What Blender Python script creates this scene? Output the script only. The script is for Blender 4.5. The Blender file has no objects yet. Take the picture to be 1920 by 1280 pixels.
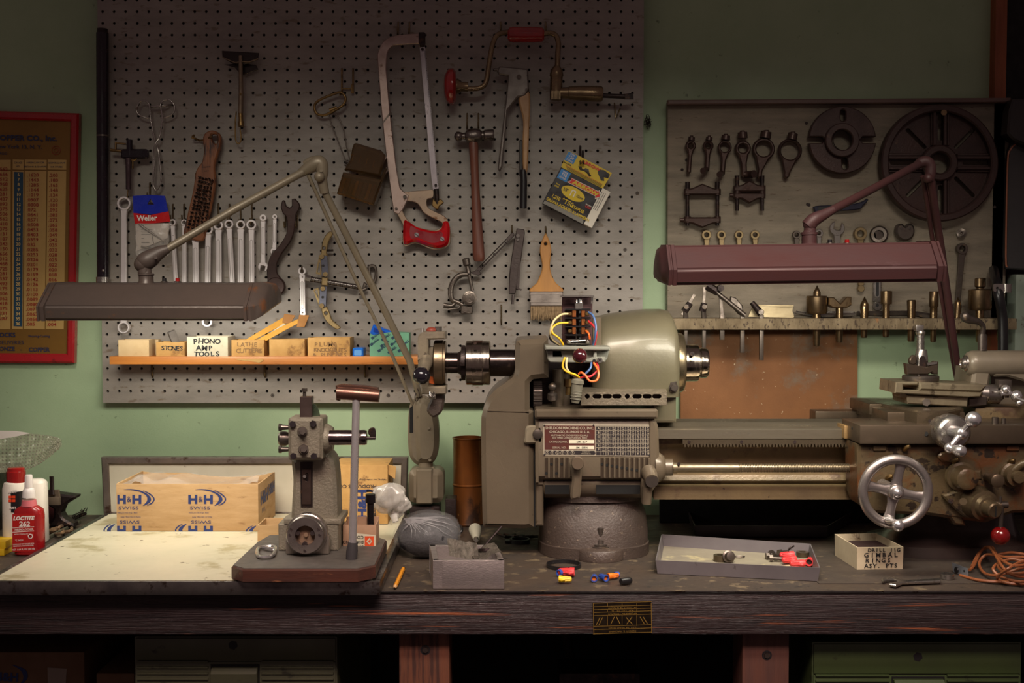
import bpy, bmesh, math, random
from mathutils import Vector, Matrix
from mathutils.geometry import tessellate_polygon
random.seed(7)
sc = bpy.context.scene
col = sc.collection
pi = math.pi
# ---------------------------------------------------------------- camera
F = 2275.0
CAM = Vector((0, -2.7, 1.40))
TILT = math.radians(2.37)
cd = bpy.data.cameras.new('camera'); cam = bpy.data.objects.new('camera', cd); col.objects.link(cam)
cam.location = CAM; cam.rotation_euler = (pi/2 - TILT, 0, 0)
cd.sensor_width = 36; cd.lens = 36*F/1920; cd.clip_start = .05
sc.camera = cam
# ---------------------------------------------------------------- light and exposure
w = bpy.data.worlds.new('world'); sc.world = w; w.use_nodes = True
w.node_tree.nodes['Background'].inputs[0].default_value = (1.0, .68, .65, 1)
w.node_tree.nodes['Background'].inputs[1].default_value = .10
sc.view_settings.view_transform = 'Standard'; sc.view_settings.look = 'None'
sc.view_settings.gamma = 1; sc.view_settings.use_curve_mapping = False
sc.view_settings.exposure = 0.0
def area(name, loc, target, sx, sy, power, colr, spread=180):
    l = bpy.data.lights.new(name, 'AREA'); l.shape = 'RECTANGLE'; l.size = sx; l.size_y = sy
    l.energy = power; l.color = colr; l.spread = math.radians(spread)
    o = bpy.data.objects.new(name, l); col.objects.link(o); o.location = loc
    d = Vector(target) - Vector(loc); o.rotation_euler = d.to_track_quat('-Z', 'Y').to_euler()
    return o
# added unseen fills: warm for the bench front, paler for bench and wall
area('front_fill', (.2, -2.4, 2.6), (0.1, -.7, .62), 1.6, .35, 5.0, (1, .72, .66), 52)
area('bench_fill', (0, -1.6, 2.3), (0, 0, .84), 1.7, .2, 5.0, (1, .93, .78), 54)
# ---------------------------------------------------------------- pixel to world
FW = Vector((0, math.cos(TILT), -math.sin(TILT))); UP = Vector((0, math.sin(TILT), math.cos(TILT)))
def ray(px, py): return FW + Vector((1, 0, 0))*((px-960)/F) + UP*((640-py)/F)
def W(px, py, y):
    d = ray(px, py); return CAM + d*((y-CAM.y)/d.y)
def B(px, py, z=.9):
    d = ray(px, py); return CAM + d*((z-CAM.z)/d.z)
def S(y): return (y-CAM.y)/F
# ---------------------------------------------------------------- mesh helpers
def cr(pts, n=6, closed=False):
    """Catmull-Rom through points (tuples of any length)"""
    pts = [tuple(p) for p in pts]; N = len(pts); out = []
    if N < 3: return pts
    rng = range(N if closed else N-1)
    for i in rng:
        g = lambda k: pts[k % N] if closed else pts[max(0, min(N-1, k))]
        p0, p1, p2, p3 = g(i-1), g(i), g(i+1), g(i+2)
        for j in range(n):
            t = j/n
            out.append(tuple(.5*((2*b)+(c-a)*t+(2*a-5*b+4*c-d)*t*t+(-a+3*b-3*c+d)*t**3) for a, b, c, d in zip(p0, p1, p2, p3)))
    if not closed: out.append(pts[-1])
    return out
def circ(cx, cy, r, n=24, ry=None, a0=0, a1=2*pi):
    ry = r if ry is None else ry
    full = abs(a1-a0-2*pi) < 1e-6
    k = n if full else n+1
    return [(cx+r*math.cos(a0+(a1-a0)*i/n), cy+ry*math.sin(a0+(a1-a0)*i/n)) for i in range(k)]
def rrect(x0, y0, x1, y1, r, n=4):
    o = []
    for cx, cy, a in ((x1-r, y0+r, -pi/2), (x1-r, y1-r, 0), (x0+r, y1-r, pi/2), (x0+r, y0+r, pi)):
        o += [(cx+r*math.cos(a+pi/2*i/n), cy+r*math.sin(a+pi/2*i/n)) for i in range(n+1)]
    return o
def slot(x0, y0, x1, y1, r, n=8):
    """capsule outline between two points"""
    a = math.atan2(y1-y0, x1-x0); o = []
    o += [(x1+r*math.cos(a-pi/2+pi*i/n), y1+r*math.sin(a-pi/2+pi*i/n)) for i in range(n+1)]
    o += [(x0+r*math.cos(a+pi/2+pi*i/n), y0+r*math.sin(a+pi/2+pi*i/n)) for i in range(n+1)]
    return o
def area2(l): return sum(l[i-1][0]*l[i][1]-l[i][0]*l[i-1][1] for i in range(len(l)))/2
def inset(l, b):
    n = len(l); o = []
    for i in range(n):
        p, c, q = Vector(l[i-1]), Vector(l[i]), Vector(l[(i+1) % n])
        d1 = (c-p); d2 = (q-c)
        if d1.length < 1e-9 or d2.length < 1e-9: o.append(tuple(c)); continue
        d1.normalize(); d2.normalize()
        n1 = Vector((-d1.y, d1.x)); n2 = Vector((-d2.y, d2.x)); m = n1+n2
        if m.length < 1e-4: o.append(tuple(c)); continue
        m.normalize(); k = min(1/max(m.dot(n1), .3), 1.6)
        o.append(tuple(c+m*b*k))
    return o
class M:
    def __init__(s): s.bm = bmesh.new(); s.mi = 0
    def face(s, vs):
        try:
            f = s.bm.faces.new(vs); f.material_index = s.mi; return f
        except ValueError: return None
    def v(s, p): return s.bm.verts.new(p)
    def prism(s, pts, th, holes=(), bev=0, o=Vector((0, 0, 0)), ux=Vector((1, 0, 0)), uy=Vector((0, 0, 1)), back=True):
        """2D outline in plane (o,ux,uy) as the FRONT; extruded th along uz = away from the viewer"""
        uz = -(ux.cross(uy)).normalized()
        loops = []
        for k, l in enumerate([list(pts)]+[list(h) for h in holes]):
            cl = []
            for p in l:
                if not cl or (abs(p[0]-cl[-1][0])+abs(p[1]-cl[-1][1])) > 1e-6: cl.append((p[0], p[1]))
            if len(cl) > 2 and (abs(cl[0][0]-cl[-1][0])+abs(cl[0][1]-cl[-1][1])) < 1e-6: cl.pop()
            a = area2(cl)
            if (a < 0) == (k == 0): cl.reverse()
            loops.append(cl)
        inn = [inset(l, bev) for l in loops] if bev else loops
        P = lambda p, d: o+ux*p[0]+uy*p[1]+uz*d
        flat = [p for l in inn for p in l]
        tris = tessellate_polygon([[Vector((p[0], p[1], 0)) for p in l] for l in inn])
        fr = [s.v(P(p, 0)) for p in flat]
        bk = [s.v(P(p, th)) for p in flat]
        for t in tris:
            a, b, c = (flat[i] for i in t)
            if abs((b[0]-a[0])*(c[1]-a[1])-(c[0]-a[0])*(b[1]-a[1])) < 1e-14: continue
            if (b[0]-a[0])*(c[1]-a[1])-(c[0]-a[0])*(b[1]-a[1]) < 0: t = (t[0], t[2], t[1])
            s.face([fr[i] for i in t])
            if back: s.face([bk[i] for i in reversed(t)])
        k = 0
        for l in loops:
            n = len(l)
            if bev:
                m1 = [s.v(P(p, min(bev, th/2))) for p in l]; m2 = [s.v(P(p, max(th-bev, th/2+1e-6))) for p in l]
                rings = [fr[k:k+n], m1, m2, bk[k:k+n]]
            else: rings = [fr[k:k+n], bk[k:k+n]]
            for a, b in zip(rings, rings[1:]):
                for i in range(n): s.face([a[i], b[i], b[(i+1) % n], a[(i+1) % n]])
            k += n
    def pp(s, pts, y, th, holes=(), bev=0, back=True):
        """outline in photograph pixels, front face at depth y, th metres thick"""
        f = lambda l: [(W(p[0], p[1], y).x, W(p[0], p[1], y).z) for p in l]
        s.prism(f(pts), th, [f(h) for h in holes], bev*1.0, Vector((0, y, 0)), back=back)
    def box(s, a, b, bev=0, mt=None):
        """corners a and b"""
        lo = Vector([min(x) for x in zip(a, b)]); hi = Vector([max(x) for x in zip(a, b)])
        g = bmesh.ops.create_cube(s.bm, size=1); vs = g['verts']
        for v in vs: v.co = Vector([lo[i]+(v.co[i]+.5)*(hi[i]-lo[i]) for i in range(3)])
        fs = {f for v in vs for f in v.link_faces}
        if bev:
            es = {e for v in vs for e in v.link_edges}
            r = bmesh.ops.bevel(s.bm, geom=list(es), offset=bev, segments=2, profile=.6, affect='EDGES', clamp_overlap=True)
            fs = set(r['faces']) | {f for f in fs if f.is_valid}
            vs = {v for f in fs for v in f.verts}
        for f in fs: f.material_index = s.mi
        if mt is not None:
            for v in vs: v.co = mt @ v.co
    def cyl(s, p0, p1, r0, r1=None, seg=20, cap=True):
        s.rev(p0, p1, [(0, r0), ((Vector(p1)-Vector(p0)).length, r0 if r1 is None else r1)], seg, cap)
    def rev(s, p0, p1, prof, seg=24, cap=True):
        p0 = Vector(p0); d = (Vector(p1)-p0).normalized()
        a = d.orthogonal().normalized(); b = d.cross(a); rings = []
        for t, r in prof:
            if r < 1e-6: rings.append([s.v(p0+d*t)])
            else: rings.append([s.v(p0+d*t+(a*math.cos(2*pi*i/seg)+b*math.sin(2*pi*i/seg))*r) for i in range(seg)])
        for A, Bq in zip(rings, rings[1:]):
            for i in range(seg):
                j = (i+1) % seg
                if len(A) == 1 and len(Bq) == 1: break
                if len(A) == 1: s.face([A[0], Bq[j], Bq[i]])
                elif len(Bq) == 1: s.face([A[i], A[j], Bq[0]])
                else: s.face([A[i], A[j], Bq[j], Bq[i]])
        if cap:
            if len(rings[0]) > 1: s.face(rings[0][::-1])
            if len(rings[-1]) > 1: s.face(rings[-1])
    def ring(s, c, ax, ro, ri, th, seg=32):
        """washer / tube: axis ax from c, thickness th"""
        c = Vector(c); ax = Vector(ax).normalized()
        s.rev(c, c+ax, [(0, ri), (0, ro), (th, ro), (th, ri), (0, ri)], seg, False)
    def tube(s, pts, r, seg=10, closed=False, smooth=0, cap=True, flat=1.0):
        if smooth: 
            if isinstance(r, (list, tuple)):
                q = cr([tuple(p)+(rr,) for p, rr in zip(pts, r)], smooth, closed); pts = [p[:3] for p in q]; r = [p[3] for p in q]
            else: pts = cr(pts, smooth, closed)
        pts = [Vector(p) for p in pts]; n = len(pts)
        rs = r if isinstance(r, (list, tuple)) else [r]*n
        tan = []
        for i in range(n):
            if closed: t = pts[(i+1) % n]-pts[i-1]
            else: t = pts[min(n-1, i+1)]-pts[max(0, i-1)]
            tan.append(t.normalized() if t.length > 1e-9 else Vector((0, 0, 1)))
        a = tan[0].orthogonal().normalized(); rings = []
        if flat != 1.0:
            yy = Vector((0, 1, 0)); a = (yy-tan[0]*tan[0].dot(yy)).normalized()
        for i in range(n):
            t = tan[i]; a = (a-t*a.dot(t))
            a = a.normalized() if a.length > 1e-6 else t.orthogonal().normalized()
            b = t.cross(a)
            rings.append([s.v(pts[i]+(a*math.cos(2*pi*k/seg)*flat+b*math.sin(2*pi*k/seg))*rs[i]) for k in range(seg)])
        for i in range(n if closed else n-1):
            A, Bq = rings[i], rings[(i+1) % n]
            off = 0
            if closed and i == n-1:
                off = min(range(seg), key=lambda o: (A[0].co-Bq[o].co).length)
            for k in range(seg): s.face([A[k], A[(k+1) % seg], Bq[(k+1+off) % seg], Bq[(k+off) % seg]])
        if cap and not closed: s.face(rings[0][::-1]); s.face(rings[-1])
    def tp(s, pts, rpx, **k):
        """tube through photograph pixels with depth: (px,py,y)"""
        q = [W(*p) for p in pts]
        r = [a*S(p[2]) for a, p in zip(rpx, pts)] if isinstance(rpx, (list, tuple)) else rpx*S(pts[0][2])
        s.tube(q, r, **k)
    def sph(s, c, r, sc_=(1, 1, 1), seg=16):
        g = bmesh.ops.create_uvsphere(s.bm, u_segments=seg, v_segments=seg//2+2, radius=1)
        for v in g['verts']: v.co = Vector(c)+Vector((v.co.x*r*sc_[0], v.co.y*r*sc_[1], v.co.z*r*sc_[2]))
        for f in {f for v in g['verts'] for f in v.link_faces}: f.material_index = s.mi
    def loft(s, rings, cap=True, closed=True):
        R = [[s.v(p) for p in r] for r in rings]
        n = len(R[0])
        for A, Bq in zip(R, R[1:]):
            for k in range(n if closed else n-1): s.face([A[k], A[(k+1) % n], Bq[(k+1) % n], Bq[k]])
        if cap: s.face(R[0][::-1]); s.face(R[-1])
    def torus(s, c, ax, R, r, seg=36, seg2=10):
        c = Vector(c); ax = Vector(ax).normalized(); a = ax.orthogonal().normalized(); b = ax.cross(a)
        s.tube([c+(a*math.cos(2*pi*i/seg)+b*math.sin(2*pi*i/seg))*R for i in range(seg)], r, seg2, closed=True)
    def text(s, txt, o, ux, uy, size, align='LEFT', bold=0, sx=1.0, ext=.0003, shear=0):
        cu = bpy.data.curves.new('t', 'FONT'); cu.body = txt; cu.size = 1; cu.align_x = align; cu.align_y = 'CENTER'
        cu.extrude = 0; cu.offset = bold; cu.resolution_u = 2; cu.shear = shear
        ob = bpy.data.objects.new('t', cu); me = bpy.data.meshes.new_from_object(ob)
        uz = ux.cross(uy).normalized(); n0 = []
        vs = [s.v(o+ux*(v.co.x*size*sx)+uy*(v.co.y*size)+uz*ext) for v in me.vertices]
        for p in me.polygons: s.face([vs[i] for i in p.vertices])
        bpy.data.objects.remove(ob); bpy.data.meshes.remove(me); bpy.data.curves.remove(cu)
    def ptext(s, txt, px, py, y, h, rot=0, align='LEFT', bold=0, sx=1.0, shear=0):
        """flat writing facing the viewer; h = height of capitals in pixels; rot in degrees (clockwise on the photo is negative)"""
        a = math.radians(rot); ux = Vector((math.cos(a), 0, math.sin(a))); uy = Vector((-math.sin(a), 0, math.cos(a)))
        s.text(txt, W(px, py, y), ux, uy, h*S(y)/.70, align, bold, sx, .0004, shear)
    def hand(s, txt, px, py, y, h, w, r=.9):
        """hand lettering, each letter a little off"""
        n = len(txt)
        for i, c in enumerate(txt):
            if c == ' ': continue
            s.ptext(c, px+w*(i+.5), py+random.uniform(-.6, .6), y, h*random.uniform(.9, 1.08), random.uniform(-7, 7), 'CENTER', .018*r, 1.1)
    def build(s, name, mats, parent=None, ang=38, label=None, kind=None):
        me = bpy.data.meshes.new(name)
        bmesh.ops.recalc_face_normals(s.bm, faces=s.bm.faces[:]) if False else None
        L = parent_loc(parent)
        if L is not None:
            for v in s.bm.verts: v.co = v.co-L
        s.bm.normal_update(); s.bm.to_mesh(me); s.bm.free()
        for m_ in (mats if isinstance(mats, (list, tuple)) else [mats]): me.materials.append(m_)
        me.shade_smooth(); me.set_sharp_from_angle(angle=math.radians(ang))
        ob = bpy.data.objects.new(name, me); col.objects.link(ob)
        if parent: ob.parent = parent
        if label: ob['label'] = label
        if kind: ob['kind'] = kind
        return ob
def parent_loc(p):
    if p is None: return None
    L = Vector((0, 0, 0))
    while p is not None: L = L+p.location; p = p.parent
    return L
def thing(name, label, cat, loc, group=None):
    o = bpy.data.objects.new(name, None); col.objects.link(o); o.empty_display_size = .02
    o.location = Vector(loc); return tag(o, label, cat, group)
def tag(o, label, cat, group=None, kind=None):
    o['label'] = label; o['category'] = cat
    if group: o['group'] = group
    if kind: o['kind'] = kind
    return o
def struct(o): o['kind'] = 'structure'; return o
def single(m, name, mats, label, cat, group=None, ang=38):
    """a thing that is one mesh: origin moved to the base of its bounds"""
    bm = m.bm; n = len(bm.verts)
    c = Vector((0, 0, 0))
    lo = Vector([min(v.co[i] for v in bm.verts) for i in range(3)]); hi = Vector([max(v.co[i] for v in bm.verts) for i in range(3)])
    c = Vector(((lo.x+hi.x)/2, (lo.y+hi.y)/2, lo.z))
    for v in bm.verts: v.co = v.co-c
    o = m.build(name, mats, None, ang); o.location = c
    return tag(o, label, cat, group)
def dup(o, loc, rotz=None, label=None):
    r = o.copy(); col.objects.link(r); r.location = loc
    if rotz is not None: r.rotation_euler = (o.rotation_euler.x, o.rotation_euler.y, rotz)
    if label: r['label'] = label
    for ch in list(o.children):
        c = ch.copy(); col.objects.link(c); c.parent = r
    return r
# ---------------------------------------------------------------- materials
def lin(c): return tuple((x/255/12.92 if x/255 <= .04045 else ((x/255+.055)/1.055)**2.4) for x in c)+(1,)
def mat(name, c, c2=None, scale=40, rough=.5, metal=0, bump=0, bscale=None, spots=None, sscale=60, samt=.62, stretch=(1, 1, 1),
        coat=0, trans=0, alpha=1, emit=None, detail=4, rvar=.12, spec=.5, spots2=None, s2scale=20, s2amt=.66):
    m = bpy.data.materials.new(name); m.use_nodes = True; nt = m.node_tree; N = nt.nodes; L = nt.links
    b = N['Principled BSDF']; b.inputs['Roughness'].default_value = rough; b.inputs['Metallic'].default_value = metal
    b.inputs['Specular IOR Level'].default_value = spec
    b.inputs['Coat Weight'].default_value = coat; b.inputs['Coat Roughness'].default_value = .12
    b.inputs['Transmission Weight'].default_value = trans; b.inputs['Alpha'].default_value = alpha
    tc = N.new('ShaderNodeTexCoord'); mp = N.new('ShaderNodeMapping'); mp.inputs['Scale'].default_value = stretch
    L.new(tc.outputs['Object'], mp.inputs[0])
    def noise(sc_, det=detail):
        n = N.new('ShaderNodeTexNoise'); n.inputs['Scale'].default_value = sc_; n.inputs['Detail'].default_value = det; n.inputs['Roughness'].default_value = .62
        L.new(mp.outputs[0], n.inputs['Vector']); return n
    def ramp(src, a, bq):
        r = N.new('ShaderNodeMapRange'); r.inputs['From Min'].default_value = a; r.inputs['From Max'].default_value = bq
        L.new(src, r.inputs['Value']); return r.outputs[0]
    def mix(f, A, Bc):
        x = N.new('ShaderNodeMix'); x.data_type = 'RGBA'; L.new(f, x.inputs[0])
        if isinstance(A, tuple): x.inputs[6].default_value = A
        else: L.new(A, x.inputs[6])
        x.inputs[7].default_value = Bc; return x.outputs[2]
    c = lin(c); b.inputs['Base Color'].default_value = c; cur = c
    if c2 is None: c2 = tuple(x*255 for x in [0, 0, 0]); c2 = None
    n1 = noise(scale)
    if c2: cur = mix(ramp(n1.outputs['Fac'], .35, .68), cur, lin(c2))
    if spots: cur = mix(ramp(noise(sscale, 6).outputs['Fac'], samt-.055, samt+.02), cur, lin(spots))
    if spots2: cur = mix(ramp(noise(s2scale, 8).outputs['Fac'], s2amt-.05, s2amt-.01), cur, lin(spots2))
    if not isinstance(cur, tuple): L.new(cur, b.inputs['Base Color'])
    if rvar:
        r = N.new('ShaderNodeMapRange'); r.inputs['From Min'].default_value = .3; r.inputs['From Max'].default_value = .7
        r.inputs['To Min'].default_value = max(.03, rough-rvar); r.inputs['To Max'].default_value = min(1, rough+rvar)
        L.new(n1.outputs['Fac'], r.inputs['Value']); L.new(r.outputs[0], b.inputs['Roughness'])
    if bump:
        bp = N.new('ShaderNodeBump'); bp.inputs['Strength'].default_value = bump; bp.inputs['Distance'].default_value = .002
        L.new(noise(bscale or scale*4).outputs['Fac'], bp.inputs['Height']); L.new(bp.outputs[0], b.inputs['Normal'])
    if emit:
        b.inputs['Emission Color'].default_value = lin(emit[0]); b.inputs['Emission Strength'].default_value = emit[1]
    return m
MINT = mat('mint_wall_paint', (152, 172, 138), (142, 163, 129), 6, .55, bump=.12, bscale=260, spots=(96, 112, 84), sscale=45, samt=.70, spots2=(70, 62, 50), s2scale=150, s2amt=.76)
PEG = mat('grey_painted_hardboard', (142, 134, 126), (124, 117, 110), 9, .42, bump=.25, bscale=300, stretch=(1, 1, 3), spots=(112, 98, 84), sscale=25, samt=.64, spots2=(74, 60, 48), s2scale=120, s2amt=.74)
PLY = mat('grey_painted_plywood', (138, 126, 108), (112, 102, 88), 7, .45, bump=.5, bscale=240, stretch=(1, 1, 6), spots=(92, 74, 56), sscale=30, samt=.66, spots2=(58, 38, 30), s2scale=22, s2amt=.73)
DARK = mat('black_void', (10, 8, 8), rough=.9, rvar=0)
FASC = mat('dark_stained_timber', (54, 39, 38), (36, 27, 28), 8, .42, bump=.9, bscale=60, stretch=(.25, 1, 9), spots=(160, 88, 50), sscale=8, samt=.655, spots2=(26, 18, 18), s2scale=25, s2amt=.63)
MATTOP = mat('brown_bench_sheet', (70, 58, 48), (54, 46, 40), 12, .6, bump=.3, spots=(104, 90, 70), sscale=30, samt=.62, spots2=(36, 30, 28), s2scale=40, s2amt=.66)
EDGE = mat('worn_metal_edging', (132, 126, 122), (90, 84, 84), 20, .32, .9, bump=.1, spots=(70, 56, 50), sscale=30, samt=.62)
STEEL = mat('bright_steel', (176, 170, 164), (160, 154, 148), 60, .28, .95, rvar=.04, spots=(110, 96, 84), sscale=70, samt=.68)
CHROME = mat('chrome_plate', (222, 218, 218), rough=.24, metal=.9, rvar=0)
WRC = mat('bright_wrench_chrome', (236, 230, 230), rough=.36, metal=.62, rvar=0)
STEELD = mat('dull_dark_steel', (112, 102, 95), (88, 80, 74), 60, .38, .85, bump=.05, spots=(120, 100, 80), sscale=60, samt=.66)
IRON = mat('oily_black_iron', (52, 40, 38), (36, 28, 28), 40, .42, .6, bump=.35, spots=(70, 50, 40), sscale=60)
BRASS = mat('aged_brass', (150, 122, 76), (106, 84, 56), 50, .34, .9, bump=.1)
BRONZE = mat('browned_tool_steel', (140, 118, 88), (96, 80, 62), 50, .33, .95, bump=.1, stretch=(1, 1, .4))
CARD = mat('tan_cardboard', (188, 154, 110), (174, 140, 96), 15, .8, bump=.15, bscale=160, stretch=(1, 1, 5), spots=(150, 116, 78), sscale=18, samt=.66)
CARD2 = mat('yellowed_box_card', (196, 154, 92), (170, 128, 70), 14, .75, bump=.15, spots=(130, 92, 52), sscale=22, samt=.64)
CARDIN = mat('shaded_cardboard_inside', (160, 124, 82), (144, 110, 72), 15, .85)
WHITECARD = mat('off_white_box_card', (214, 206, 184), (196, 186, 162), 14, .7, spots=(150, 128, 96), sscale=26, samt=.68)
INK = mat('black_marker_ink', (26, 24, 26), rough=.6, rvar=0)
NAVY = mat('navy_printing_ink', (34, 50, 104), rough=.6, rvar=0)
SHELFW = mat('orange_varnished_pine', (196, 126, 58), (176, 106, 44), 12, .45, bump=.1, stretch=(.4, 1, 8), spots=(120, 74, 36), sscale=14, samt=.68)
OLIVE = mat('olive_drab_enamel', (84, 86, 64), (72, 74, 56), 10, .4, bump=.08, spots=(44, 42, 34), sscale=30, samt=.68)
GREEN = mat('green_drab_enamel', (68, 82, 48), (60, 72, 42), 10, .38, bump=.08, spots=(40, 40, 30), sscale=30, samt=.7)
REDWOOD = mat('reddish_fir_post', (108, 62, 40), (82, 46, 30), 10, .6, bump=.5, bscale=30, stretch=(7, 7, .5), spots=(60, 30, 20), sscale=10, samt=.6)
WIRE = mat('dull_hook_wire', (128, 112, 86), (90, 78, 60), 60, .35, .9)
BLACKP = mat('black_plastic', (24, 22, 24), rough=.35, rvar=.05)
REDG = mat('glossy_red_paint', (150, 22, 20), (130, 16, 16), 30, .22, coat=.6, rvar=.04)

# --- the wall and the floor
m = M(); m.box((-2.2, 0, 0), (W(1856, 300, 0).x, .1, 2.6)); struct(m.build('wall_back', MINT))
m = M(); m.box((-2.2, -3.2, -.05), (2.2, .5, 0)); struct(m.build('floor', mat('grey_concrete_floor', (70, 66, 62), (54, 50, 48), 4, .8, bump=.2)))
xa = W(1856, 100, 0).x
m = M(); m.box((xa, -.03, 1.0), (W(1877, 100, 0).x, .05, 2.6)); struct(m.build('trim_1', mat('orange_stained_stud', (140, 74, 36), (116, 58, 28), 9, .55, bump=.3, stretch=(6, 6, .6))))
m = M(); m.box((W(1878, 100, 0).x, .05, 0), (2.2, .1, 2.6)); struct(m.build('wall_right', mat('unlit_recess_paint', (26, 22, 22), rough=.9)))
# --- peg board with real drilled holes
yb = -.028
x0 = W(213.8, 22, yb).x; z0 = W(213.8, 22, yb).z; pt = .02512
m = M(); na, nb = 47, 40; hr = .0031; K = 12
xl = W(183, 40, yb).x; xr = W(1206, 300, yb).x; zb = W(600, 755, yb).z
cells_x = [x0+pt*i for i in range(-1, na)]; cells_x = [x for x in cells_x if x-hr > xl+.003 and x+hr < xr-.003]
cells_z = [z0-pt*j for j in range(-5, nb)]; cells_z = [z for z in cells_z if z-hr > zb+.004]
h = pt/2
ex = [cells_x[0]-h]+[x+h for x in cells_x]; ez = [cells_z[0]+h]+[z-h for z in cells_z]
ex[0] = xl; ex[-1] = xr; ez[-1] = zb; ez[0] = 2.15
sq = []
for k in range(K):
    a = 2*pi*k/K+pi/4; c_, s_ = math.cos(a), math.sin(a); q = max(abs(c_), abs(s_)); sq.append((c_/q, s_/q, c_, s_))
for i, cx in enumerate(cells_x):
    for j, cz in enumerate(cells_z):
        l, r, t, b = ex[i], ex[i+1], ez[j], ez[j+1]
        O = []; I = []; I2 = []
        for (sx_, sz_, c_, s_) in sq:
            X = cx+sx_*((r-cx) if sx_ > 0 else (cx-l)); Z = cz+sz_*((t-cz) if sz_ > 0 else (cz-b))
            O.append(m.v((X, yb, Z))); I.append(m.v((cx+c_*hr, yb, cz+s_*hr))); I2.append(m.v((cx+c_*hr, yb+.006, cz+s_*hr)))
        for k in range(K):
            k2 = (k+1) % K
            m.face([O[k2], O[k], I[k], I[k2]][::-1]); m.face([I[k2], I[k], I2[k], I2[k2]][::-1])
for f in m.bm.faces: pass
for (a, b_) in (((xl, zb), (xr, zb)), ((xr, zb), (xr, 2.15)), ((xl, 2.15), (xl, zb))):
    m.face([m.v((a[0], yb, a[1])), m.v((a[0], yb+.006, a[1])), m.v((b_[0], yb+.006, b_[1])), m.v((b_[0], yb, b_[1]))])
bmesh.ops.remove_doubles(m.bm, verts=m.bm.verts[:], dist=1e-6)
bmesh.ops.recalc_face_normals(m.bm, faces=m.bm.faces[:])
root = thing('pegboard', 'large grey perforated pegboard fixed to the green wall', 'pegboard', (xl, yb, zb))
m.build('perforated_sheet', PEG, root, 20)
m = M(); m.box((xl+.004, yb+.0085, zb+.004), (xr-.004, -.001, 2.14)); m.build('backing_batten', mat('dark_board_backing', (30, 22, 20), rough=.9), root)
for px, py in ((511, 741), (728, 741), (828, 742), (1195, 362), (1172, 468)):
    m = M(); m.cyl(W(px, py, yb), W(px, py, yb-.002), .0042, .0034, 14); m.mi = 1
    m.box(W(px, py, yb-.0022)+Vector((-.0028, 0, -.0005)), W(px, py, yb-.0022)+Vector((.0028, .0004, .0005))); m.box(W(px, py, yb-.0022)+Vector((-.0005, 0, -.0028)), W(px, py, yb-.0022)+Vector((.0005, .0004, .0028)))
    m.build('screw', [STEELD, INK], root)
# --- shelf on the peg board
ysf = -.115
root = thing('wooden_shelf', 'narrow orange pine shelf on pegboard holding small boxes', 'shelf', W(490, 680, -.07))
m = M(); a = W(205, 668, ysf); b = W(778, 683, ysf)
m.box((a.x, ysf, b.z), (b.x+.01, yb-.001, a.z), .0015); m.build('shelf_board', SHELFW, root)
zsh = a.z
for px in (285, 496, 684):
    m = M(); m.tp([(px, 684, -.036), (px, 700, -.036), (px+1, 706, -.03)], 2.2, smooth=4); m.build('bracket_pin', WIRE, root)
# --- right hand tool board
yp = -.03
root = thing('tool_board', 'grey plywood tool board with top ledge on right side of wall', 'tool board', W(1570, 600, yp))
m = M(); m.pp([(1252, 190), (1893, 190), (1884, 600), (1251, 600)], yp, .028, bev=.001)
m.build('plywood_panel', PLY, root)
m = M(); m.pp([(1252, 187), (1896, 183), (1896, 192), (1252, 196)], yp-.022, .022, bev=.002); m.build('top_ledge', mat('dark_ledge_paint', (96, 74, 66), (84, 64, 58), 10, .5, bump=.2), root)
for px, py in ((1512, 231), (1517, 384), (1865, 388), (1279, 318), (1287, 300), (1514, 383), (1882, 240), (1740, 520)):
    m = M(); m.cyl(W(px, py, yp), W(px, py, yp-.0015), .0035, .003, 12); m.build('screw', IRON, root)
# shelf with holes (depth in front of the board)
ysr = -.125
root = thing('tool_rack_shelf', 'thick rough sawn grey wooden rack holding lathe centres and tool holders', 'shelf', W(1590, 612, -.08))
zt = W(1500, 597, ysr).z; zl = W(1500, 618, ysr).z
m = M(); m.box((W(1262, 600, ysr).x, ysr, zl), (W(1907, 600, ysr).x, yp-.001, zt), .0015)
m.build('rack_board', mat('rough_sawn_grey_wood', (130, 114, 88), (98, 84, 64), 14, .8, bump=1, bscale=50, stretch=(3, 1, 1.2), spots=(150, 96, 50), sscale=9, samt=.72, spots2=(70, 56, 44), s2scale=60, s2amt=.62), root)
# brown stained board below
m = M(); m.pp([(1276, 618), (1608, 618), (1608, 800), (1276, 800)], -.02, .018, bev=.0005)
single(m, 'hardboard_panel', mat('rusty_brown_hardboard', (126, 80, 38), (104, 66, 36), 5, .7, bump=.25, bscale=220, spots=(108, 92, 76), sscale=6, samt=.58, spots2=(186, 168, 140), s2scale=110, s2amt=.70), 'brown stained hardboard panel on wall below the tool rack', 'panel')

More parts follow.
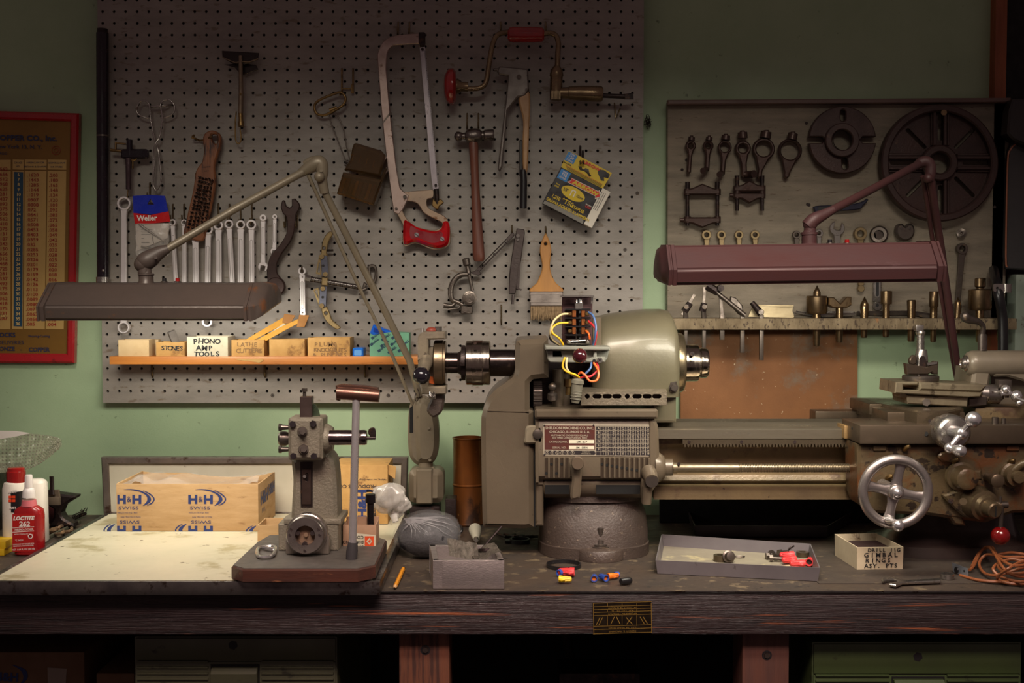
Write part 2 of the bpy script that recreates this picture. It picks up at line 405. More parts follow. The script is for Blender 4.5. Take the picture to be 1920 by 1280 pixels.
# --- the bench
zB = .9; yF = -.69
bench = thing('workbench', 'heavy dark timber workbench with brown sheet top', 'workbench', (0, -.35, 0))
m = M(); m.box((-1.5, yF+.002, .826), (1.7, -.002, .8985), .001); m.build('bench_top', FASC, bench)
m = M(); m.box((-1.5, yF-.001, .8985), (1.7, -.002, .9), 0); m.build('top_sheet', MATTOP, bench)
m = M(); m.box((W(1540, 1089, -.66).x, -.645, .9002), (1.7, -.30, .9014), 0); single(m, 'bench_sheet', mat('darker_bench_sheet', (70, 60, 52), (56, 48, 42), 12, .6, bump=.3, spots=(98, 84, 66), sscale=40, samt=.66), 'thin dark sheet lying on right half of the bench top', 'sheet')
m = M(); m.box((-1.5, yF-.0025, .8975), (1.7, yF-.001, .8999), .0004); m.build('edging_strip', EDGE, bench)
for a_, b_, dpt in ((748, 843, -.655), (1392, 1480, -.655)):
    p = W(a_, 1200, dpt); q = W(b_, 1200, dpt)
    m = M(); m.box((p.x, dpt, 0), (q.x, dpt+.09, .8262), .003); m.mi = 1
    c = W((a_+b_)/2+2, 1218 if a_ < 1000 else 1228, dpt)
    m.ring(c+Vector((0, -.0005, 0)), (0, 1, 0), .0085, .0055, .004, 20)
    m.mi = 2; m.cyl(c, c+Vector((0, -.003, 0)), .0055, .005, 6)
    m.build('leg', [REDWOOD if a_ < 1000 else mat('brown_fir_post', (92, 56, 44), (74, 44, 36), 10, .6, bump=.5, stretch=(7, 7, .5)), INK, STEELD], bench)
m = M(); m.box((-1.5, -.05, .2), (1.7, -.003, .826)); m.build('under_bench_dark', DARK, bench)  # near-black sheet stands in for the shade under the bench
# brass thread plate on the fascia
yq = yF-.0012
m = M(); m.pp([(1111, 1130), (1221, 1126), (1222, 1186), (1113, 1189)], yq, .0014, bev=.0003)
m.mi = 1
ys = yq-.0004
def line(m, x0, y0, x1, y1, wd, y):
    a = math.atan2(y1-y0, x1-x0); dx, dy = -math.sin(a)*wd/2, math.cos(a)*wd/2
    p = [W(x0+dx, y0+dy, y), W(x1+dx, y1+dy, y), W(x1-dx, y1-dy, y), W(x0-dx, y0-dy, y)]
    m.face([m.v(q) for q in p])
for yy in (1130.5, 1137, 1143, 1148, 1154, 1174, 1180, 1188):
    line(m, 1112, yy, 1221.5, yy-3.2, .9, ys)
for xx in (1112.5, 1221): line(m, xx, 1130, xx+1, 1187, 1, ys)
for xx in (1139, 1166.5, 1194):
    line(m, xx, 1130, xx, 1136, .8, ys); line(m, xx, 1142, xx, 1147, .8, ys); line(m, xx, 1153, xx, 1173, .8, ys)
for a, b_, c, d in ((1118, 1171, 1125, 1157), (1123, 1171, 1130, 1157), (1145, 1170, 1152, 1156), (1156, 1156, 1163, 1170), (1174, 1157, 1186, 1170), (1185, 1156, 1175, 1170), (1200, 1156, 1208, 1169), (1206, 1156, 1214, 1169)):
    line(m, a, b_, c, d, 1.3, ys)
for t, x, y, s in (('W WITH 48 & GEAR', 1167, 1139.5, 3.6), ('R20   17L   11L   7L', 1167, 1144.5, 3), ('WORKING THREADS', 1167, 1150.5, 3.4), ('CUTTER HEAD FEEDS', 1167, 1176.5, 3.2), ('SCREW & MACHINE', 1167, 1183, 3.4)):
    m.ptext(t, x, y, ys, s, 181.5, 'CENTER', 0, 1.2)
o = m.build('instruction_plate', [mat('blackened_plate', (40, 32, 26), (52, 42, 30), 60, .4, .7), mat('brass_lines', (176, 142, 70), rough=.4, metal=.6)], bench, label='small black and brass diagram plate fixed upside down on the front')
# under the bench: metal drawer cabinets
def cabinet(name, xa_, xb_, ytop, ydep, matl, label, handle, hole, ribs, hx):
    p = W(xa_, ytop, ydep); q = W(xb_, ytop, ydep)
    r = thing(name, label, 'tool chest', ((p.x+q.x)/2, ydep+.25, 0))
    m = M(); m.box((p.x, ydep+.004, 0.02), (q.x, ydep+.5, p.z), .004); m.build('body', matl, r)
    m = M(); zz = p.z-.003; zr = W(0, ribs[0], ydep).z
    m.box((p.x+.003, ydep, zr), (q.x-.003, ydep+.004, zz), .002)
    c = W(hx, hole, ydep)
    m.mi = 1; m.cyl(c+Vector((0, -.0004, 0)), c+Vector((0, .002, 0)), .0085, .0085, 6); m.build('upper_rail', [matl, INK], r)
    m = M(); zd = .55
    m.box((p.x+.003, ydep+.001, zd), (q.x-.003, ydep+.005, zr-.003), .001)
    ha, hb = W(handle[0], handle[2], ydep), W(handle[1], handle[2]+60, ydep)
    for yy in ribs:
        z = W(0, yy, ydep).z
        for (u, v_) in ((p.x+.006, ha.x-.004), (hb.x+.004, q.x-.006)):
            m.box((u, ydep-.003, z-.004), (v_, ydep+.003, z-.0005), .0015)
    o = m.build('drawer', matl, r)
    m = M(); m.mi = 1; m.box((ha.x, ydep-.001, hb.z), (hb.x, ydep+.0008, ha.z)); m.mi = 0
    m.prism([(0, 0), (0, -.05), (-.012, -.045), (-.014, -.008), (-.006, 0)], hb.x-ha.x-.004, (), .001, Vector((hb.x-.002, ydep, W(0, handle[3], ydep).z)), Vector((0, 1, 0)), Vector((0, 0, 1)))
    m.build('handle', [matl, DARK], o)
    return r
cabinet('tool_chest', 250, 632, 1193, -.60, OLIVE, 'dark olive metal drawer cabinet under the bench, left of the reddish post', (395, 487, 1245, 1250), 1209, [1238, 1248, 1259, 1270], 437)
cabinet('tool_chest', 1523, 1918, 1204, -.64, GREEN, 'brighter green metal drawer cabinet under right end of bench', (1672, 1770, 1268, 1272), 1231, [1263, 1273], 1721)
# cardboard box and hose in the dark
def prbox(name, x0_, x1_, y0_, dep, dz, label):
    p = W(x0_, y0_, dep); q = W(x1_, y0_, dep); r = thing(name, label, 'box', ((p.x+q.x)/2, dep+.15, p.z-dz))
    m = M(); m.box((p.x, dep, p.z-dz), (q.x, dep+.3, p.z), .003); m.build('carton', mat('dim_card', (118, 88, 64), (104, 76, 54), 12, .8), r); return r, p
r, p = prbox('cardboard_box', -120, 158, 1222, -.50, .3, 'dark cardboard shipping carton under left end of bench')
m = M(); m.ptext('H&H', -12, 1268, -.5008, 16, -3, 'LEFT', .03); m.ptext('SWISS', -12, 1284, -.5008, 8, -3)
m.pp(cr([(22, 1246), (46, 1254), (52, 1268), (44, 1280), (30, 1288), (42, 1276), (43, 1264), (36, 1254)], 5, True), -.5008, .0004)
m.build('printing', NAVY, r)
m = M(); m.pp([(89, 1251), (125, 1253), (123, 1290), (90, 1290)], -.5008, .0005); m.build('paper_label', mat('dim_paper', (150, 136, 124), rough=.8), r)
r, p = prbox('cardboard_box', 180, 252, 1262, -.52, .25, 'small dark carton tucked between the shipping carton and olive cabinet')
m = M(); m.tp([(1062, 1190, -.3), (1068, 1225, -.32), (1076, 1262, -.33), (1078, 1330, -.33)], 8, seg=12, smooth=16)
for i in range(1, 46):
    t = i/46; 
pts = cr([W(1062, 1190, -.3), W(1068, 1225, -.32), W(1076, 1262, -.33), W(1078, 1330, -.33)], 14)
for i in range(0, len(pts)-1):
    a = Vector(pts[i]); d = (Vector(pts[i+1])-a).normalized(); m.torus(a, d, 8.3*S(-.32), .0016, 16, 6)
single(m, 'flexible_conduit', mat('dark_hose', (62, 52, 46), rough=.5, metal=.5), 'ribbed flexible conduit hanging in the dark under the bench', 'conduit')
m = M(); p = W(1048, 1262, -.46); q = W(1200, 1400, -.46); m.box((p.x, -.46, .5), (q.x, -.37, p.z), .004)
m.mi = 1; m.box((p.x+.02, -.463, .5), (q.x-.02, -.46, p.z-.02))
single(m, 'electrical_box', [IRON, DARK], 'dark metal box in shadow under the bench beside ribbed conduit', 'metal box')
# --- things at the right edge
m = M(); m.pp([(1893, 205), (1900, 185), (1990, 185), (1990, 300), (1900, 262), (1889, 250)], -.09, .04, bev=.004)
single(m, 'leather_strap', mat('black_leather', (26, 22, 22), (36, 28, 26), 20, .4, bump=.3), 'black hanging item at upper right corner above dark sheet', 'strap')
m = M(); m.pp(cr([(1889, 300), (1896, 272), (1915, 262), (1960, 262)], 5)+[(1960, 508), (1888, 504), (1885, 480)], -.06, .018, bev=.003)
m.mi = 1; m.tp([(1889, 500, -.062), (1886, 480, -.062), (1889, 310, -.062), (1895, 280, -.062), (1908, 267, -.062)], 1.6, smooth=4)
single(m, 'hanging_apron', [mat('dark_grey_vinyl', (60, 58, 58), (46, 44, 46), 8, .45, bump=.3), mat('copper_piping', (150, 92, 66), rough=.45)], 'dark grey sheet with copper coloured edge at the right edge of the picture', 'apron')
m = M(); p = W(1905, 514, -.06); m.box((p.x, -.06, W(0, 700, -.06).z), (p.x+.2, -.01, p.z), .004)
single(m, 'junction_box', mat('pale_grey_green_paint', (150, 162, 148), (130, 144, 130), 9, .5, bump=.1, spots=(90, 80, 70), sscale=25, samt=.68), 'pale grey metal box cut by right edge beside black cable', 'junction box')
m = M(); m.tp([(1863, 506, -.05), (1870, 540, -.155), (1880, 600, -.155), (1880, 700, -.155), (1880, 760, -.15)], 9, seg=14, smooth=6)
single(m, 'black_cable', BLACKP, 'thick black cable running down the wall beside the tool rack', 'cable')
m = M(); m.pp(rrect(1863, 532, 1885, 547, 3), -.168, .003, [circ(1870, 540, 2.6, 12)]); a = W(1893, 531, -.105); b = W(1893, 549, -.105)
m.cyl(W(1886, 532, -.158), W(1886, 548, -.158), .0118, None, 18)
single(m, 'pipe_clamp', STEEL, 'small shiny metal clamp on the black cable', 'clamp')
# ================================================================ gauge chart on the wall (left)
yc = -.016
CH_RED = mat('red_enamel_frame', (158, 26, 32), (140, 20, 26), 12, .3, coat=.3, spots=(90, 20, 18), sscale=30, samt=.7)
CH_GOLD = mat('gold_lacquer_tin', (128, 92, 38), (114, 82, 34), 8, .42, .35)
CH_CREAM = mat('cream_gold_column', (186, 152, 92), (170, 138, 82), 12, .45, .2)
CH_BLUE = mat('blue_column_print', (28, 62, 84), rough=.45)
CH_RINK = mat('red_number_print', (140, 34, 22), rough=.5, rvar=0)
CH_NINK = mat('dark_blue_print', (28, 36, 70), rough=.5, rvar=0)
root = thing('gauge_chart', 'red framed tin chart of wire gauge numbers on left wall', 'chart', W(60, 682, yc))
m = M(); m.pp([(-190, 202), (147, 212), (138, 681), (-190, 679)], yc-.008, .023, [[(-175, 217), (131, 227), (124, 663), (-175, 661)]], bev=.004)
m.build('frame', CH_RED, root)
m = M(); m.pp([(-176, 216), (132, 226), (125, 664), (-176, 662)], yc, .004)
def quad(m, pts, y): m.face([m.v(W(px, py, y)) for px, py in pts][::-1])
def sx_(x, y): return x - (y-212)*9/470*(x/147)
def cq(m, x0_, y0_, x1_, y1_, y): quad(m, [(sx_(x0_, y0_), y0_), (sx_(x1_, y0_), y0_+.6), (sx_(x1_, y1_), y1_), (sx_(x0_, y1_), y1_-.6)], y)
yl = yc-.0006
m.mi = 1
for a, b in ((-160, 20.5), (24, 45), (47, 88.5), (90.5, 126)): cq(m, a, 320, b, 617, yl); cq(m, a, 299, b, 318, yl)
m.mi = 2; cq(m, 27, 322, 44, 612, yl-.0003)
m.build('tin_panel', [CH_GOLD, CH_CREAM, CH_BLUE], root)
A = '.1620 .1443 .1285 .1144 .1019 .0907 .0808 .072 .0641 .0571 .0508 .0453 .0403 .0359 .032 .0285 .0253 .0226 .0201 .0179 .0159 .0142 .0126 .0113 .0100 .0089 .0080 .0071 .0063 .0056 .005'.split()
Bn = '.203 .180 .165 .148 .134 .120 .109 .095 .083 .072 .065 .058 .049 .042 .035 .032 .028 .025 .022 .020 .018 .016 .014 .013 .012 .010 .009 .008 .007 .005 .004'.split()
Cn = '.1562 .1656 .1512 .1968 .1625 .1281 .1437 .1093 .1375 .1506 .1562 .1418 .1375 .1131 .1187 .1343 .1150 .1656 .1312 .1468 .1725 .1281 .1337 .1493 .175 .1306 .1362 .1418 .1375 .1331 .1287 .1343'.split()
m = M(); y2 = yl-.0007
for i in range(31):
    yy = 327.5+i*9.32
    m.mi = 0; m.ptext(A[i], sx_(51, yy), yy+.8, y2, 6.2, 0, 'LEFT', .012, 1.15); m.ptext(Bn[i], sx_(93, yy), yy+1.4, y2, 6.2, 0, 'LEFT', .012, 1.15)
    m.ptext(Cn[i], sx_(15, yy), yy-10, y2, 6.2, 0, 'RIGHT', .012, 1.15)
    m.mi = 1; m.ptext(str(6+i), sx_(35.5, yy), yy, y2, 6, 0, 'CENTER', .012, 1.0)
m.ptext('.1343', sx_(15, 600), 593, y2, 6.2, 0, 'RIGHT', .012, 1.15)
m.mi = 2
m.ptext('COPPER CO., Inc.', 107, 260, y2, 9.5, -.8, 'RIGHT', .035, 1.15)
m.ptext('New York 13, N. Y.', 79, 276, y2, 7, -.8, 'RIGHT', .01, 1.1)
m.ptext('CHICAGO', 14, 288, y2, 4.5, -.8, 'RIGHT', .01, 1.1)
for t, x, yy in (('GAUGE', 34, 305), ('NO.', 34, 312)): m.ptext(t, x, yy, y2, 3.2, 0, 'CENTER')
for t, x, yy in (('AMERICAN OR', 66, 305), ('BROWN & SHARPE', 66, 312.5), ('BIRMINGHAM', 106, 305.5), ('OR STUBS', 106, 313)): m.ptext(t, x, yy, y2, 3.2, 0, 'CENTER', 0, 1.1)
m.ptext('STOCKS', 29, 628, y2, 8, 0, 'RIGHT', .03); m.ptext('Shearing-Cutting', 53, 630, y2, 4.2, 0, 'LEFT', .01)
m.ptext('DELIVERIES', 45, 642, y2, 7, 0, 'RIGHT'); m.ptext('BRONZE', 28, 654, y2, 7.5, 0, 'RIGHT', .02); m.ptext('-', 38, 655, y2, 7); m.ptext('COPPER', 54, 655.5, y2, 7.5, 0, 'LEFT', .02)
m.mi = 0; o_ = W(105, 282, y2)
m.torus(o_, (0, 1, 0), 8*S(yc), .0006, 24, 5); m.torus(o_, (0, 1, 0), 4*S(yc), .0005, 16, 5)
m.build('lettering', [CH_RINK, mat('pale_number_print', (206, 176, 112), rough=.5), CH_NINK], root)

# ================================================================ black pole
root = thing('black_pole', 'long black lacquered pole with silver collar on left of pegboard', 'pole', W(192, 545, -.045))
BLK = mat('black_purple_lacquer', (40, 30, 38), (26, 20, 26), 30, .24, .3, spots=(80, 64, 70), sscale=90, samt=.7)
m = M(); m.cyl(W(192, 62, -.045), W(193, 520, -.045), 11.2*S(-.045), 10.8*S(-.045), 28); m.build('shaft', BLK, root)
m = M(); m.cyl(W(192, 54, -.045), W(192, 63, -.045), 9.5*S(-.045), None, 24); m.build('end_plug', IRON, root)
m = M(); m.cyl(W(193, 519, -.045), W(193, 548, -.045), 12.6*S(-.045), None, 28); m.build('collar', STEEL, root)
m = M(); m.cyl(W(193, 253, -.045), W(193, 256, -.045), 11.6*S(-.045), None, 28); m.build('band', STEELD, root)
m = M(); m.sph(W(193, 507, -.0575), .0028, (1, .5, 1)); m.build('rivet', STEEL, root)

# ================================================================ peg hooks
def hook(px, py, ln, label, up=.012, reach=.022, y=-.028, r=1.5, g='wire hooks on the pegboard'):
    p = W(px, py, y); L = ln*S(y); rr = r*S(y); m = M()
    m.tube([p+Vector((0, .004, 0)), p+Vector((0, -.003, .001)), p+Vector((0, -.005, -.004)), p+Vector((0, -.005, -L+.006)), p+Vector((0, -.008, -L)), p+Vector((0, -reach+.005, -L-.001)), p+Vector((0, -reach, -L+.004)), p+Vector((0, -reach-.001, -L+up))], rr, 8, smooth=4)
    return single(m, 'peg_hook', WIRE, label, 'hook', g)
for px, py, ln, lb in ((325, 384, 30, 'wire hook holding the leftmost short wrench beside the clear packet'), (346, 384, 30, 'wire hook half behind the wooden wire brush'),
        (410, 383, 36, 'wire hook just right of the wire brush'), (431, 384, 34, 'wire hook second to the right of the wire brush'), (452, 388, 34, 'wire hook third to the right of the wire brush'), (473, 384, 36, 'wire hook fourth to the right of the wire brush'),
        (747, 43, 24, 'left wire hook above the hacksaw frame'), (768, 43, 24, 'right wire hook above the hacksaw frame'),
        (939, 43, 18, 'wire hook left of the red brace grip'), (1023, 43, 20, 'wire hook right of the red brace grip'),
        (876, 214, 28, 'left wire hook over ball peen hammer head'), (897, 214, 28, 'right wire hook over ball peen hammer head'),
        (1023, 426, 12, 'wire hook at the tip of the paint brush'), (960, 424, 12, 'wire hook at the top of the jointed clamp link'),
        (940, 573, 34, 'lone empty wire hook above the lathe guard'), (536, 398, 28, 'left wire hook under the black hook spanner head'), (558, 398, 28, 'right wire hook under the black hook spanner head'),
        (282, 344, 28, 'wire hook above the clear packet')):
    hook(px, py, ln, lb)
m = M(); m.tp([(641, 129, -.028), (641, 133, -.036), (641, 166, -.036), (641, 173, -.04), (637, 178, -.05)], 1.7, smooth=4); m.tp([(662, 129, -.028), (662, 133, -.036), (662, 175, -.036)], 1.7); m.tp([(641, 166, -.036), (662, 166, -.036)], 1.5); m.tp([(660, 158, -.038), (660, 175, -.038)], 1.9)
single(m, 'double_peg_hook', BRASS, 'brassy two pronged wire hook holding the oval link', 'hook')
m = M(); m.tp([(1152, 193, -.028), (1153, 202, -.034), (1155, 221, -.036), (1163, 203, -.05)], 1.4)
single(m, 'peg_hook', WIRE, 'empty V shaped wire hook below the drill bit', 'hook', 'wire hooks on the pegboard')
m = M(); m.tp([(359, 257, -.05), (367, 260, -.045), (374, 263, -.036), (384, 262, -.05), (394, 257, -.062), (396, 256, -.066)], 1.8, smooth=3); m.tp([(361, 256, -.045), (364, 254, -.04)], 2.2)
single(m, 'peg_hook', BRASS, 'bent hook through hole of the wooden wire brush', 'hook', 'wire hooks on the pegboard')

# ================================================================ wire tongs
yt = -.05
m = M()
m.tp([(292, 357, yt), (287, 343, yt), (289, 311, yt), (289, 288, yt), (291, 271, yt-.003), (299, 257, yt), (303, 236, yt), (304, 216, yt-.002), (301, 197, yt-.004), (306, 189, yt), (317, 187, yt), (326, 196, yt), (327, 208, yt), (320, 216, yt), (309, 220, yt), (302, 220, yt+.004)], 1.6, smooth=6)
m.tp([(294, 357, yt), (302, 340, yt), (301, 318, yt), (297, 284, yt), (292, 268, yt+.003), (287, 248, yt), (282, 220, yt), (281, 204, yt), (278, 193, yt-.002), (268, 188, yt), (259, 195, yt), (256, 208, yt), (262, 216, yt), (272, 220, yt), (281, 221, yt+.004)], 1.6, smooth=6)
m.cyl(W(292, 270, yt-.004), W(292, 270, yt+.004), .0028)
m.tp([(281, 200, -.045), (310, 198, -.045), (320, 197, -.03)], 2, smooth=3)
single(m, 'wire_tongs', STEEL, 'looped handle steel wire tongs hanging at upper left of pegboard', 'tongs')
# small clamp
yt = -.055; m = M()
m.cyl(W(243, 262, yt), W(243, 292, yt), 5.5*S(yt), None, 16); m.pp(rrect(226, 279, 277, 297, 5), yt-.006, .014, bev=.003); m.cyl(W(272, 288, yt-.009), W(272, 288, yt+.006), .008, None, 14)
single_l = m
root = thing('tap_holder_clamp', 'black clamp like tool holder with thin side rods at left of wire tongs', 'clamp', W(243, 356, yt))
m.build('clamp_body', BLK, root)
m = M(); m.cyl(W(241, 296, yt), W(241, 355, yt), 5.6*S(yt), 5*S(yt), 16); m.build('barrel', mat('dark_polished_barrel', (96, 82, 84), rough=.22, metal=.9), root)
m = M(); m.cyl(W(207, 281, yt), W(233, 284, yt), 2.8*S(yt), None, 10); m.tp([(217, 268, yt), (236, 270, yt)], 1.8); m.tp([(217, 266, yt), (217, 280, yt)], 2); m.tp([(249, 300, yt), (249, 316, yt)], 1.6); m.tp([(241, 300, yt), (253, 300, yt), (256, 297, yt)], 1.6); m.tp([(240, 355, yt), (239, 370, yt)], 1)
m.build('side_rod', BRASS, root)

# ================================================================ wrenches
def ang(p, q): return math.atan2(q[1]-p[1], q[0]-p[0])
def jaw(c, r, a, w_=.45, dp=-.15):
    o = [(r*math.cos(t), r*math.sin(t)) for t in [math.radians(28)+(2*pi-math.radians(56))*i/22 for i in range(23)]]
    o += [(dp*r, -w_*r), (dp*r-.12*r, 0), (dp*r, w_*r)]
    ca, sa = math.cos(a), math.sin(a); return [(c[0]+x*ca-y*sa, c[1]+x*sa+y*ca) for x, y in o]
def wrench_m(p0, p1, k0, k1, r0, r1, hw, y, th=.007, hole=.6, hole1=None, panel=True, hw1=None, tube_=False):
    m = M(); a = ang(p0, p1); dx, dy = math.cos(a), math.sin(a); nx, ny = -dy, dx; hw1 = hw if hw1 is None else hw1
    for (p, k, r, s, hl) in ((p0, k0, r0, -1, hole), (p1, k1, r1, 1, hole1 or hole)):
        aa = a if s > 0 else a+pi
        if k == 'box': m.pp(circ(p[0], p[1], r, 22), y-.0015, th+.003, [circ(p[0], p[1], r*hl, 12)], bev=.0007)
        elif k == 'open': m.pp(jaw(p, r, aa+math.radians(12)), y-.0005, th, bev=.001)
        elif k == 'round': m.pp(circ(p[0], p[1], r, 16), y, th, bev=.001)
    L = math.hypot(p1[0]-p0[0], p1[1]-p0[1]); q = lambda t, w: ((p0[0]+dx*t+nx*w), (p0[1]+dy*t+ny*w))
    s0, s1 = r0*.82, L-r1*.82; f0, f1 = s0+r0*1.1, s1-r1*1.1
    m.pp([q(s0, -r0*.5), q(s0+r0*.35, -hw*1.15), q(f0, -hw), q(f1, -hw1), q(s1-r1*.35, -hw1*1.15), q(s1, -r1*.5), q(s1, r1*.5), q(s1-r1*.35, hw1*1.15), q(f1, hw1), q(f0, hw), q(s0+r0*.35, hw*1.15), q(s0, r0*.5)], y, th*.8, bev=.0012)
    if panel:
        a0, b0 = q(f0+(f1-f0)*.12, 0), q(f0+(f1-f0)*.88, 0)
        m.mi = 1; m.pp(slot(a0[0], a0[1], b0[0], b0[1], hw*.55), y-.0005, .0008); m.mi = 2
        m.pp(slot(a0[0], a0[1], b0[0], b0[1], hw*.38), y-.0009, .0008); m.mi = 0
    return m
STP = mat('satin_wrench_panel', (150, 142, 138), rough=.4, metal=.6)
WG = 'chrome wrenches hanging in a row on the pegboard'
m = wrench_m((232, 381), (231, 614), 'box', 'box', 13, 11, 5.4, -.05, .009, .72, .76, panel=False)
single(m, 'ring_wrench', [WRC, STP, WRC], 'long double ring wrench reaching below the lamp hood at far left', 'wrench')
wr = [((323, 417), (331, 560), 'box', 'open', 6.5, 9, 4, 'slim chrome wrench hanging at the right edge of the clear packet'),
      ((345, 417), (345, 562), 'box', 'open', 6, 9, 4.2, 'chrome wrench with white panel hanging left of the wire brush tip'),
      ((366, 440), (367, 560), 'box', 'open', 9, 10, 5.8, 'chrome wrench whose top hides behind the wire brush'),
      ((390, 430), (388, 603), 'box', 'box', 9, 10, 5.2, 'long chrome wrench whose lower ring shows below the lamp hood'),
      ((409, 422), (410, 566), 'box', 'open', 9, 10, 5.6, 'mirror bright wide chrome wrench fourth from the right of its row'),
      ((429, 420), (437, 566), 'box', 'open', 8.5, 10, 4.8, 'chrome wrench leaning slightly right with wide square neck'),
      ((451, 421), (451, 570), 'box', 'open', 8.5, 11, 5.6, 'chrome ring wrench hanging directly left of the long panelled one'),
      ((471, 421), (472, 568), 'box', 'open', 9.5, 11, 5, 'chrome ring wrench with long oval recessed panel and broad ring')]
for p0, p1, k0, k1, r0, r1, hw, lb in wr:
    m = wrench_m(p0, p1, k0, k1, r0, r1, hw, -.052, .008, .62); single(m, 'combination_wrench', [WRC, STP, WRC], lb, 'wrench', WG)
m = wrench_m((493, 408), (493, 500), 'box', 'open', 6.5, 9.5, 4.2, -.048, .007, .4); single(m, 'combination_wrench', [WRC, STP, WRC], 'short combination wrench with open jaw just above the lamp hood', 'wrench', WG)
m = wrench_m((515, 406), (514, 471), 'box', 'open', 4.8, 7, 3.6, -.048, .006, .4); single(m, 'combination_wrench', [WRC, STP, WRC], 'smallest combination wrench beside the black hook spanner', 'wrench', WG)
m = wrench_m((566, 508), (568, 598), 'box', 'box', 7.5, 7.5, 5.2, -.045, .007, .5); m.mi = 1
for yy in (519, 586): m.cyl(W(567, yy, -.0455), W(567, yy, -.047), .0018, None, 10)
single(m, 'ratchet_wrench', [WRC, STP, mat('engraved_grey', (190, 186, 184), rough=.35, metal=.8)], 'small flat ratcheting ring wrench hanging alone right of lamp hood', 'wrench')
m = M(); m.tp([(566, 499, -.03), (566, 503, -.05), (566, 508, -.056)], 1.8); single(m, 'peg_hook', WIRE, 'short hook through the ring of the small ratcheting wrench', 'hook', 'wire hooks on the pegboard')
# black hook spanner
m = M()
m.pp(cr([(526, 388), (529, 376), (534, 376)], 3)+[(536, 385), (542, 390), (547, 386), (547, 373)]+cr([(553, 372), (560, 380), (562, 388), (558, 397), (555, 404), (552, 432), (545, 452), (528, 476), (519, 495), (520, 512), (529, 526), (530, 548), (516, 552), (503, 545), (501, 523), (501, 500), (508, 478), (524, 459), (535, 441), (538, 427), (537, 408), (530, 400)], 4), -.054, .009, bev=.002)
m.pp(circ(516, 537, 18.5, 30), -.056, .013, bev=.003)
single(m, 'hook_spanner', mat('dark_brown_forged_steel', (66, 48, 44), (50, 36, 34), 30, .4, .5, bump=.2), 'big dark brown curved spanner with open jaw at top', 'spanner')

m = M(); rnw = random.Random(77)
for k in range(7):
    bx0, by0 = 1212+rnw.uniform(-2, 4), 232+rnw.uniform(-9, 9)
    m.tube(cr([W(bx0+rnw.uniform(-4, 8)*(.3+q*.12), by0+rnw.uniform(-9, 9), -.02+rnw.uniform(-.006, .012)) for q in range(8)], 3), .0005, 5)
m.tube([W(1203, 236, -.027), W(1212, 232, -.02)], .0006, 5)
single(m, 'thread_tangle', IRON, 'tangle of dark thread at right edge of the pegboard', 'thread')
# ================================================================ clear packet with soldering tip
root = thing('soldering_tip_packet', 'clear plastic packet with blue and red header card', 'packet', W(284, 480, -.06))
m = M(); y = -.06
m.pp([(249, 367), (280, 365), (309, 367), (315, 396), (282, 403), (250, 399)], y, .003, [[(276, 383), (282, 372), (289, 384)]])
m.mi = 1; m.pp([(250, 399), (284, 402), (316, 396), (319, 415), (285, 419), (253, 419)], y, .003)
m.mi = 2; m.ptext('Weller', 257, 409.5, y-.0007, 10, 1.2, 'LEFT', .03, .92); m.mi = 3
m.pp([(254, 421), (318, 418), (314, 446), (256, 470)], y+.004, .001)
m.mi = 4
for i, (a, b) in enumerate(((264, 286), (264, 284), (265, 288), (265, 282))): line(m, a, 430+i*3.2, b, 430+i*3.2, .8, y+.0035)
line(m, 265, 447, 270, 447, 1, y+.0035); line(m, 265, 454.5, 280, 454.5, 1.6, y+.0035); line(m, 264, 463, 283, 464, 2, y+.0035)
m.build('header_card', [mat('blue_card', (22, 44, 168), rough=.25), mat('red_card', (196, 28, 30), rough=.25), mat('white_print', (230, 226, 220), rough=.4), mat('white_leaflet', (190, 180, 170), rough=.6), INK], root)
m = M(); rings = []
for t in range(11):
    yy = 419+t*6; ww = 31.5+math.sin(t*1.7)*1.4; cx = 286+math.sin(t)*.8; d = .003+.006*math.sin(pi*t/10)
    rings.append([W(cx+ww*math.cos(k*pi/9), yy+(math.cos(k*1.3+t)*.8), y+.001-d*math.sin(k*pi/9)*(1+.3*math.sin(k*2.1+t*2))) for k in range(18)])
m.loft(rings)
PLAST = mat('crinkled_clear_plastic', (236, 230, 224), rough=.16, trans=.0, alpha=.22, bump=.8, bscale=60, spec=.9, rvar=.06)
m.build('clear_bag', PLAST, root, 60)
m = M(); m.tp([(262, 420, y+.002), (270, 427, y+.002), (300, 447, y+.002), (310, 453, y+.002)], [3, 2.6, 1.3, 1], smooth=4); m.tp([(285, 440, y+.002), (288, 455, y+.002), (296, 465, y+.002), (310, 464, y+.002)], .7, smooth=5); m.tp([(265, 462, y+.002), (284, 466, y+.002)], 1.6)
m.build('soldering_tip', STEELD, root)

# ================================================================ wire brush
root = thing('wire_brush', 'worn wooden handled wire brush hanging by hole in its handle', 'brush', W(375, 452, -.06))
WOODB = mat('worn_orange_brush_wood', (132, 80, 46), (104, 60, 34), 14, .5, bump=.3, stretch=(4, 1, .6), spots=(60, 34, 24), sscale=22, samt=.6)
m = M()
m.pp(cr([(384, 250), (398, 244), (412, 252), (413, 272), (405, 297), (402, 316), (404, 336), (398, 379), (390, 417), (383, 446), (374, 452), (358, 448), (344, 439), (349, 412), (362, 356), (367, 321), (379, 302), (382, 278), (380, 262)], 4, True), -.06, .016, [cr([(396, 252), (405, 252), (408, 262), (404, 270), (397, 262)], 4, True)], bev=.0025)
m.mi = 1; m.ptext('MADE IN', 380, 314, -.0607, 2.6, 8); m.ptext('U S A', 383, 321, -.0607, 2.6, 8)
m.build('handle', [WOODB, INK], root)
m = M()
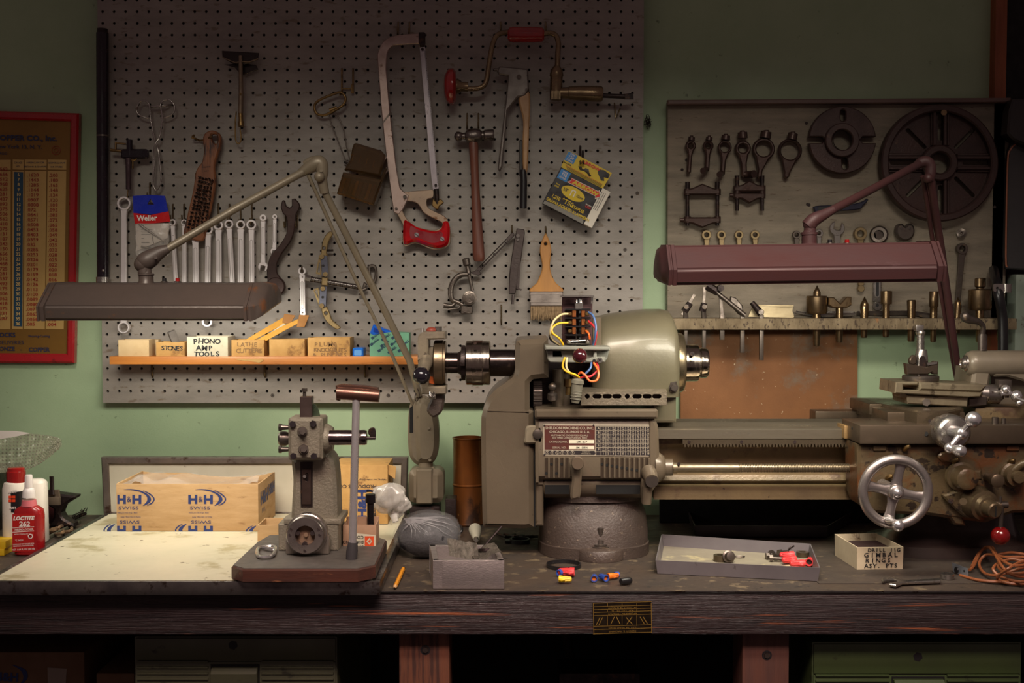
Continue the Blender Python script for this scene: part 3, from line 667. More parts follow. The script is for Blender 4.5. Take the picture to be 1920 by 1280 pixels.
for r in range(14):
    for c in range(5):
        t = r/13; x = (376+c*5.7)*(1-t)+(355+c*7.4)*t; yy = 333+c*1.2+t*94
        p = W(x+random.uniform(-.7, .7), yy+random.uniform(-.6, .6), -.059)
        for k in range(9):
            d = Vector((random.uniform(-.0032, .0032), -random.uniform(.008, .014), random.uniform(-.0034, .003)))
            m.cyl(p+Vector((d.x*.4, 0, d.z*.4)), p+d*1.0, .0011, .0006, 5)
m.build('bristles', mat('rusty_wire_bristle', (56, 36, 26), (32, 22, 18), 80, .6, .2), root)

# ================================================================ T scraper
root = thing('tee_scraper', 'dark bladed T shaped scraper with narrow brassy handle high on the pegboard', 'scraper', W(450, 268, -.05))
m = M(); m.pp([(416, 95), (485, 99), (484, 112), (466, 119), (452, 121), (436, 119), (417, 108)], -.055, .003, bev=.001)
m.pp([(420, 121), (440, 126), (452, 140), (458, 140), (484, 130), (480, 122), (455, 118)], -.042, .004, bev=.001); m.build('blade', mat('blackened_blade', (44, 34, 32), rough=.35, metal=.6), root)  # second outline is the blade's cast shadow, built as a dark piece
m = M(); m.tp([(451, 104, -.058), (452, 175, -.056), (451, 212, -.056)], [3.6, 4.6, 4.8], seg=14); m.tp([(417, 107, -.056), (440, 117, -.058), (451, 115, -.06), (466, 116, -.058), (484, 110, -.056)], 1.1, smooth=4)
m.build('handle', mat('aged_handle_metal', (128, 110, 90), (108, 92, 76), 40, .42, .5), root)
m = M(); m.cyl(W(451, 212, -.056), W(452, 228, -.056), .005, None, 14); m.cyl(W(452, 228, -.056), W(452, 237, -.058), .0062, None, 16); m.cyl(W(451, 176, -.061), W(451, 176, -.064), .0025, None, 10)
m.tp([(443, 209, -.05), (441, 235, -.05), (442, 262, -.05), (447, 269, -.05), (452, 262, -.05), (450, 240, -.05)], 1.3, smooth=5); m.build('end_loop', BRASS, root)

# ================================================================ oval link, spring and cutter case
m = M(); m.tp([(632, 174, -.05), (602, 186, -.048), (590, 197, -.046), (593, 212, -.046), (606, 216, -.048), (624, 209, -.05), (643, 197, -.05), (648, 184, -.05), (641, 174, -.05)], 2.5, closed=True, smooth=5)
m.cyl(W(618, 207, -.05), W(632, 202, -.05), .0042)
single(m, 'oval_link', BRASS, 'brassy oval quick link hanging tilted from two pronged hook', 'link')
m = M(); m.tp([(657, 304, -.05), (650, 276, -.05), (643, 238, -.05), (630, 214, -.047), (619, 215, -.047), (620, 228, -.05), (636, 270, -.05), (652, 312, -.05)], 1.2, smooth=4)
for i in range(4): m.torus(W(651+i*1.5, 312-i*3, -.05), (0.5, 0, 1), 5.6*S(-.05), .0012, 18, 6)
single(m, 'spring_wire', STEELD, 'bent spring wire with small coil between oval link and amber case', 'spring')
root = thing('cutter_case', 'smoky amber plastic case of tool bits hanging tilted', 'case', W(676, 385, -.08))
AMB = mat('smoky_amber_plastic', (120, 92, 58), rough=.12, trans=.75, spec=.8, rvar=.03)
m = M(); m.pp(cr([(656, 300), (661, 274), (666, 268), (676, 270)], 4)+[(715, 282), (723, 292), (712, 330), (645, 318)], -.09, .05, bev=.004); m.build('lid', AMB, root)
m = M(); m.pp([(643, 322), (712, 336), (723, 312), (725, 318), (700, 385), (631, 363)], -.095, .058, bev=.004); m.build('case_body', AMB, root)
m = M()
for i in range(8):
    a = 648+i*8; m.mi = i % 3; m.tp([(a, 334+i*1.9, -.07), (a-9, 360+i*2.3, -.07)], 3, seg=8)
for i in range(4):
    a = 664+i*13; m.mi = 0; m.tp([(a, 290+i*4, -.075), (a-4, 302+i*4, -.075)], .9, seg=8)
m.build('tool_bit_set', [mat('yellow_bit', (190, 140, 60), rough=.5), mat('brown_bit', (120, 70, 44), rough=.5), mat('violet_bit', (92, 70, 84), rough=.5)], root)

# ================================================================ hacksaw
root = thing('hacksaw', 'large hacksaw with pale frame and red translucent handle', 'hacksaw', W(790, 465, -.06))
PINKM = mat('pinkish_nickel_frame', (176, 156, 148), (150, 130, 122), 16, .34, .8, bump=.06, spots=(116, 92, 80), sscale=40, samt=.66)
m = M(); y = -.06
m.pp(cr([(786, 62), (743, 66), (720, 76), (709, 97), (708, 117), (716, 219)], 5)+[(726, 312), (734, 371), (738, 398), (748, 402), (756, 392), (762, 380), (767, 366), (758, 360), (750, 352), (743, 312), (731, 207)]+cr([(724, 129), (726, 101), (734, 88), (746, 84), (786, 82)], 5), y, .008, bev=.0016)
m.mi = 1; m.pp([(717, 229), (731, 210), (733, 213), (719, 231)], y-.0006, .0006); m.cyl(W(732, 213, y-.0005), W(732, 213, y-.003), .0032); m.cyl(W(759, 369, y), W(759, 369, y-.003), .0042, None, 14); m.cyl(W(743, 391, y), W(743, 391, y-.003), .003)
m.build('frame', [PINKM, STEELD], root)
m = M(); m.pp(cr([(757, 362), (766, 359), (800, 356), (812, 356), (812, 370), (801, 374), (802, 388), (815, 396), (833, 405), (841, 416), (845, 440), (840, 462), (812, 468), (780, 456), (760, 462), (754, 450), (756, 425), (745, 402), (740, 396), (752, 388)], 4, True), y+.001, .006, [cr([(762, 377), (782, 381), (794, 398), (812, 409), (828, 417), (828, 425), (813, 431), (783, 426), (768, 416), (758, 402), (754, 388)], 4, True)], bev=.0012)
m.build('handle_casting', mat('brown_spotted_nickel', (170, 150, 132), (140, 116, 96), 14, .35, .7, spots=(110, 70, 40), sscale=40, samt=.64), root)
REDP = mat('translucent_red_plastic', (176, 12, 20), (140, 6, 14), 30, .12, coat=.7, rvar=.03)
m = M(); g = cr([(757, 415), (767, 416), (783, 426), (814, 433), (827, 428), (831, 416), (839, 415), (843, 427), (842, 449), (835, 461), (814, 464), (779, 453), (763, 457), (756, 452)], 4, True)
m.pp(g, y-.008, .024, bev=.005); m.mi = 1; m.pp(cr([(770, 424), (785, 431), (812, 437), (826, 434), (830, 440), (824, 452), (808, 455), (785, 446), (770, 446)], 4, True), y-.0085, .001); m.mi = 2
for a, b in ((781, 440), (829, 448)):
    m.cyl(W(a, b, y-.008), W(a, b, y-.0105), .0055, .0045, 18); m.mi = 3; line(m, a-3.5, b-3, a+3.5, b+3, 1.4, y-.0108); m.mi = 2
m.build('red_grip', [REDP, mat('dark_red_inlay', (122, 16, 28), rough=.35), CHROME, INK], root)
m = M(); m.pp([(787, 89), (797, 88), (822, 350), (822, 354), (812, 355), (809, 335)], y-.003, .0015); m.mi = 1
for i in range(70):
    t = i/69; x = 797+t*24.2; yy = 96+t*246; m.pp([(x-1, yy-1.4), (x+1.3, yy+.2), (x-1, yy+1.4)], y-.003, .0012)
m.mi = 2; m.cyl(W(792, 92, y-.003), W(792, 92, y-.007), .003); m.cyl(W(817, 347, y-.003), W(817, 347, y-.007), .003)
m.build('blade', [mat('worn_saw_blade', (160, 150, 154), (132, 124, 130), 50, .36, .7, stretch=(1, 1, .3)), STEEL, IRON], root)
m = M(); m.pp(rrect(785, 60, 797, 82, 2), y-.004, .014, bev=.002); m.build('blade_clamp', IRON, root); m = M(); m.tp([(818, 354, y), (820, 382, y)], [5, 4], seg=14); m.build('blade_clamp', IRON, root); m = M(); m.cyl(W(787, 84, y-.002), W(797, 84, y-.002), .005)
m.build('clamp_pin', IRON, root)
m = M(); m.pp(cr([(812, 372), (818, 378), (826, 373), (832, 380), (824, 386), (822, 392), (815, 390), (810, 384)], 4, True), y-.004, .006, bev=.0015); m.build('wing_nut', BRASS, root)

# ================================================================ brace
root = thing('hand_brace', 'carpenters brace with red head and red grip fitted with driver bit', 'brace', W(1000, 195, -.07))
y = -.075; BR = mat('greenish_brown_brace_metal', (130, 110, 84), (104, 86, 66), 30, .32, .85)
m = M(); m.rev(W(832, 162, y), W(870, 162, y), [(0, 0), (.002, 20*S(y)), (.008, 30*S(y)), (.014, 33*S(y)), (.021, 33*S(y)), (.026, 28*S(y)), (.028, 10*S(y)), (.028, 0)], 36); m.build('head', REDG, root)
m = M(); m.rev(W(855, 162, y), W(880, 163, y), [(0, 14*S(y)), (.004, 14*S(y)), (.012, 9*S(y)), (.026, 9*S(y)), (.027, 0)], 24)
m.tp([(874, 166, y), (898, 165, y), (911, 154, y), (917, 120, y), (924, 82, y), (934, 65, y), (955, 60, y)], 4.8, seg=16, smooth=8); m.build('crank', BR, root); m = M(); m.tp([(1016, 64, y), (1032, 62, y), (1043, 68, y), (1047, 82, y), (1046, 100, y), (1045, 130, y)], 5, seg=16, smooth=8)
m.build('crank', BR, root)
a = W(952, 65, y); m = M(); m.rev(a, W(1022, 65, y), [(0, 9*S(y)), (.004, 13*S(y)), (.012, 14.2*S(y)), (.06, 14.2*S(y)), (.074, 13*S(y)), (.078, 9*S(y)), (.078, 0)], 30); m.build('grip', REDG, root)
m = M(); m.rev(W(1044, 124, y), W(1042, 190, y), [(0, 6*S(y)), (.008, 11*S(y)), (.02, 13*S(y)), (.024, 11.5*S(y)), (.06, 11.5*S(y)), (.072, 11*S(y)), (.074, 0)], 24)
for i in range(9): m.box(W(1034+i*2, 170, y-.0135), W(1035+i*2, 186, y-.0125))
m.rev(W(1050, 174, y), W(1130, 176, y), [(0, 10*S(y)), (.018, 11*S(y)), (.019, 12.5*S(y)), (.045, 14*S(y)), (.07, 14.5*S(y)), (.088, 14.5*S(y)), (.092, 12*S(y)), (.092, 0)], 28)
m.build('ratchet_chuck', BR, root)
m = M(); m.tp([(1127, 179, y), (1150, 180, y), (1172, 181, y)], 4.6, seg=10); m.pp([(1170, 176), (1187, 174), (1188, 186), (1170, 186)], y-.002, .004, bev=.001); m.build('driver_bit', IRON, root)

# ================================================================ riveter
root = thing('hand_riveter', 'grey hand riveter with tan and black handle between hammer and staple box', 'riveter', W(962, 392, -.07))
y = -.07; GREYP = mat('worn_grey_tool_paint', (120, 112, 106), (96, 88, 84), 20, .42, .4, bump=.15, spots=(70, 56, 50), sscale=50, samt=.66)
m = M(); m.pp(cr([(932, 134), (935, 126), (942, 124), (990, 129)], 3)+[(992, 170), (984, 180), (971, 182), (960, 196), (952, 206), (942, 312), (937, 322), (933, 316), (949, 178), (952, 142), (936, 139)], y, .014, bev=.003)
m.mi = 1; m.cyl(W(973, 144, y), W(973, 144, y-.003), .005); m.cyl(W(926, 131, y+.006), W(934, 131, y+.006), .003)
m.build('body', [GREYP, STEELD], root)
m = M(); m.pp(cr([(974, 182), (991, 171), (994, 196), (992, 245), (989, 318), (981, 316), (980, 262), (981, 226), (974, 196)], 4, True), y+.002, .012, bev=.003); m.build('tan_lever', mat('tan_lever_paint', (176, 138, 96), (156, 120, 84), 30, .45), root)
m = M(); m.pp(rrect(974, 262, 980, 330, 2), y+.004, .012, bev=.002); m.tp([(981, 318, y+.006), (982, 340, y+.006), (981, 391, y+.006)], [5.6, 6.4, 6.6], seg=16); m.build('black_grip', BLACKP, root)

# ================================================================ ball peen hammer
root = thing('ball_peen_hammer', 'ball peen hammer with worn brown wooden handle', 'hammer', W(893, 490, -.06))
y = -.065; m = M()
m.rev(W(851, 256, y), W(925, 253, y), [(0, 0), (.002, 5*S(y)), (.006, 8.5*S(y)), (.010, 9.2*S(y)), (.015, 8*S(y)), (.018, 6*S(y)), (.024, 6.5*S(y)), (.028, 11*S(y)), (.034, 13*S(y)), (.046, 14*S(y)), (.056, 12*S(y)), (.061, 8*S(y)), (.064, 8*S(y)), (.067, 10.5*S(y)), (.084, 11*S(y)), (.087, 9.5*S(y)), (.087, 0)], 30)
m.build('head', mat('worn_hammer_steel', (128, 118, 112), (96, 88, 84), 40, .32, .95, bump=.3), root)
m = M(); R = []
for yy, hw, cx in ((262, 8, 887.5), (275, 9, 888), (300, 8, 889), (330, 7.5, 890.5), (370, 8.2, 892), (410, 9.4, 894), (450, 10.6, 896), (475, 11.2, 897.5), (486, 10.8, 898), (490, 8, 898)):
    c = W(cx, yy, y); R.append([c+Vector((hw*S(y)*math.cos(k*pi/10), hw*.85*S(y)*math.sin(k*pi/10), 0)) for k in range(20)])
m.loft(R[::-1]); m.build('handle', mat('oiled_brown_handle', (112, 66, 50), (86, 48, 40), 12, .42, bump=.25, stretch=(5, 5, .5), spots=(150, 108, 70), sscale=60, samt=.74), root)

# ================================================================ staple box
root = thing('staple_box', 'black and yellow carton of staples hanging tilted', 'box', W(1080, 430, -.08))
y = -.075; u = Vector((77, 40)); un = u.normalized(); vn = Vector((-un.y, un.x))
def Q(a, b): return (1052+un.x*a+vn.x*b, 313+un.y*a+vn.y*b)
m = M(); m.pp([Q(0, 0), Q(87, 0), Q(87, 76), Q(0, 76)], y, .034, bev=.0008)
BY = mat('staple_black', (30, 26, 30), rough=.35); YL = mat('staple_yellow', (206, 176, 20), rough=.4); BL = mat('staple_blue', (24, 120, 190), rough=.4); RD = mat('staple_red', (200, 34, 24), rough=.4); WH = mat('staple_white', (214, 206, 192), rough=.5); GY = mat('staple_metallic_fade', (120, 116, 108), rough=.4)
m.mi = 5; m.pp([Q(2, 70), Q(80, 62), Q(86, 76), Q(1, 76)], y-.0003, .0003); m.mi = 4; m.pp([Q(87, -1), Q(104, -1), Q(104, 75), Q(87, 75)], y+.001, .032, bev=.0006)
m.mi = 2; m.pp([Q(2, 2), Q(22, 2), Q(22, 21), Q(2, 21)], y-.0004, .0003)
m.mi = 4; m.pp([Q(26, 9), Q(82, 8), Q(84, 5), Q(92, 16), Q(84, 24), Q(82, 19), Q(22, 20), Q(28, 14)], y-.0004, .0003)
m.mi = 3; m.pp([Q(27, 10), Q(82, 9), Q(84, 7), Q(90, 16), Q(84, 22), Q(82, 18), Q(24, 19), Q(29, 14)], y-.0007, .0003)
th = [Q(43+24*math.cos(t), 34+12*math.sin(t)) for t in [2*pi*i/28 for i in range(28)]]
m.mi = 1; m.pp(th, y-.0005, .0004); R_ = -27.5
def qt(t, a, b, h, al='LEFT', bo=.02, s=1): p = Q(a, b); m.ptext(t, p[0], p[1], y-.0009, h, R_, al, bo, s)
qt('ARROW', 33, 14.5, 6.5, bo=.06, s=1.5)
qt('1,250', 9, 55, 6.5, s=.85); qt('*T50', 30, 54, 8.5, s=.95); qt('STAPLES', 52, 56, 5.6, s=.85); qt('GRAPAS-AGRAFES-KLAMMERN', 3, 65, 5.6, s=.82); qt('Item', 6, 31, 3); qt('#506', 5, 36, 3)
m.mi = 0; qt('3/8"', 22.5, 34, 6, s=.7); qt('10mm', 50, 34.5, 5.5, s=.75); m.mi = 4
qt('TYPE', 12, 6, 3.4, 'CENTER'); qt('T50', 12, 11.5, 5, 'CENTER'); qt('STAPLES', 12, 17, 3, 'CENTER', s=.8); qt('MADE IN', 73, 40, 2.2); m.mi = 3; qt('USA', 74, 44, 4.4)
m.mi = 4
for a, b, c, d in ((39, 40, 39, 28), (39, 28, 46, 28), (46, 28, 46, 40)): p, q = Q(a, b), Q(c, d); line(m, p[0], p[1], q[0], q[1], 2, y-.0009)
m.mi = 0
for i in range(3): p, q = Q(90+i*3.6, 6), Q(90+i*3.6, 42); line(m, p[0], p[1], q[0], q[1], .9, y+.0005)
m.build('carton', [BY, YL, BL, RD, WH, GY], root)
m = M(); m.mi = 0; m.pp([Q(-2, -34), Q(90, -34), Q(88, 1), Q(0, 1)], y+.004, .0012, [[Q(28, -16), Q(33, -19), Q(38, -15), Q(42, -20), Q(48, -20), Q(53, -14), Q(58, -12), Q(56, -8), Q(48, -12), Q(42, -13), Q(34, -11)]])
m.mi = 1; m.pp([Q(-1, -33), Q(18, -33), Q(18, -15), Q(-1, -15)], y+.0036, .0004); m.mi = 2; p = Q(8, -29)
def qt2(t, a, b, h, al='LEFT', bo=.02, s=1): p = Q(a, b); m.ptext(t, p[0], p[1], y+.003, h, R_, al, bo, s)
qt2('TYPE', 8.5, -30, 3, 'CENTER'); qt2('T50', 8.5, -24, 5, 'CENTER'); qt2('STAPLES', 8.5, -18, 3, 'CENTER', s=.8); m.mi = 3; qt2('ARROW', 30, -28, 5, bo=.05, s=1.4); m.mi = 4; qt2('Item #506', 0, -11, 2.6)
for i in range(4): p, q = Q(6+i*2, -7+i*1.8), Q(84, -7+i*1.8); m.mi = 3 if i == 0 else 4; line(m, p[0], p[1], q[0], q[1], .6, y+.003)
m.mi = 4; m.pp([Q(64, -28), Q(74, -32), Q(88, -30), Q(88, -22), Q(80, -20), Q(84, -14), Q(78, -12), Q(66, -22)], y+.0034, .0004)
m.build('hanging_flap', [YL, BL, WH, RD, BY], root)
m = M()
for px in (1088, 1093): m.tp([(px, 274 if px < 1090 else 283, -.028), (px, 278 if px < 1090 else 285, -.05), (px, 300, -.066), (px+1, 306, -.085)], 1.9, smooth=3)
single(m, 'peg_hook', IRON, 'black double wire hook through flap of the staple carton', 'hook', 'wire hooks on the pegboard')

# ================================================================ paint brush
root = thing('paint_brush', 'wide paint brush with tan wooden handle hanging bristles down', 'paint brush', W(1024, 602, -.05))
y = -.05; m = M()
m.pp(cr([(1023, 435), (1031, 454), (1033.5, 471), (1031, 499), (1035, 518)], 5)+[(1042, 530), (1056, 542), (1056, 548), (993, 548), (993, 542), (1007, 530)]+cr([(1012, 518), (1017, 499), (1012.5, 471), (1015, 454), (1023, 435)], 5), y, .014, [circ(1023, 457, 3.2, 12)], bev=.002)
m.build('handle', mat('tan_varnished_handle', (186, 134, 74), (160, 110, 58), 10, .4, stretch=(5, 5, .6), spots=(120, 80, 46), sscale=30, samt=.68), root)
m = M(); m.pp([(993, 546), (1056, 546), (1055, 574), (994, 574)], y-.002, .018, bev=.002)
for yy in (550.5, 564.5): m.pp([(993, yy), (1056, yy), (1056, yy+1.6), (993, yy+1.6)], y-.0032, .0012)
m.build('ferrule', mat('dull_tin_ferrule', (176, 164, 156), (150, 140, 134), 30, .35, .85), root)
m = M()
for i in range(46):
    for k in range(3):
        x = 995.5+i*1.28+random.uniform(-.4, .4); d = y+.001+k*.005; e = random.uniform(596, 602)
        m.tube([W(x, 573, d), W(x+random.uniform(-.6, .6), 586, d), W(x+random.uniform(-1.3, 1.3), e, d-.001)], [.0010, .0010, .0004], 5)
m.build('bristles', mat('dirty_tan_bristle', (150, 124, 90), (110, 88, 62), 120, .7), root)

# ================================================================ jointed clamp gauge
root = thing('jointed_ring_clamp', 'grey steel ring clamp with long jointed links below the hammer', 'clamp', W(900, 600, -.055))
y = -.055; GS = mat('cast_grey_steel', (122, 112, 104), (92, 84, 78), 40, .36, .85, bump=.3)
m = M(); m.tp([(878, 514, y), (862, 516, y), (850, 528, y), (845, 546, y), (848, 562, y), (858, 566, y), (868, 572, y)], [4.5, 5, 5.5, 5.5, 5, 4.5, 4.5], smooth=5)
m.tp([(832, 572, y), (848, 573, y), (856, 563, y)], [5.5, 4, 3.5], smooth=4); m.tp([(870, 562, y), (860, 578, y), (840, 580, y)], 2.5); m.pp(rrect(864, 572, 886, 589, 3), y-.005, .012, bev=.002); m.cyl(W(872, 581, y-.005), W(872, 581, y-.009), .005)
m.build('ring_frame', GS, root)
m = M(); m.rev(W(880, 559, y-.012), W(880, 559, y+.002), [(0, 11*S(y)), (.001, 13.4*S(y)), (.008, 13.6*S(y)), (.013, 12*S(y))], 30); m.mi = 1
for r in (10, 7.5, 5, 2.5): m.torus(W(880, 559, y-.0122), (0, 1, 0), r*S(y), .0004, 28, 5)
m.build('knurled_disc', [GS, STEELD], root)
m = M(); m.rev(W(873, 484, y), W(886, 546, y), [(0, 5*S(y)), (.002, 7*S(y)), (.014, 7*S(y)), (.018, 4*S(y)), (.034, 5*S(y)), (.036, 3.4*S(y)), (.072, 3.4*S(y)), (.073, 0)], 18); m.build('clamp_screw', GS, root)
m = M(); m.pp(slot(892, 511, 961, 440, 3.6), y+.004, .004, [slot(902, 500, 950, 451, 1.2)], bev=.001); m.pp([(883, 510), (897, 506), (903, 513), (897, 516), (885, 513)], y, .008, bev=.001)
m.pp([(969, 428), (983, 430), (984, 437), (976, 494), (973, 520), (966, 551), (954, 551), (955, 514), (958, 490), (964, 450)], y, .008, bev=.0015)
m.pp([(973, 494), (976, 494), (973, 540), (979, 542), (977, 545), (968, 541)], y-.003, .003); m.tp([(962, 552, y+.003), (961, 570, y+.003)], 2.6)
m.mi = 1; m.cyl(W(971, 442, y), W(971, 442, y-.005), .004); m.cyl(W(971, 449, y), W(971, 449, y-.003), .003); m.build('link', [mat('dark_link_steel', (96, 86, 84), (72, 64, 62), 30, .38, .85, bump=.2), STEEL], root)

# ================================================================ two jaw puller
root = thing('gear_puller', 'two jaw gear puller with long screw hanging right of the lamp hood', 'puller', W(612, 617, -.055))
y = -.055; PALE = mat('pale_brass_casting', (164, 142, 100), (134, 114, 80), 40, .42, .7, bump=.3)
m = M(); m.cyl(W(582, 523, y+.004), W(672, 538, y+.004), 5*S(y), None, 14); m.mi = 1; m.cyl(W(573, 521, y+.004), W(583, 523, y+.004), 6.5*S(y), None, 6)
for i in range(40): m.torus(W(583+i*2.2, 523.2+i*.37, y+.004), (1, 0, -.17), 5.1*S(y), .0004, 12, 4)
m.build('screw', [IRON, STEEL], root)
m = M(); m.pp([(603, 519), (615, 520), (614, 536), (602, 535)], y-.004, .014, bev=.002); m.build('yoke', PALE, root)
BLU = mat('blue_grey_plate', (122, 124, 138), (96, 98, 112), 30, .35, .8)
for s in (0, 1):
    m = M()
    if s == 0: m.pp(cr([(602, 472), (606, 448), (617, 434), (624, 438), (616, 453), (612, 472), (614, 479), (603, 479)], 4, True), y, .009, [circ(607, 465, 3, 10)], bev=.0015)
    else: m.pp(cr([(602, 577), (611, 574), (617, 584), (623, 600), (637, 612), (637, 616), (628, 616), (610, 600)], 4, True), y, .009, [circ(611, 587, 3.2, 10)], bev=.0015)
    m.build('jaw', PALE, root)
    m = M()
    if s == 0: m.pp([(600, 478), (613, 479), (616, 512), (612, 520), (605, 518)], y-.003, .003, bev=.0006); m.mi = 1; m.pp([(598, 480), (603, 480), (601, 515), (592, 513)], y+.003, .004, [[(598, 492), (601, 492), (600, 511), (595, 510)]]); q = ((603, 481), (610, 514)); h_ = (606, 498)
    else: m.pp([(600, 537), (613, 537), (611, 575), (604, 577), (598, 570)], y-.003, .003, bev=.0006); m.mi = 1; m.pp([(587, 543), (597, 539), (602, 572), (598, 573)], y+.003, .004, [[(590, 545), (595, 543), (598, 562)]]); q = ((605, 541), (603, 573)); h_ = (605, 557)
    for a, b in q: m.cyl(W(a, b, y-.003), W(a, b, y-.008), .0055, .005, 14)
    m.mi = 2; m.cyl(W(h_[0], h_[1], y-.003), W(h_[0], h_[1], y-.0036), .003)
    m.build('link_plate', [BLU, PALE, INK], root)
m = M(); m.tp([(600, 470, -.045), (625, 469, -.045)], 2); single(m, 'peg_hook', IRON, 'black peg behind the upper jaw of the gear puller', 'hook', 'wire hooks on the pegboard')
m = M(); y = -.045; m.pp(cr([(688, 507), (690, 498), (698, 495), (706, 500), (707, 520), (703, 531), (696, 534), (688, 528)], 4, True), y, .008, [cr([(694, 506), (699, 502), (702, 508), (701, 522), (696, 527), (693, 520)], 4, True)], bev=.002)
m.tp([(692, 499, y), (693, 522, y)], 2.5); m.pp([(682, 528), (688, 532), (680, 553), (672, 553), (673, 550), (677, 548)], y, .008, bev=.0015); m.cyl(W(678, 545, y), W(688, 540, y), .004)
single(m, 'small_c_clamp', GS, 'small grey clamp partly behind the lamp arm beside gear puller', 'clamp')
m = M(); m.cyl(W(582, 500+8, -.028), W(582, 508, -.029), .003); m.pp([(575, 506), (583, 508), (580, 513), (574, 512)], -.0285, .0003)
# ================================================================ small boxes on the pine shelf
def obox(name, label, xa_, xb_, yt_, yb_, yf, dep, mats, th=.0022, cat='box', z=None, open_=True, lean=0, writer=None, root_extra=None, yaw=0):
    """open topped carton: front face px rectangle at depth yf"""
    p = W(xa_, yb_, yf); q = W(xb_, yt_, yf); z0_ = p.z if z is None else z; z1_ = q.z
    root = thing(name, label, cat, ((p.x+q.x)/2, yf+dep/2, z0_))
    x0_, x1_ = p.x, q.x; m = M()
    m.box((x0_, yf, z0_), (x1_, yf+th, z1_), .0004); m.box((x0_, yf+dep-th, z0_), (x1_, yf+dep, z1_+lean), .0004)
    m.box((x0_, yf+th, z0_), (x0_+th, yf+dep-th, z1_), .0004); m.box((x1_-th, yf+th, z0_), (x1_, yf+dep-th, z1_), .0004)
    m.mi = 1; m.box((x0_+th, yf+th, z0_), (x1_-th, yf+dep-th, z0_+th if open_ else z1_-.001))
    m.mi = 2
    if writer: writer(m, yf-.0003)
    m.build('carton', mats, root); return root
yf = -.105; zs = W(490, 669, ysf).z
TAN = mat('small_box_tan', (204, 178, 136), (190, 162, 120), 18, .75, spots=(160, 130, 90), sscale=30, samt=.7)
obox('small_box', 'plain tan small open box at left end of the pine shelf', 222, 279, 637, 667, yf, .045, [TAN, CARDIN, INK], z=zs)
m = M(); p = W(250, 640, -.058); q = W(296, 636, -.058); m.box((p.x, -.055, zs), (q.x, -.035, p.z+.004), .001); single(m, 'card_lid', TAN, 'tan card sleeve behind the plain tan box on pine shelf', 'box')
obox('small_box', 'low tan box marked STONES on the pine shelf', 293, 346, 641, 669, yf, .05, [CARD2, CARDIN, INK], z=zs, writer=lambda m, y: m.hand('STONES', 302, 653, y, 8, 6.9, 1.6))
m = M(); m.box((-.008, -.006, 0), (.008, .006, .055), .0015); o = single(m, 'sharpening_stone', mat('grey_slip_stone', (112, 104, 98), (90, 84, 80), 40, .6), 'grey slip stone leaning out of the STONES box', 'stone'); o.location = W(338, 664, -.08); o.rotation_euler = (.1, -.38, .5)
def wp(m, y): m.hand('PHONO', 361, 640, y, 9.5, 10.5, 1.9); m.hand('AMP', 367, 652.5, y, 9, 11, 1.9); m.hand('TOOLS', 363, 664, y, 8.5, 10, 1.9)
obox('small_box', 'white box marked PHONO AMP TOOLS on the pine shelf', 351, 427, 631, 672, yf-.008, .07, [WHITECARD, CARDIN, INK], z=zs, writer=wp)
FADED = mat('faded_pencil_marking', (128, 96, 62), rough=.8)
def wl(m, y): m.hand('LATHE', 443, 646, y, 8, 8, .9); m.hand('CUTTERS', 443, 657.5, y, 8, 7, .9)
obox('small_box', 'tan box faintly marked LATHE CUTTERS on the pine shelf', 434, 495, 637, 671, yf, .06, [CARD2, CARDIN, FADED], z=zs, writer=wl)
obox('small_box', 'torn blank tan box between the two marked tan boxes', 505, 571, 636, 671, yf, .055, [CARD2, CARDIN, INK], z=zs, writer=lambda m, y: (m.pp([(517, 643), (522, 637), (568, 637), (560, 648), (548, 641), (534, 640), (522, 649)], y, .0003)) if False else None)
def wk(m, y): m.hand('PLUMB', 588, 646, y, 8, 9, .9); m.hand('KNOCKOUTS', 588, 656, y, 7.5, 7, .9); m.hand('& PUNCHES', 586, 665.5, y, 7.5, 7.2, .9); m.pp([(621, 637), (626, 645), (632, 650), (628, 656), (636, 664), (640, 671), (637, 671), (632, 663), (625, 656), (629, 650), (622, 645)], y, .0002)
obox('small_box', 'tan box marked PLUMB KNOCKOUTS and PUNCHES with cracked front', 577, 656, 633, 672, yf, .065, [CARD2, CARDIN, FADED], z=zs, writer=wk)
m = M(); m.pp([(440, 672.5), (492, 672.5), (494, 676), (486, 680), (470, 677), (446, 675)], ysf-.0015, .0008); single(m, 'paper_scrap', CARD2, 'torn strip of tan paper hanging over the pine shelf edge', 'paper')
# yellow envelopes
ENV = mat('yellow_envelope_paper', (216, 158, 50), (196, 140, 40), 20, .6); m = M()
def strip(m, pts, wd): 
    for (a, b) in zip(pts, pts[1:]):
        p, q = W(*a), W(*b); n = Vector((0, .0, wd)); k = Vector((.004, .012, 0)); m.face([m.v(p), m.v(q), m.v(q+k+n*.3), m.v(p+k+n*.3)])
TIP = mat('brown_envelope_tip', (170, 116, 52), (150, 100, 44), 20, .6)
for pts, tip, d, lb in (([(455, 641), (466, 633), (500, 613), (532, 594), (548, 592), (536, 606), (505, 622), (470, 641)], [(533, 588), (554, 591), (544, 608), (529, 604)], -.082, 'upper yellow paper envelope leaning out of a box on the pine shelf'),
                        ([(472, 643), (492, 631), (530, 611), (558, 598), (567, 602), (535, 619), (499, 639)], [(561, 590), (580, 591), (571, 613), (556, 613)], -.092, 'lower yellow paper envelope leaning right with folded brown tip')):
    r5 = thing('envelope', lb, 'envelope', W(500, 640, d)); m = M(); m.pp(pts, d, .003, bev=.0005); m.build('sleeve', ENV, r5); m = M(); m.pp(tip, d-.002, .002, bev=.0005); m.build('folded_tip', TIP, r5)
m = M(); m.pp([(500, 628), (532, 606), (536, 609), (508, 630)], -.085, .002); single(m, 'white_card_strip', WHITECARD, 'thin white card strip between the two yellow envelopes', 'card')
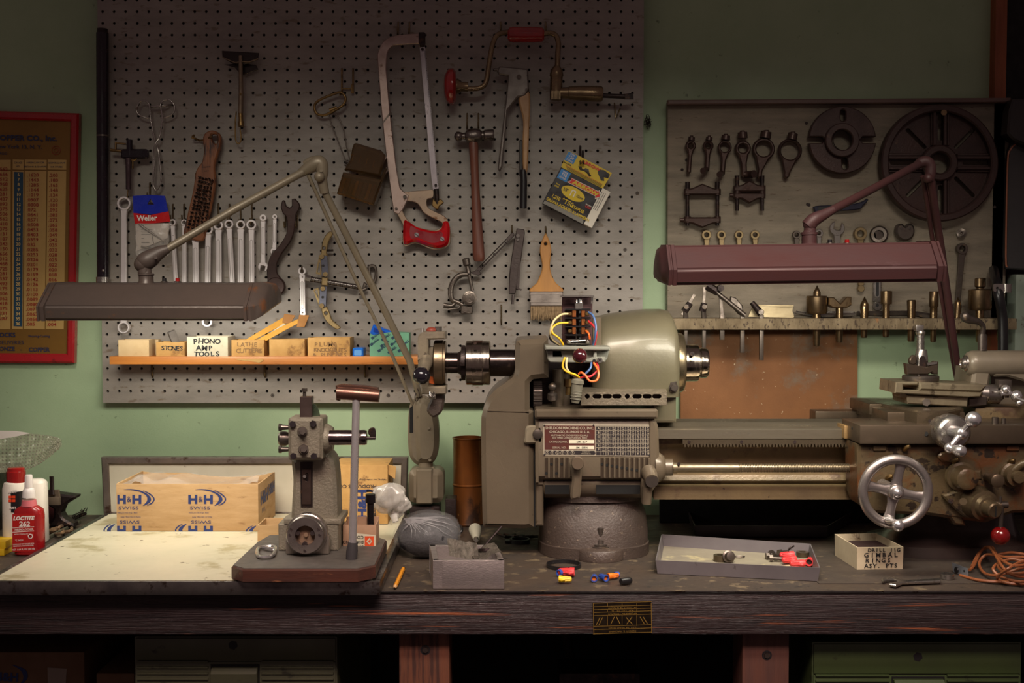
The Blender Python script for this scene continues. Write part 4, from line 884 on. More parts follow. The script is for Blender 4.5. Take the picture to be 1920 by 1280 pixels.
m = M(); m.pp(rrect(661, 652, 681, 670, 3), yf, .05, bev=.003); m.mi = 1; m.pp(rrect(664, 656, 678, 666, 2), yf-.0004, .0005); single(m, 'blue_plastic_case', [mat('blue_plastic', (32, 104, 196), rough=.3), mat('pale_blue_label', (90, 150, 214), rough=.4)], 'small blue plastic case on pine shelf', 'case')
root = thing('green_box', 'green printed carton at right end of the pine shelf holding a blue tray', 'box', W(732, 668, -.08))
m = M(); z_ = zs; GRN = mat('green_printed_card', (104, 160, 130), (92, 146, 118), 14, .6)
m.pp([(693, 625), (700, 628), (734, 622), (767, 624), (767, 668), (693, 668)], yf, .045, bev=.0005); m.mi = 1
for i in range(4):
    for j in range(3): 
        px = 704+i*19+j*6-(j % 2)*8; py = 634+j*12+(i % 2)*3
        if px < 760: m.ptext('DoALL', px-6, py, yf-.0005, 4.2, 40, 'LEFT', .04); m.pp([(px-9, py-1), (px-5, py-4), (px-2, py), (px-6, py+3)], yf-.0003, .0002)
m.build('carton', [GRN, mat('dark_green_print', (30, 62, 84), rough=.6)], root)
m = M(); m.pp([(694, 622), (700, 608), (735, 622), (740, 634), (694, 632)], yf+.008, .03, bev=.002); m.mi = 1; m.pp([(701, 614), (716, 619), (734, 628), (733, 634), (700, 622)], yf+.0075, .001)
single(m, 'blue_tray', [mat('bright_blue_tray', (26, 96, 206), rough=.3), mat('deep_blue_inside', (14, 56, 150), rough=.35)], 'bright blue plastic tray sticking out of the green carton', 'tray')

# ================================================================ right tool board: plates
PL = mat('dark_brown_cast_plate', (66, 46, 42), (52, 36, 34), 16, .45, .35, bump=.25, bscale=260, spots=(86, 64, 54), sscale=40, samt=.7)
yq = -.055
root = thing('drive_plate', 'smaller round lathe drive plate with slotted edges', 'lathe plate', W(1580, 325, yq)); m = M(); c = (1580, 262); R0 = 63
a = math.asin(6/R0); o = []
for s0, s1 in ((a, pi-a), (pi+a, 2*pi-a)): o.append([(c[0]+R0*math.cos(s0+(s1-s0)*i/28), c[1]+R0*math.sin(s0+(s1-s0)*i/28)) for i in range(29)])
up = o[1]; dn = o[0]
pts = dn+[(c[0]-38, c[1]+6), (c[0]-32, c[1]), (c[0]-38, c[1]-6)]+up+[(c[0]+38, c[1]-6), (c[0]+33, c[1]), (c[0]+38, c[1]+6)]
m.pp(pts, yq, .018, [circ(c[0], c[1], 19.5, 30), slot(1581, 210, 1581, 222, 5), slot(1584, 300, 1585, 312, 5.5)], bev=.002)
m.build('plate', PL, root)
m = M(); m.pp(circ(c[0], c[1], 32, 36), yq-.012, .014, [circ(c[0], c[1], 19.5, 30)], bev=.002); m.mi = 1; m.torus(W(c[0]+2, c[1], yq+.002), (0, 1, 0), 20*S(yq), .0012, 30, 6); m.torus(W(c[0]+2, c[1], yq+.008), (0, 1, 0), 20*S(yq), .0012, 30, 6); m.build('hub', [PL, IRON], root)
yq = -.06; root = thing('face_plate', 'large round lathe face plate with ribs and slots', 'lathe plate', W(1763, 415, yq)); c = (1763, 305)
sl = []
for k in range(4):
    a = math.radians(45+90*k); sl.append(slot(c[0]+42*math.cos(a), c[1]+42*math.sin(a), c[0]+86*math.cos(a), c[1]+86*math.sin(a), 4))
for k in range(4):
    a = math.radians(90*k); sl.append(slot(c[0]+46*math.cos(a), c[1]+46*math.sin(a), c[0]+90*math.cos(a), c[1]+90*math.sin(a), 4.4))
m = M(); m.pp(circ(c[0], c[1], 100, 64), yq+.01, .008, sl+[circ(c[0], c[1], 20, 30)]); 
o_ = W(1716, 337, yq+.0095); m.ptext('XL-1246', 1679, 349, yq+.0094, 8, 27, 'LEFT', .02, 1.1); m.build('web', PL, root)
m = M(); m.pp(circ(c[0], c[1], 110, 80), yq-.008, .028, [circ(c[0], c[1], 96, 72)], bev=.003); m.build('rim', PL, root)
m = M(); m.pp(circ(c[0], c[1], 34, 40), yq-.008, .02, [circ(c[0], c[1], 20, 30)], bev=.003); m.mi = 1
for d in (.004, .010): m.torus(W(c[0]+2, c[1]+1, yq+d), (0, 1, 0), 20*S(yq), .0012, 30, 6)
m.build('hub', [PL, IRON], root)
for k in range(4):
    a = math.radians(90*k); ca, sa = math.cos(a), math.sin(a); m = M()
    for s_ in (-1, 1):
        q = lambda t, w_: (c[0]+ca*t-sa*w_*s_, c[1]+sa*t+ca*w_*s_)
        m.pp([q(32, 7), q(97, 7), q(97, 13), q(32, 13)], yq-.003, .014, bev=.0015); m.pp([q(32, 13), q(97, 13), q(97, 18), q(32, 17)], yq+.004, .007, bev=.001)
    m.build('rib', PL, root)
m = M(); m.cyl(W(1770, 211, -.035), W(1770, 211, -.085), .0035); m.cyl(W(1770, 211, -.085), W(1770, 211, -.088), .006); single(m, 'hanging_bolt', BRONZE, 'bolt at the top of the large face plate', 'bolt')
# ================================================================ lathe dogs
DG = mat('oily_forged_dog', (74, 54, 48), (54, 40, 36), 30, .36, .5, bump=.2)
def dog(cx, cy, R, r, hx, hy, tx, ty, tailw, label, foot=None, hw=None):
    """cx,cy ring centre, hx,hy top of the boss, tx,ty tail end"""
    m = M(); y = -.05; hw = hw or R*.62
    a0 = ang((cx, cy), (tx, ty)); q0 = (cx+math.cos(a0)*R*1.9, cy+math.sin(a0)*R*1.9); dx, dy = math.cos(a0), math.sin(a0)
    pts = [(tx-tailw*.8, ty), (tx+tailw*.8, ty)]
    out = []
    n = 30
    for i in range(n):
        t = a0+math.radians(38)+(2*pi-math.radians(76))*i/(n-1); out.append((cx+R*math.cos(t), cy+R*math.sin(t)))
    nx, ny = -dy, dx
    e0 = [(q0[0]+nx*tailw, q0[1]+ny*tailw), (tx+nx*tailw, ty+ny*tailw), (tx+dx*tailw, ty+dy*tailw), (tx-nx*tailw, ty-ny*tailw), (q0[0]-nx*tailw, q0[1]-ny*tailw)]
    m.pp(out[::-1]+e0[::-1] if False else out+e0[::-1], y, .014, [circ(cx, cy, r, 26)], bev=.003)
    m.tp([(cx+(hx-cx)*.45, cy+(hy-cy)*.62, y+.006), (hx, hy, y+.006)], [hw*1.05, hw], seg=16); m.tp([(hx, hy, y+.006), (hx, hy-3, y+.006)], hw*.5, seg=8)
    if foot: m.tp([(tx, ty-1, y+.004), (tx+foot[0]*.5, ty+foot[1]*.5, y), (tx+foot[0], ty+foot[1], y-.014)], [tailw*1.15, tailw*1.2, tailw*1.3], seg=12, smooth=3)
    return single(m, 'lathe_dog', DG, label, 'lathe dog', 'lathe dogs on the tool board')
dog(1295.5, 273, 10, 4, 1297, 257, 1292, 322, 4, 'smallest lathe dog, first from the left on the right board')
dog(1328.5, 273, 10, 4.6, 1330, 257, 1326, 318, 4.4, 'second lathe dog from left with tail bent left', foot=(-8, 2))
dog(1359.5, 276, 13, 8.5, 1361, 254, 1355, 325, 4.4, 'third lathe dog from left with round ended tail', foot=(-6, 2))
dog(1393.5, 278, 15, 8, 1392, 248, 1396, 328, 5.5, 'fourth lathe dog from left with foot turned right', foot=(18, -2), hw=9)
dog(1432.5, 279, 21, 14, 1437, 247, 1424, 330, 4.6, 'fifth lathe dog from left with tall boss', hw=10)
dog(1482, 282, 22.5, 17, 1487, 250, 1475, 330, 5.5, 'widest ringed lathe dog, sixth from left', hw=9)
# ================================================================ parallel clamp dogs
def cdog(x0_, x1_, ya, yb_, top, bot, label, tight):
    m = M(); y = -.045
    for x in (x0_, x1_): m.tp([(x, top, y), (x, bot, y)], 3.6, seg=12); m.tp([(x, top, y), (x, top+14, y)], [4.6, 4], seg=10)
    m.mi = 1
    for yy, s_ in ((ya, -1), (yb_, 1)):
        m.pp([(x0_-6, yy-5), (x0_+10, yy-5+(-3 if s_ < 0 else 0)), ((x0_+x1_)/2, yy-5-(11 if s_ < 0 else 0)), (x1_-8, yy-5+(-3 if s_ < 0 else 0)), (x1_+6, yy-5), (x1_+6, yy+5), (x1_-8, yy+5+(2 if s_ > 0 else 0)), ((x0_+x1_)/2, yy+5+(10 if s_ > 0 else 0)), (x0_+10, yy+5+(2 if s_ > 0 else 0)), (x0_-6, yy+5)], y-.008, .016, bev=.003)
        for x in (x0_, x1_): m.tp([(x, yy-6, y), (x, yy+6, y)], 6.5, seg=14)
    m.cyl(W(x0_-14, yb_, y), W(x0_, yb_, y), 4*S(y)); return single(m, 'clamp_dog', [IRON, DG], label, 'clamp', 'two bar clamps on the tool board')
cdog(1289, 1345, 360, 412, 341, 423, 'open two bar clamp, larger one at lower left of the tool board', 0)
cdog(1382, 1429, 354, 366, 329, 395, 'nearly closed two bar clamp hanging under fifth lathe dog', 1)
m = M(); m.pp(cr([(1529, 386), (1570, 384), (1605, 381), (1620, 376), (1626, 372), (1628, 376), (1618, 386), (1612, 392), (1570, 396), (1534, 399), (1527, 393)], 3, True), -.045, .01, bev=.002); m.mi = 1; m.pp(slot(1537, 391, 1575, 389, 3.4), -.0455, .001)
single(m, 'folding_knife', [mat('blue_black_tool', (44, 44, 60), rough=.35, metal=.4), INK], 'blue black flat bar tool hanging level behind the maroon lamp arm', 'tool')
# ================================================================ wrenches behind the maroon lamp
RB = mat('brassy_wrench_steel', (156, 136, 102), (130, 112, 82), 30, .38, .8)
g = 'small wrenches behind the maroon lamp hood'
for (x, r, mm, lb, ln) in ((1325, 9, RB, 'leftmost brassy ring wrench above the maroon lamp hood', 60), (1353, 8.5, RB, 'second brassy ring wrench above the maroon hood', 62), (1386, 8.2, RB, 'third brassy ring wrench above the maroon hood', 56), (1416, 8.6, RB, 'fourth brassy ring wrench above the maroon hood', 58), (1494, 7.5, STEELD, 'dull grey ring wrench left of the maroon lamp joint', 60)):
    m = wrench_m((x, 440), (x+1, 440+ln), 'box', 'open', r, r, 4.4, -.045, .007, .5); single(m, 'combination_wrench', [mm, mm, mm], lb, 'wrench', g)
m = wrench_m((1536, 437), (1537, 500), 'box', 'open', 7.5, 8, 4, -.045, .007, .45); single(m, 'combination_wrench', [STEEL, STEEL, STEEL], 'steel ring wrench peeking out right of the maroon lamp joint', 'wrench', g)
m = wrench_m((1570, 428), (1571, 500), 'open', 'open', 14, 12, 5.5, -.045, .006); single(m, 'open_end_wrench', [STEEL, STEEL, STEEL], 'bright open ended wrench upright above the maroon hood', 'wrench', g)
m = wrench_m((1614, 438), (1615, 541), 'box', 'round', 12, 6.5, 5, -.045, .01, .55); single(m, 'square_socket_wrench', [RB, RB, RB], 'brassy square socket wrench with rounded tail below the maroon hood', 'wrench', g)
m = M(); m.rev(W(1648, 440, -.05), W(1648, 440, -.034), [(0, 9*S(-.05)), (0, 14*S(-.05)), (.004, 17*S(-.05)), (.016, 17*S(-.05)), (.016, 9*S(-.05)), (0, 9*S(-.05))], 30, False); m.pp([(1640, 431), (1656, 433), (1659, 447), (1644, 449)], -.046, .008); single(m, 'knurled_ring_nut', STEELD, 'round grey ring nut between square wrench and heart shaped collar', 'nut')
m = wrench_m((1645, 500), (1645, 574), 'round', 'round', 8, 8.5, 8, -.04, .005); m.mi = 2; m.pp(circ(1645, 572, 3, 12), -.041, .001); single(m, 'flat_wrench', [STEEL, STP, INK], 'flat steel wrench handle hanging below the maroon hood', 'wrench', g)
m = M(); m.pp(cr([(1698, 424), (1704, 419), (1713, 422), (1716, 434), (1711, 446), (1698, 452), (1685, 446), (1680, 434), (1683, 422), (1692, 419)], 4, True), -.05, .018, bev=.004); m.mi = 1; m.cyl(W(1690, 428, -.05), W(1690, 428, -.0515), .0025); m.cyl(W(1706, 428, -.05), W(1706, 428, -.0515), .0025)
single(m, 'heart_shaped_collar', [STEELD, IRON], 'heart shaped dull steel collar above the maroon lamp hood', 'collar')
m = M(); m.rev(W(1803, 437, -.03), W(1803, 437, -.055), [(0, 9*S(-.04)), (.012, 9*S(-.04)), (.013, 5*S(-.04)), (.022, 5*S(-.04)), (.022, 2.5*S(-.04)), (.018, 0)], 8); single(m, 'hex_plug', STEELD, 'small hexagonal plug above the long wrench at right', 'nut')
m = wrench_m((1805, 466), (1796, 575), 'box', 'box', 10.5, 8, 5.6, -.045, .009, .55, panel=False, hw1=4.5); single(m, 'ring_wrench', [STEELD, STEELD, STEELD], 'long dull ring wrench hanging right of the maroon hood', 'wrench', g)
m = M(); m.cyl(W(1764, 434, -.03), W(1764, 434, -.05), .005, None, 14); single(m, 'wall_peg', STEELD, 'small steel peg beside upper end of the maroon lamp arm', 'peg')
# ================================================================ items standing in the rack
yr = -.085
def stand(name, label, prof, px, ytop, cone=False, below=None, rb=5.5, matl=BRONZE, cat='lathe centre', group='tapered tools standing in the rack', ybot=597, extra=None):
    """prof: (dy px from top, r px)"""
    s = S(yr); root_m = M(); top = W(px, ytop, yr); d = Vector((0, 0, -1))
    pr = [(max(0, a)*s, b*s) for a, b in prof]; end = (ybot-ytop)
    root_m.rev(top, top+d, pr+[(end*s, prof[-1][1]*s)]+([((below-ytop-3)*s, rb*s), ((below-ytop)*s, rb*.8*s), ((below-ytop)*s, 0)] if below else [(end*s+.001, 0)]), 26, False)
    if extra: extra(root_m)
    return single(root_m, name, matl, label, cat, group)
stand('live_centre', 'live centre with fat body and sharp cone, first in the rack', [(0, 0), (14, 7), (20, 7), (20.1, 18), (22, 19.5), (50, 19.5), (54, 17), (54.1, 7.5)], 1532, 534, below=649, rb=6.5)
def vee(m):
    s = S(yr); m.pp([(1554, 557), (1564, 557), (1576, 569), (1588, 556), (1597, 556), (1597, 572), (1588, 577), (1562, 577), (1554, 572)], yr-.014, .028, bev=.002)
stand('vee_centre', 'tool with V notched head right of the live centre', [(0, 9), (3, 9), (3.1, 7), (8, 7)], 1574, 574, below=642, rb=6.5, extra=vee)
stand('dead_centre', 'plain pointed centre third in the rack', [(0, 0), (15, 7.5), (22, 8), (40, 7)], 1621, 555, below=633, rb=6)
stand('stepped_arbor', 'stepped cylinder fourth in the rack', [(0, 9), (1, 10.5), (22, 10.5), (25, 10), (25.1, 7), (30, 6.5)], 1662, 545, below=632, rb=6)
stand('taper_sleeve', 'short plain cylinder fifth in the rack', [(0, 7), (1.5, 8.5), (14, 8), (34, 7)], 1709, 562, below=640, rb=6.5)
stand('taper_sleeve', 'tall cylinder behind the maroon lamp rods in the rack', [(0, 7.5), (1.5, 8.5), (28, 8.5), (30, 7), (40, 7)], 1751, 546, below=641, rb=5.5)
stand('dead_centre', 'small pointed centre right of the maroon lamp rods', [(0, 0), (12, 6), (40, 6)], 1796, 556, below=625, rb=5)
stand('drill_chuck_arbor', 'large drill chuck shaped cylinder near right end of rack', [(0, 8), (1.5, 10), (16, 10), (18, 7), (20, 7), (21, 19), (23, 21), (56, 21), (60, 19), (61, 8)], 1838, 521, below=641, rb=6.5)
stand('taper_sleeve', 'short brown cylinder last at right end of rack', [(0, 7), (1.5, 8), (20, 8), (28, 6.5)], 1877, 567, below=637, rb=6.5)
# tool holders with square shanks
def shank(m, px, y1, hw, bend=0): m.mi = 0; p = W(px, 590, yr-.02); q = W(px+bend, y1, yr-.02); s = S(yr-.02)*hw; m.box((p.x-s, yr-.02-s, q.z), (p.x+s, yr-.02+s, p.z), .001)
TH = 'small tool holders standing in the left of the rack'
def holder(px, top, lean, yb_, hw, label, head=True):
    m = M(); shank(m, px, yb_, hw); y = yr-.02
    m.tp([(px, 597, y), (px-1, 582, y)], [5, 4.5], seg=8); m.mi = 1
    if head:
        m.tp([(px-3, 584, y), (px+lean*.5, 568, y)], [7, 6], seg=8); m.mi = 2; m.cyl(W(px+1, 575, y), W(px+1, 575, y-.014), .0062, .0055, 6); m.mi = 0
        m.tp([(px-lean*.3-2, 590, y+.003), (px+lean, top, y+.003)], 3.4, seg=4)
    return single(m, 'tool_holder', [STEELD, IRON, STEELD], label, 'tool holder', TH)
holder(1286, 552, 16, 645, 3.2, 'leftmost tool holder leaning right in rack')
holder(1320, 538, 1, 652, 3.4, 'upright bladed tool holder second in rack')
m = M(); shank(m, 1354, 637, 4.2); m.tp([(1354, 597, yr-.02), (1350, 548, yr-.018)], 4, seg=4); single(m, 'tool_holder', [STEELD], 'bare square steel bar standing in the rack', 'tool holder', TH)
m = M(); shank(m, 1392, 661, 4); m.mi = 1; m.tp([(1343, 547, yr-.03), (1397, 591, yr-.034)], [4.2, 4.4], seg=14); m.mi = 2; m.tp([(1328, 536, yr-.02), (1346, 548, yr-.03)], [9, 7], seg=8); m.cyl(W(1350, 540, yr-.03), W(1352, 540, yr-.048), .008, .007, 8); m.mi = 1; m.pp([(1370, 555), (1380, 558), (1392, 572), (1396, 592), (1386, 590), (1368, 570)], yr-.01, .01, bev=.002)
single(m, 'boring_bar_holder', [STEELD, STEELD, IRON], 'long round bar in a dark clamp leaning across the rack', 'tool holder')
m = M(); shank(m, 1428, 675, 3.8); m.mi = 1; m.tp([(1410, 567, yr-.02), (1427, 588, yr-.03)], [5, 7], seg=12); m.mi = 2; m.cyl(W(1427, 585, yr-.03), W(1427, 585, yr-.042), .0065, .0055, 14)
single(m, 'tool_holder', [STEELD, IRON, STEELD], 'dark knob headed tool holder in front of the folded metal sheet', 'tool holder', TH)
m = M(); m.pp([(1403, 593), (1409, 578), (1418, 571), (1488, 573), (1486, 583), (1490, 594), (1487, 596), (1403, 594)], yr, .003, bev=.0006); m.pp([(1422, 571), (1488, 572), (1488, 574), (1483, 575), (1422, 573)], yr-.006, .006)
single(m, 'folded_metal_sheet', mat('brushed_tin_sheet', (180, 164, 132), (150, 134, 104), 14, .4, .85, stretch=(1, 1, 2)), 'folded tin sheet lying on the rack between tools', 'metal sheet')
m = M(); p = W(1490, 594, yr+.03); q = W(1650, 590, yr+.03); m.tp([(1492, 585, yr+.025), (1530, 592, yr+.025), (1600, 590, yr+.025), (1604, 588, yr+.025)], [3, 3.6, 3.6, 5], seg=6); m.mi = 0; m.pp([(1490, 584), (1600, 583), (1602, 586), (1490, 588)], yr+.035, .008)
single(m, 'flat_wrench', [STEEL], 'bright flat wrench lying along the back of the rack', 'wrench', None)
m = M(); m.tp([(1607, 588, yr+.03), (1700, 587, yr+.03), (1722, 589, yr+.028), (1750, 594, yr+.02)], [5, 5, 5.5, 6], seg=6); single(m, 'bent_hex_bar', STEELD, 'dull hexagonal bar lying behind cylinders on the rack', 'bar')
# ================================================================ articulated fluorescent lamps
TAUPE = mat('taupe_hammered_lamp_enamel', (86, 73, 67), (76, 65, 60), 10, .46, .15, bump=.12, bscale=240, spots=(112, 78, 52), sscale=16, samt=.72)
OLV = mat('olive_lamp_enamel', (124, 112, 94), (108, 98, 82), 12, .46, .2, bump=.08, spots=(96, 84, 68), sscale=40, samt=.7)
MAROON = mat('maroon_metallic_lamp_enamel', (76, 44, 43), (64, 37, 38), 9, .52, .12, bump=.06, bscale=200, spots=(88, 60, 62), sscale=14, samt=.70, stretch=(.6, 1, 2))
TUBE = mat('lit_fluorescent_tube', (255, 252, 240), rough=.4, emit=((255, 250, 228), 4), rvar=0)
WREF = mat('white_reflector_enamel', (222, 218, 206), rough=.35)
def hood(root, sec, pl, pr, hmat, capl, capr, seam, capmat=None):
    """sec: [(y,z)] open cross-section (front bottom .. over the top .. rear bottom); pl, pr = (x, dz) of the ends"""
    n = len(sec); cy = sum(p[0] for p in sec)/n; cz = sum(p[1] for p in sec)/n
    def ring(x, dz, k, th=0):
        return [Vector((x, cy+(p[0]-cy)*k, cz+(p[1]-cz)*(k if th else k)+dz)) for p in sec]
    def innr(x, dz): return [Vector((x, cy+(p[0]-cy)*.91, cz-.001+(p[1]-cz)*(.80 if 0 < i < n-1 else 1)+dz)) for i, p in enumerate(sec)]
    m = M(); A, Bq = ring(pl[0], pl[1], 1), ring(pr[0], pr[1], 1); IA, IB = innr(pl[0], pl[1]), innr(pr[0], pr[1])
    va, vb, ia, ib = [[m.v(p) for p in L] for L in (A, Bq, IA, IB)]
    for i in range(n-1): m.face([va[i], va[i+1], vb[i+1], vb[i]][::-1])
    m.mi = 1
    for i in range(n-1): m.face([ia[i], ia[i+1], ib[i+1], ib[i]])
    m.mi = 0
    m.face([va[0], vb[0], ib[0], ia[0]][::-1]); m.face([va[-1], vb[-1], ib[-1], ia[-1]])
    bmesh.ops.bevel(m.bm, geom=[e for e in m.bm.edges if all(v in va+vb for v in e.verts) and abs(e.verts[0].co.x-e.verts[1].co.x) > .1], offset=.004, segments=3, affect='EDGES')
    m.build('shade', [hmat, WREF], root, 30)
    for (x, dz), prof, s in ((pl, capl, -1), (pr, capr, 1)):
        m = M(); R = []
        def rr(x_, k, up=0, ex=1.0):
            pts = []
            for p in sec: pts.append(Vector((x_, cy+(p[0]-cy)*k*ex, cz+(p[1]-cz)*k*ex+dz+up)))
            return pts
        rings = [rr(x-s*.005, 1.0, 0, 1.0), rr(x-s*.004, 1.0, 0, 1.045), rr(x+s*.0015, 1.0, 0, 1.045), rr(x+s*.0025, 1.0, 0, 1.01), rr(x+s*.0045, 1.0, 0, 1.01), rr(x+s*.0055, 1.0, 0, 1.045), rr(x+s*.009, 1.0, 0, 1.045)]+[rr(x+s*dx, k, up) for dx, k, up in prof]
        if s < 0: rings = [list(reversed(r)) for r in rings]
        m.loft(rings); m.build('end_cap', capmat or hmat, root, 40)
# ---------------- left lamp
def zz(py, y): return W(0, py, y).z
root = thing('desk_lamp', 'taupe fluorescent arm lamp with long hood on the left', 'lamp', (W(798, 0, -.13).x, -.13, .9))
xL, xR = W(70, 0, -.5).x, W(456, 0, -.5).x
sec = [(-.497, zz(600, -.497)), (-.502, zz(574, -.502)), (-.445, zz(531, -.445)), (-.35, zz(529, -.35)), (-.29, zz(549, -.29)), (-.287, zz(570, -.287))]
hood(root, sec, (xL, 0), (xR, 0), TAUPE, [(.010, .93, 0), (.013, .8, .001)], [(.016, .97, .0), (.026, .86, .002), (.031, .68, .003)], 0, mat('rust_stained_cap_enamel', (92, 78, 72), (80, 68, 63), 10, .4, .15, spots=(118, 74, 46), sscale=22, samt=.60))
for k, yy in enumerate((-.43, -.35)):
    m = M(); m.cyl((xL+.012, yy, zz(580, yy)+.012), (xR-.012, yy, zz(580, yy)+.012), .010, None, 16); m.build('fluorescent_tube', TUBE, root)
m = M(); yj = -.42; m.rev(W(274, 536, yj), W(274, 505, yj), [(0, 17*S(yj)), (.004, 17*S(yj)), (.009, 13.5*S(yj)), (.019, 13.5*S(yj)), (.02, 15*S(yj)), (.023, 15*S(yj)), (.024, 11*S(yj)), (.034, 9*S(yj))], 26)
m.build('swivel_collar', TAUPE, root)
m = M(); m.tp([(262, 496, yj), (268, 492, yj), (280, 486, yj+.002), (298, 474, yj+.005), (316, 466, yj+.008)], [10, 16, 17.5, 13, 8], seg=22, smooth=5); m.sph(W(267, 495, yj), 15.5*S(yj)); m.tp([(270, 498, yj), (271, 512, yj)], 12, seg=18)
m.cyl(W(292, 483, yj-.014), W(292, 483, yj-.022), .003, None, 10)
m.build('ball_joint', TAUPE, root)
m = M(); m.tp([(306, 471, yj+.006), (440, 392, -.37), (567, 323, -.31)], [7.4, 7.4, 7.4], seg=18); m.build('upper_arm', OLV, root)
m = M(); ye = -.30; m.tp([(562, 326, ye), (572, 319, ye), (590, 308, ye), (600, 306, ye), (604, 320, ye), (604, 336, ye)], [8, 10, 14, 14, 12, 9], seg=22, smooth=5); m.sph(W(599, 331, ye-.012), .0105); m.tp([(569, 306, ye), (585, 302, ye), (604, 302, ye), (606, 318, ye)], [4, 9, 8, 6], seg=16, smooth=4); m.cyl(W(602, 320, ye-.015), W(602, 320, ye-.022), .003)
m.tp([(603, 334, ye), (609, 362, ye+.005)], [10, 8.5], seg=18)
m.build('elbow_joint', OLV, root)
m = M(); m.tp([(608, 358, ye+.005), (690, 520, -.23), (768, 676, -.17), (786, 742, -.15)], [6.8, 6.8, 6.6, 6], seg=16); m.build('lower_arm', OLV, root)
m = M(); m.tp([(578, 328, ye), (660, 510, -.24), (735, 665, -.18), (774, 758, -.15)], [3.6, 3.4, 3.3, 3], seg=12); m.build('tension_rod', OLV, root)
m = M(); yb_ = -.165
m.pp(cr([(772, 752), (783, 744), (798, 744), (812, 758), (821, 790), (822, 830), (818, 858), (805, 872), (788, 874), (774, 866), (766, 848), (764, 800), (767, 765)], 5, True), yb_+.012, .03, bev=.008)
m.pp(cr([(785, 750), (798, 748), (812, 762), (821, 792), (822, 832), (818, 856), (806, 868), (790, 868), (781, 858), (778, 800), (779, 764)], 5, True), yb_, .05, bev=.01)
m.mi = 1; m.pp([(768, 765), (774, 760), (775, 811), (768, 811)], yb_+.0115, .001); m.mi = 0; m.cyl(W(804, 803, yb_), W(804, 803, yb_-.003), .0028); m.cyl(W(806, 862, yb_+.002), W(806, 862, yb_-.001), .003)
m.build('spring_housing', [OLV, DARK], root)
m = M(); m.tp([(798, 866, -.14), (798, 884, -.14)], 14, seg=24); m.pp(rrect(779, 876, 787, 890, 2), -.165, .02, bev=.001); m.pp(rrect(808, 876, 815, 890, 2), -.165, .02, bev=.001); m.build('neck', OLV, root)
m = M(); m.pp(rrect(765, 880, 831, 944, 13, 6), -.18, .075, bev=.012); m.pp(rrect(780, 879, 811, 945, 3), -.184, .083, bev=.003); m.build('ballast_box', OLV, root)
m = M(); p = W(770, 944, -.14); q = W(826, 944, -.14); m.box((p.x, -.17, .9), (q.x, -.11, p.z), .003); m.build('pedestal', IRON, root)
m = M(); m.tp([(783, 728, -.16), (786, 740, -.17), (782, 752, -.168), (778, 744, -.16), (786, 716, -.15), (783, 704, -.15)], .9, smooth=4); m.build('cord', IRON, root)
for px, mm in ((308, BLACKP), (333, REDG)):
    m = M(); m.cyl(W(px, 529, -.43), W(px, 527, -.43), .0075, .006, 18); m.mi = 1; m.cyl(W(px, 528, -.43), W(px, 521, -.43), .0042, .0038, 14); m.build('push_button', [STEELD, mm], root)
area('left_lamp_light', ((xL+xR)/2, -.385, zz(592, -.4)-.004), ((xL+xR)/2, -.20, .9), xR-xL-.03, .10, 1.8, (1, .95, .82))
# ---------------- right lamp
root = thing('desk_lamp', 'maroon fluorescent arm lamp with long hood on the right', 'lamp', (W(1830, 0, -.12).x, -.12, .9))
xL, xR = W(1267, 0, -.74).x, W(1770, 0, -.74).x
sec = [(-.735, zz(530, -.735)), (-.742, zz(502, -.742)), (-.705, zz(457, -.705)), (-.635, zz(457, -.635)), (-.592, zz(496, -.592)), (-.588, zz(522, -.588))]
hood(root, sec, (xL, -.003), (xR, .003), MAROON, [(.010, .95, 0), (.017, .8, .0), (.02, .55, 0)], [(.008, .95, 0), (.014, .8, 0), (.017, .6, 0)], 0)
for yy in (-.695, -.635):
    m = M(); m.cyl((xL+.012, yy, zz(518, yy)+.006), (xR-.012, yy, zz(518, yy)+.010), .010, None, 16); m.build('fluorescent_tube', TUBE, root)
yj = -.67
m = M(); m.rev(W(1517, 466, yj), W(1517, 436, yj), [(0, 18*S(yj)), (.005, 18*S(yj)), (.009, 14*S(yj)), (.022, 14*S(yj)), (.023, 15.5*S(yj)), (.027, 15.5*S(yj)), (.028, 11*S(yj)), (.034, 8*S(yj))], 26); m.build('swivel_collar', MAROON, root)
m = M(); m.sph(W(1519, 420, yj), 13.5*S(yj)); m.tp([(1514, 424, yj), (1526, 412, yj), (1545, 402, yj+.005), (1562, 393, yj+.01)], [13, 13, 10, 7.6], seg=20, smooth=5); m.tp([(1519, 420, yj), (1518, 440, yj)], 11, seg=18); m.build('ball_joint', MAROON, root)
m = M(); m.tp([(1552, 398, yj+.008), (1640, 352, -.52), (1722, 308, -.38)], [7.8, 7.6, 7.4], seg=18); m.build('upper_arm', MAROON, root)
m = M(); ye = -.37; m.tp([(1716, 312, ye), (1728, 304, ye), (1738, 304, ye), (1744, 312, ye), (1744, 326, ye), (1742, 340, ye)], [7.5, 10, 11, 10.5, 10, 8], seg=20, smooth=5); m.sph(W(1740, 334, ye-.012), .0095); m.build('elbow_joint', MAROON, root)
m = M(); m.tp([(1744, 334, ye), (1765, 470, -.3), (1790, 650, -.2), (1806, 760, -.14)], [7.5, 7.2, 6.6, 6], seg=16); m.build('lower_arm', MAROON, root)
m = M(); m.tp([(1730, 330, ye), (1750, 460, -.3), (1776, 620, -.2), (1798, 740, -.14)], [4.5, 4.2, 3.8, 3.4], seg=12); m.tp([(1737, 340, ye), (1757, 460, -.3), (1781, 600, -.21)], [1.4, 1.3, 1.2], seg=8); m.build('tension_rod', MAROON, root)
m = M(); p = W(1806, 752, -.13); m.tube([(p.x, -.13, p.z+.01), (p.x, -.13, .93)], .02, 20); m.box((p.x-.06, -.18, .9), (p.x+.06, -.08, .935), .008); m.build('base', MAROON, root)
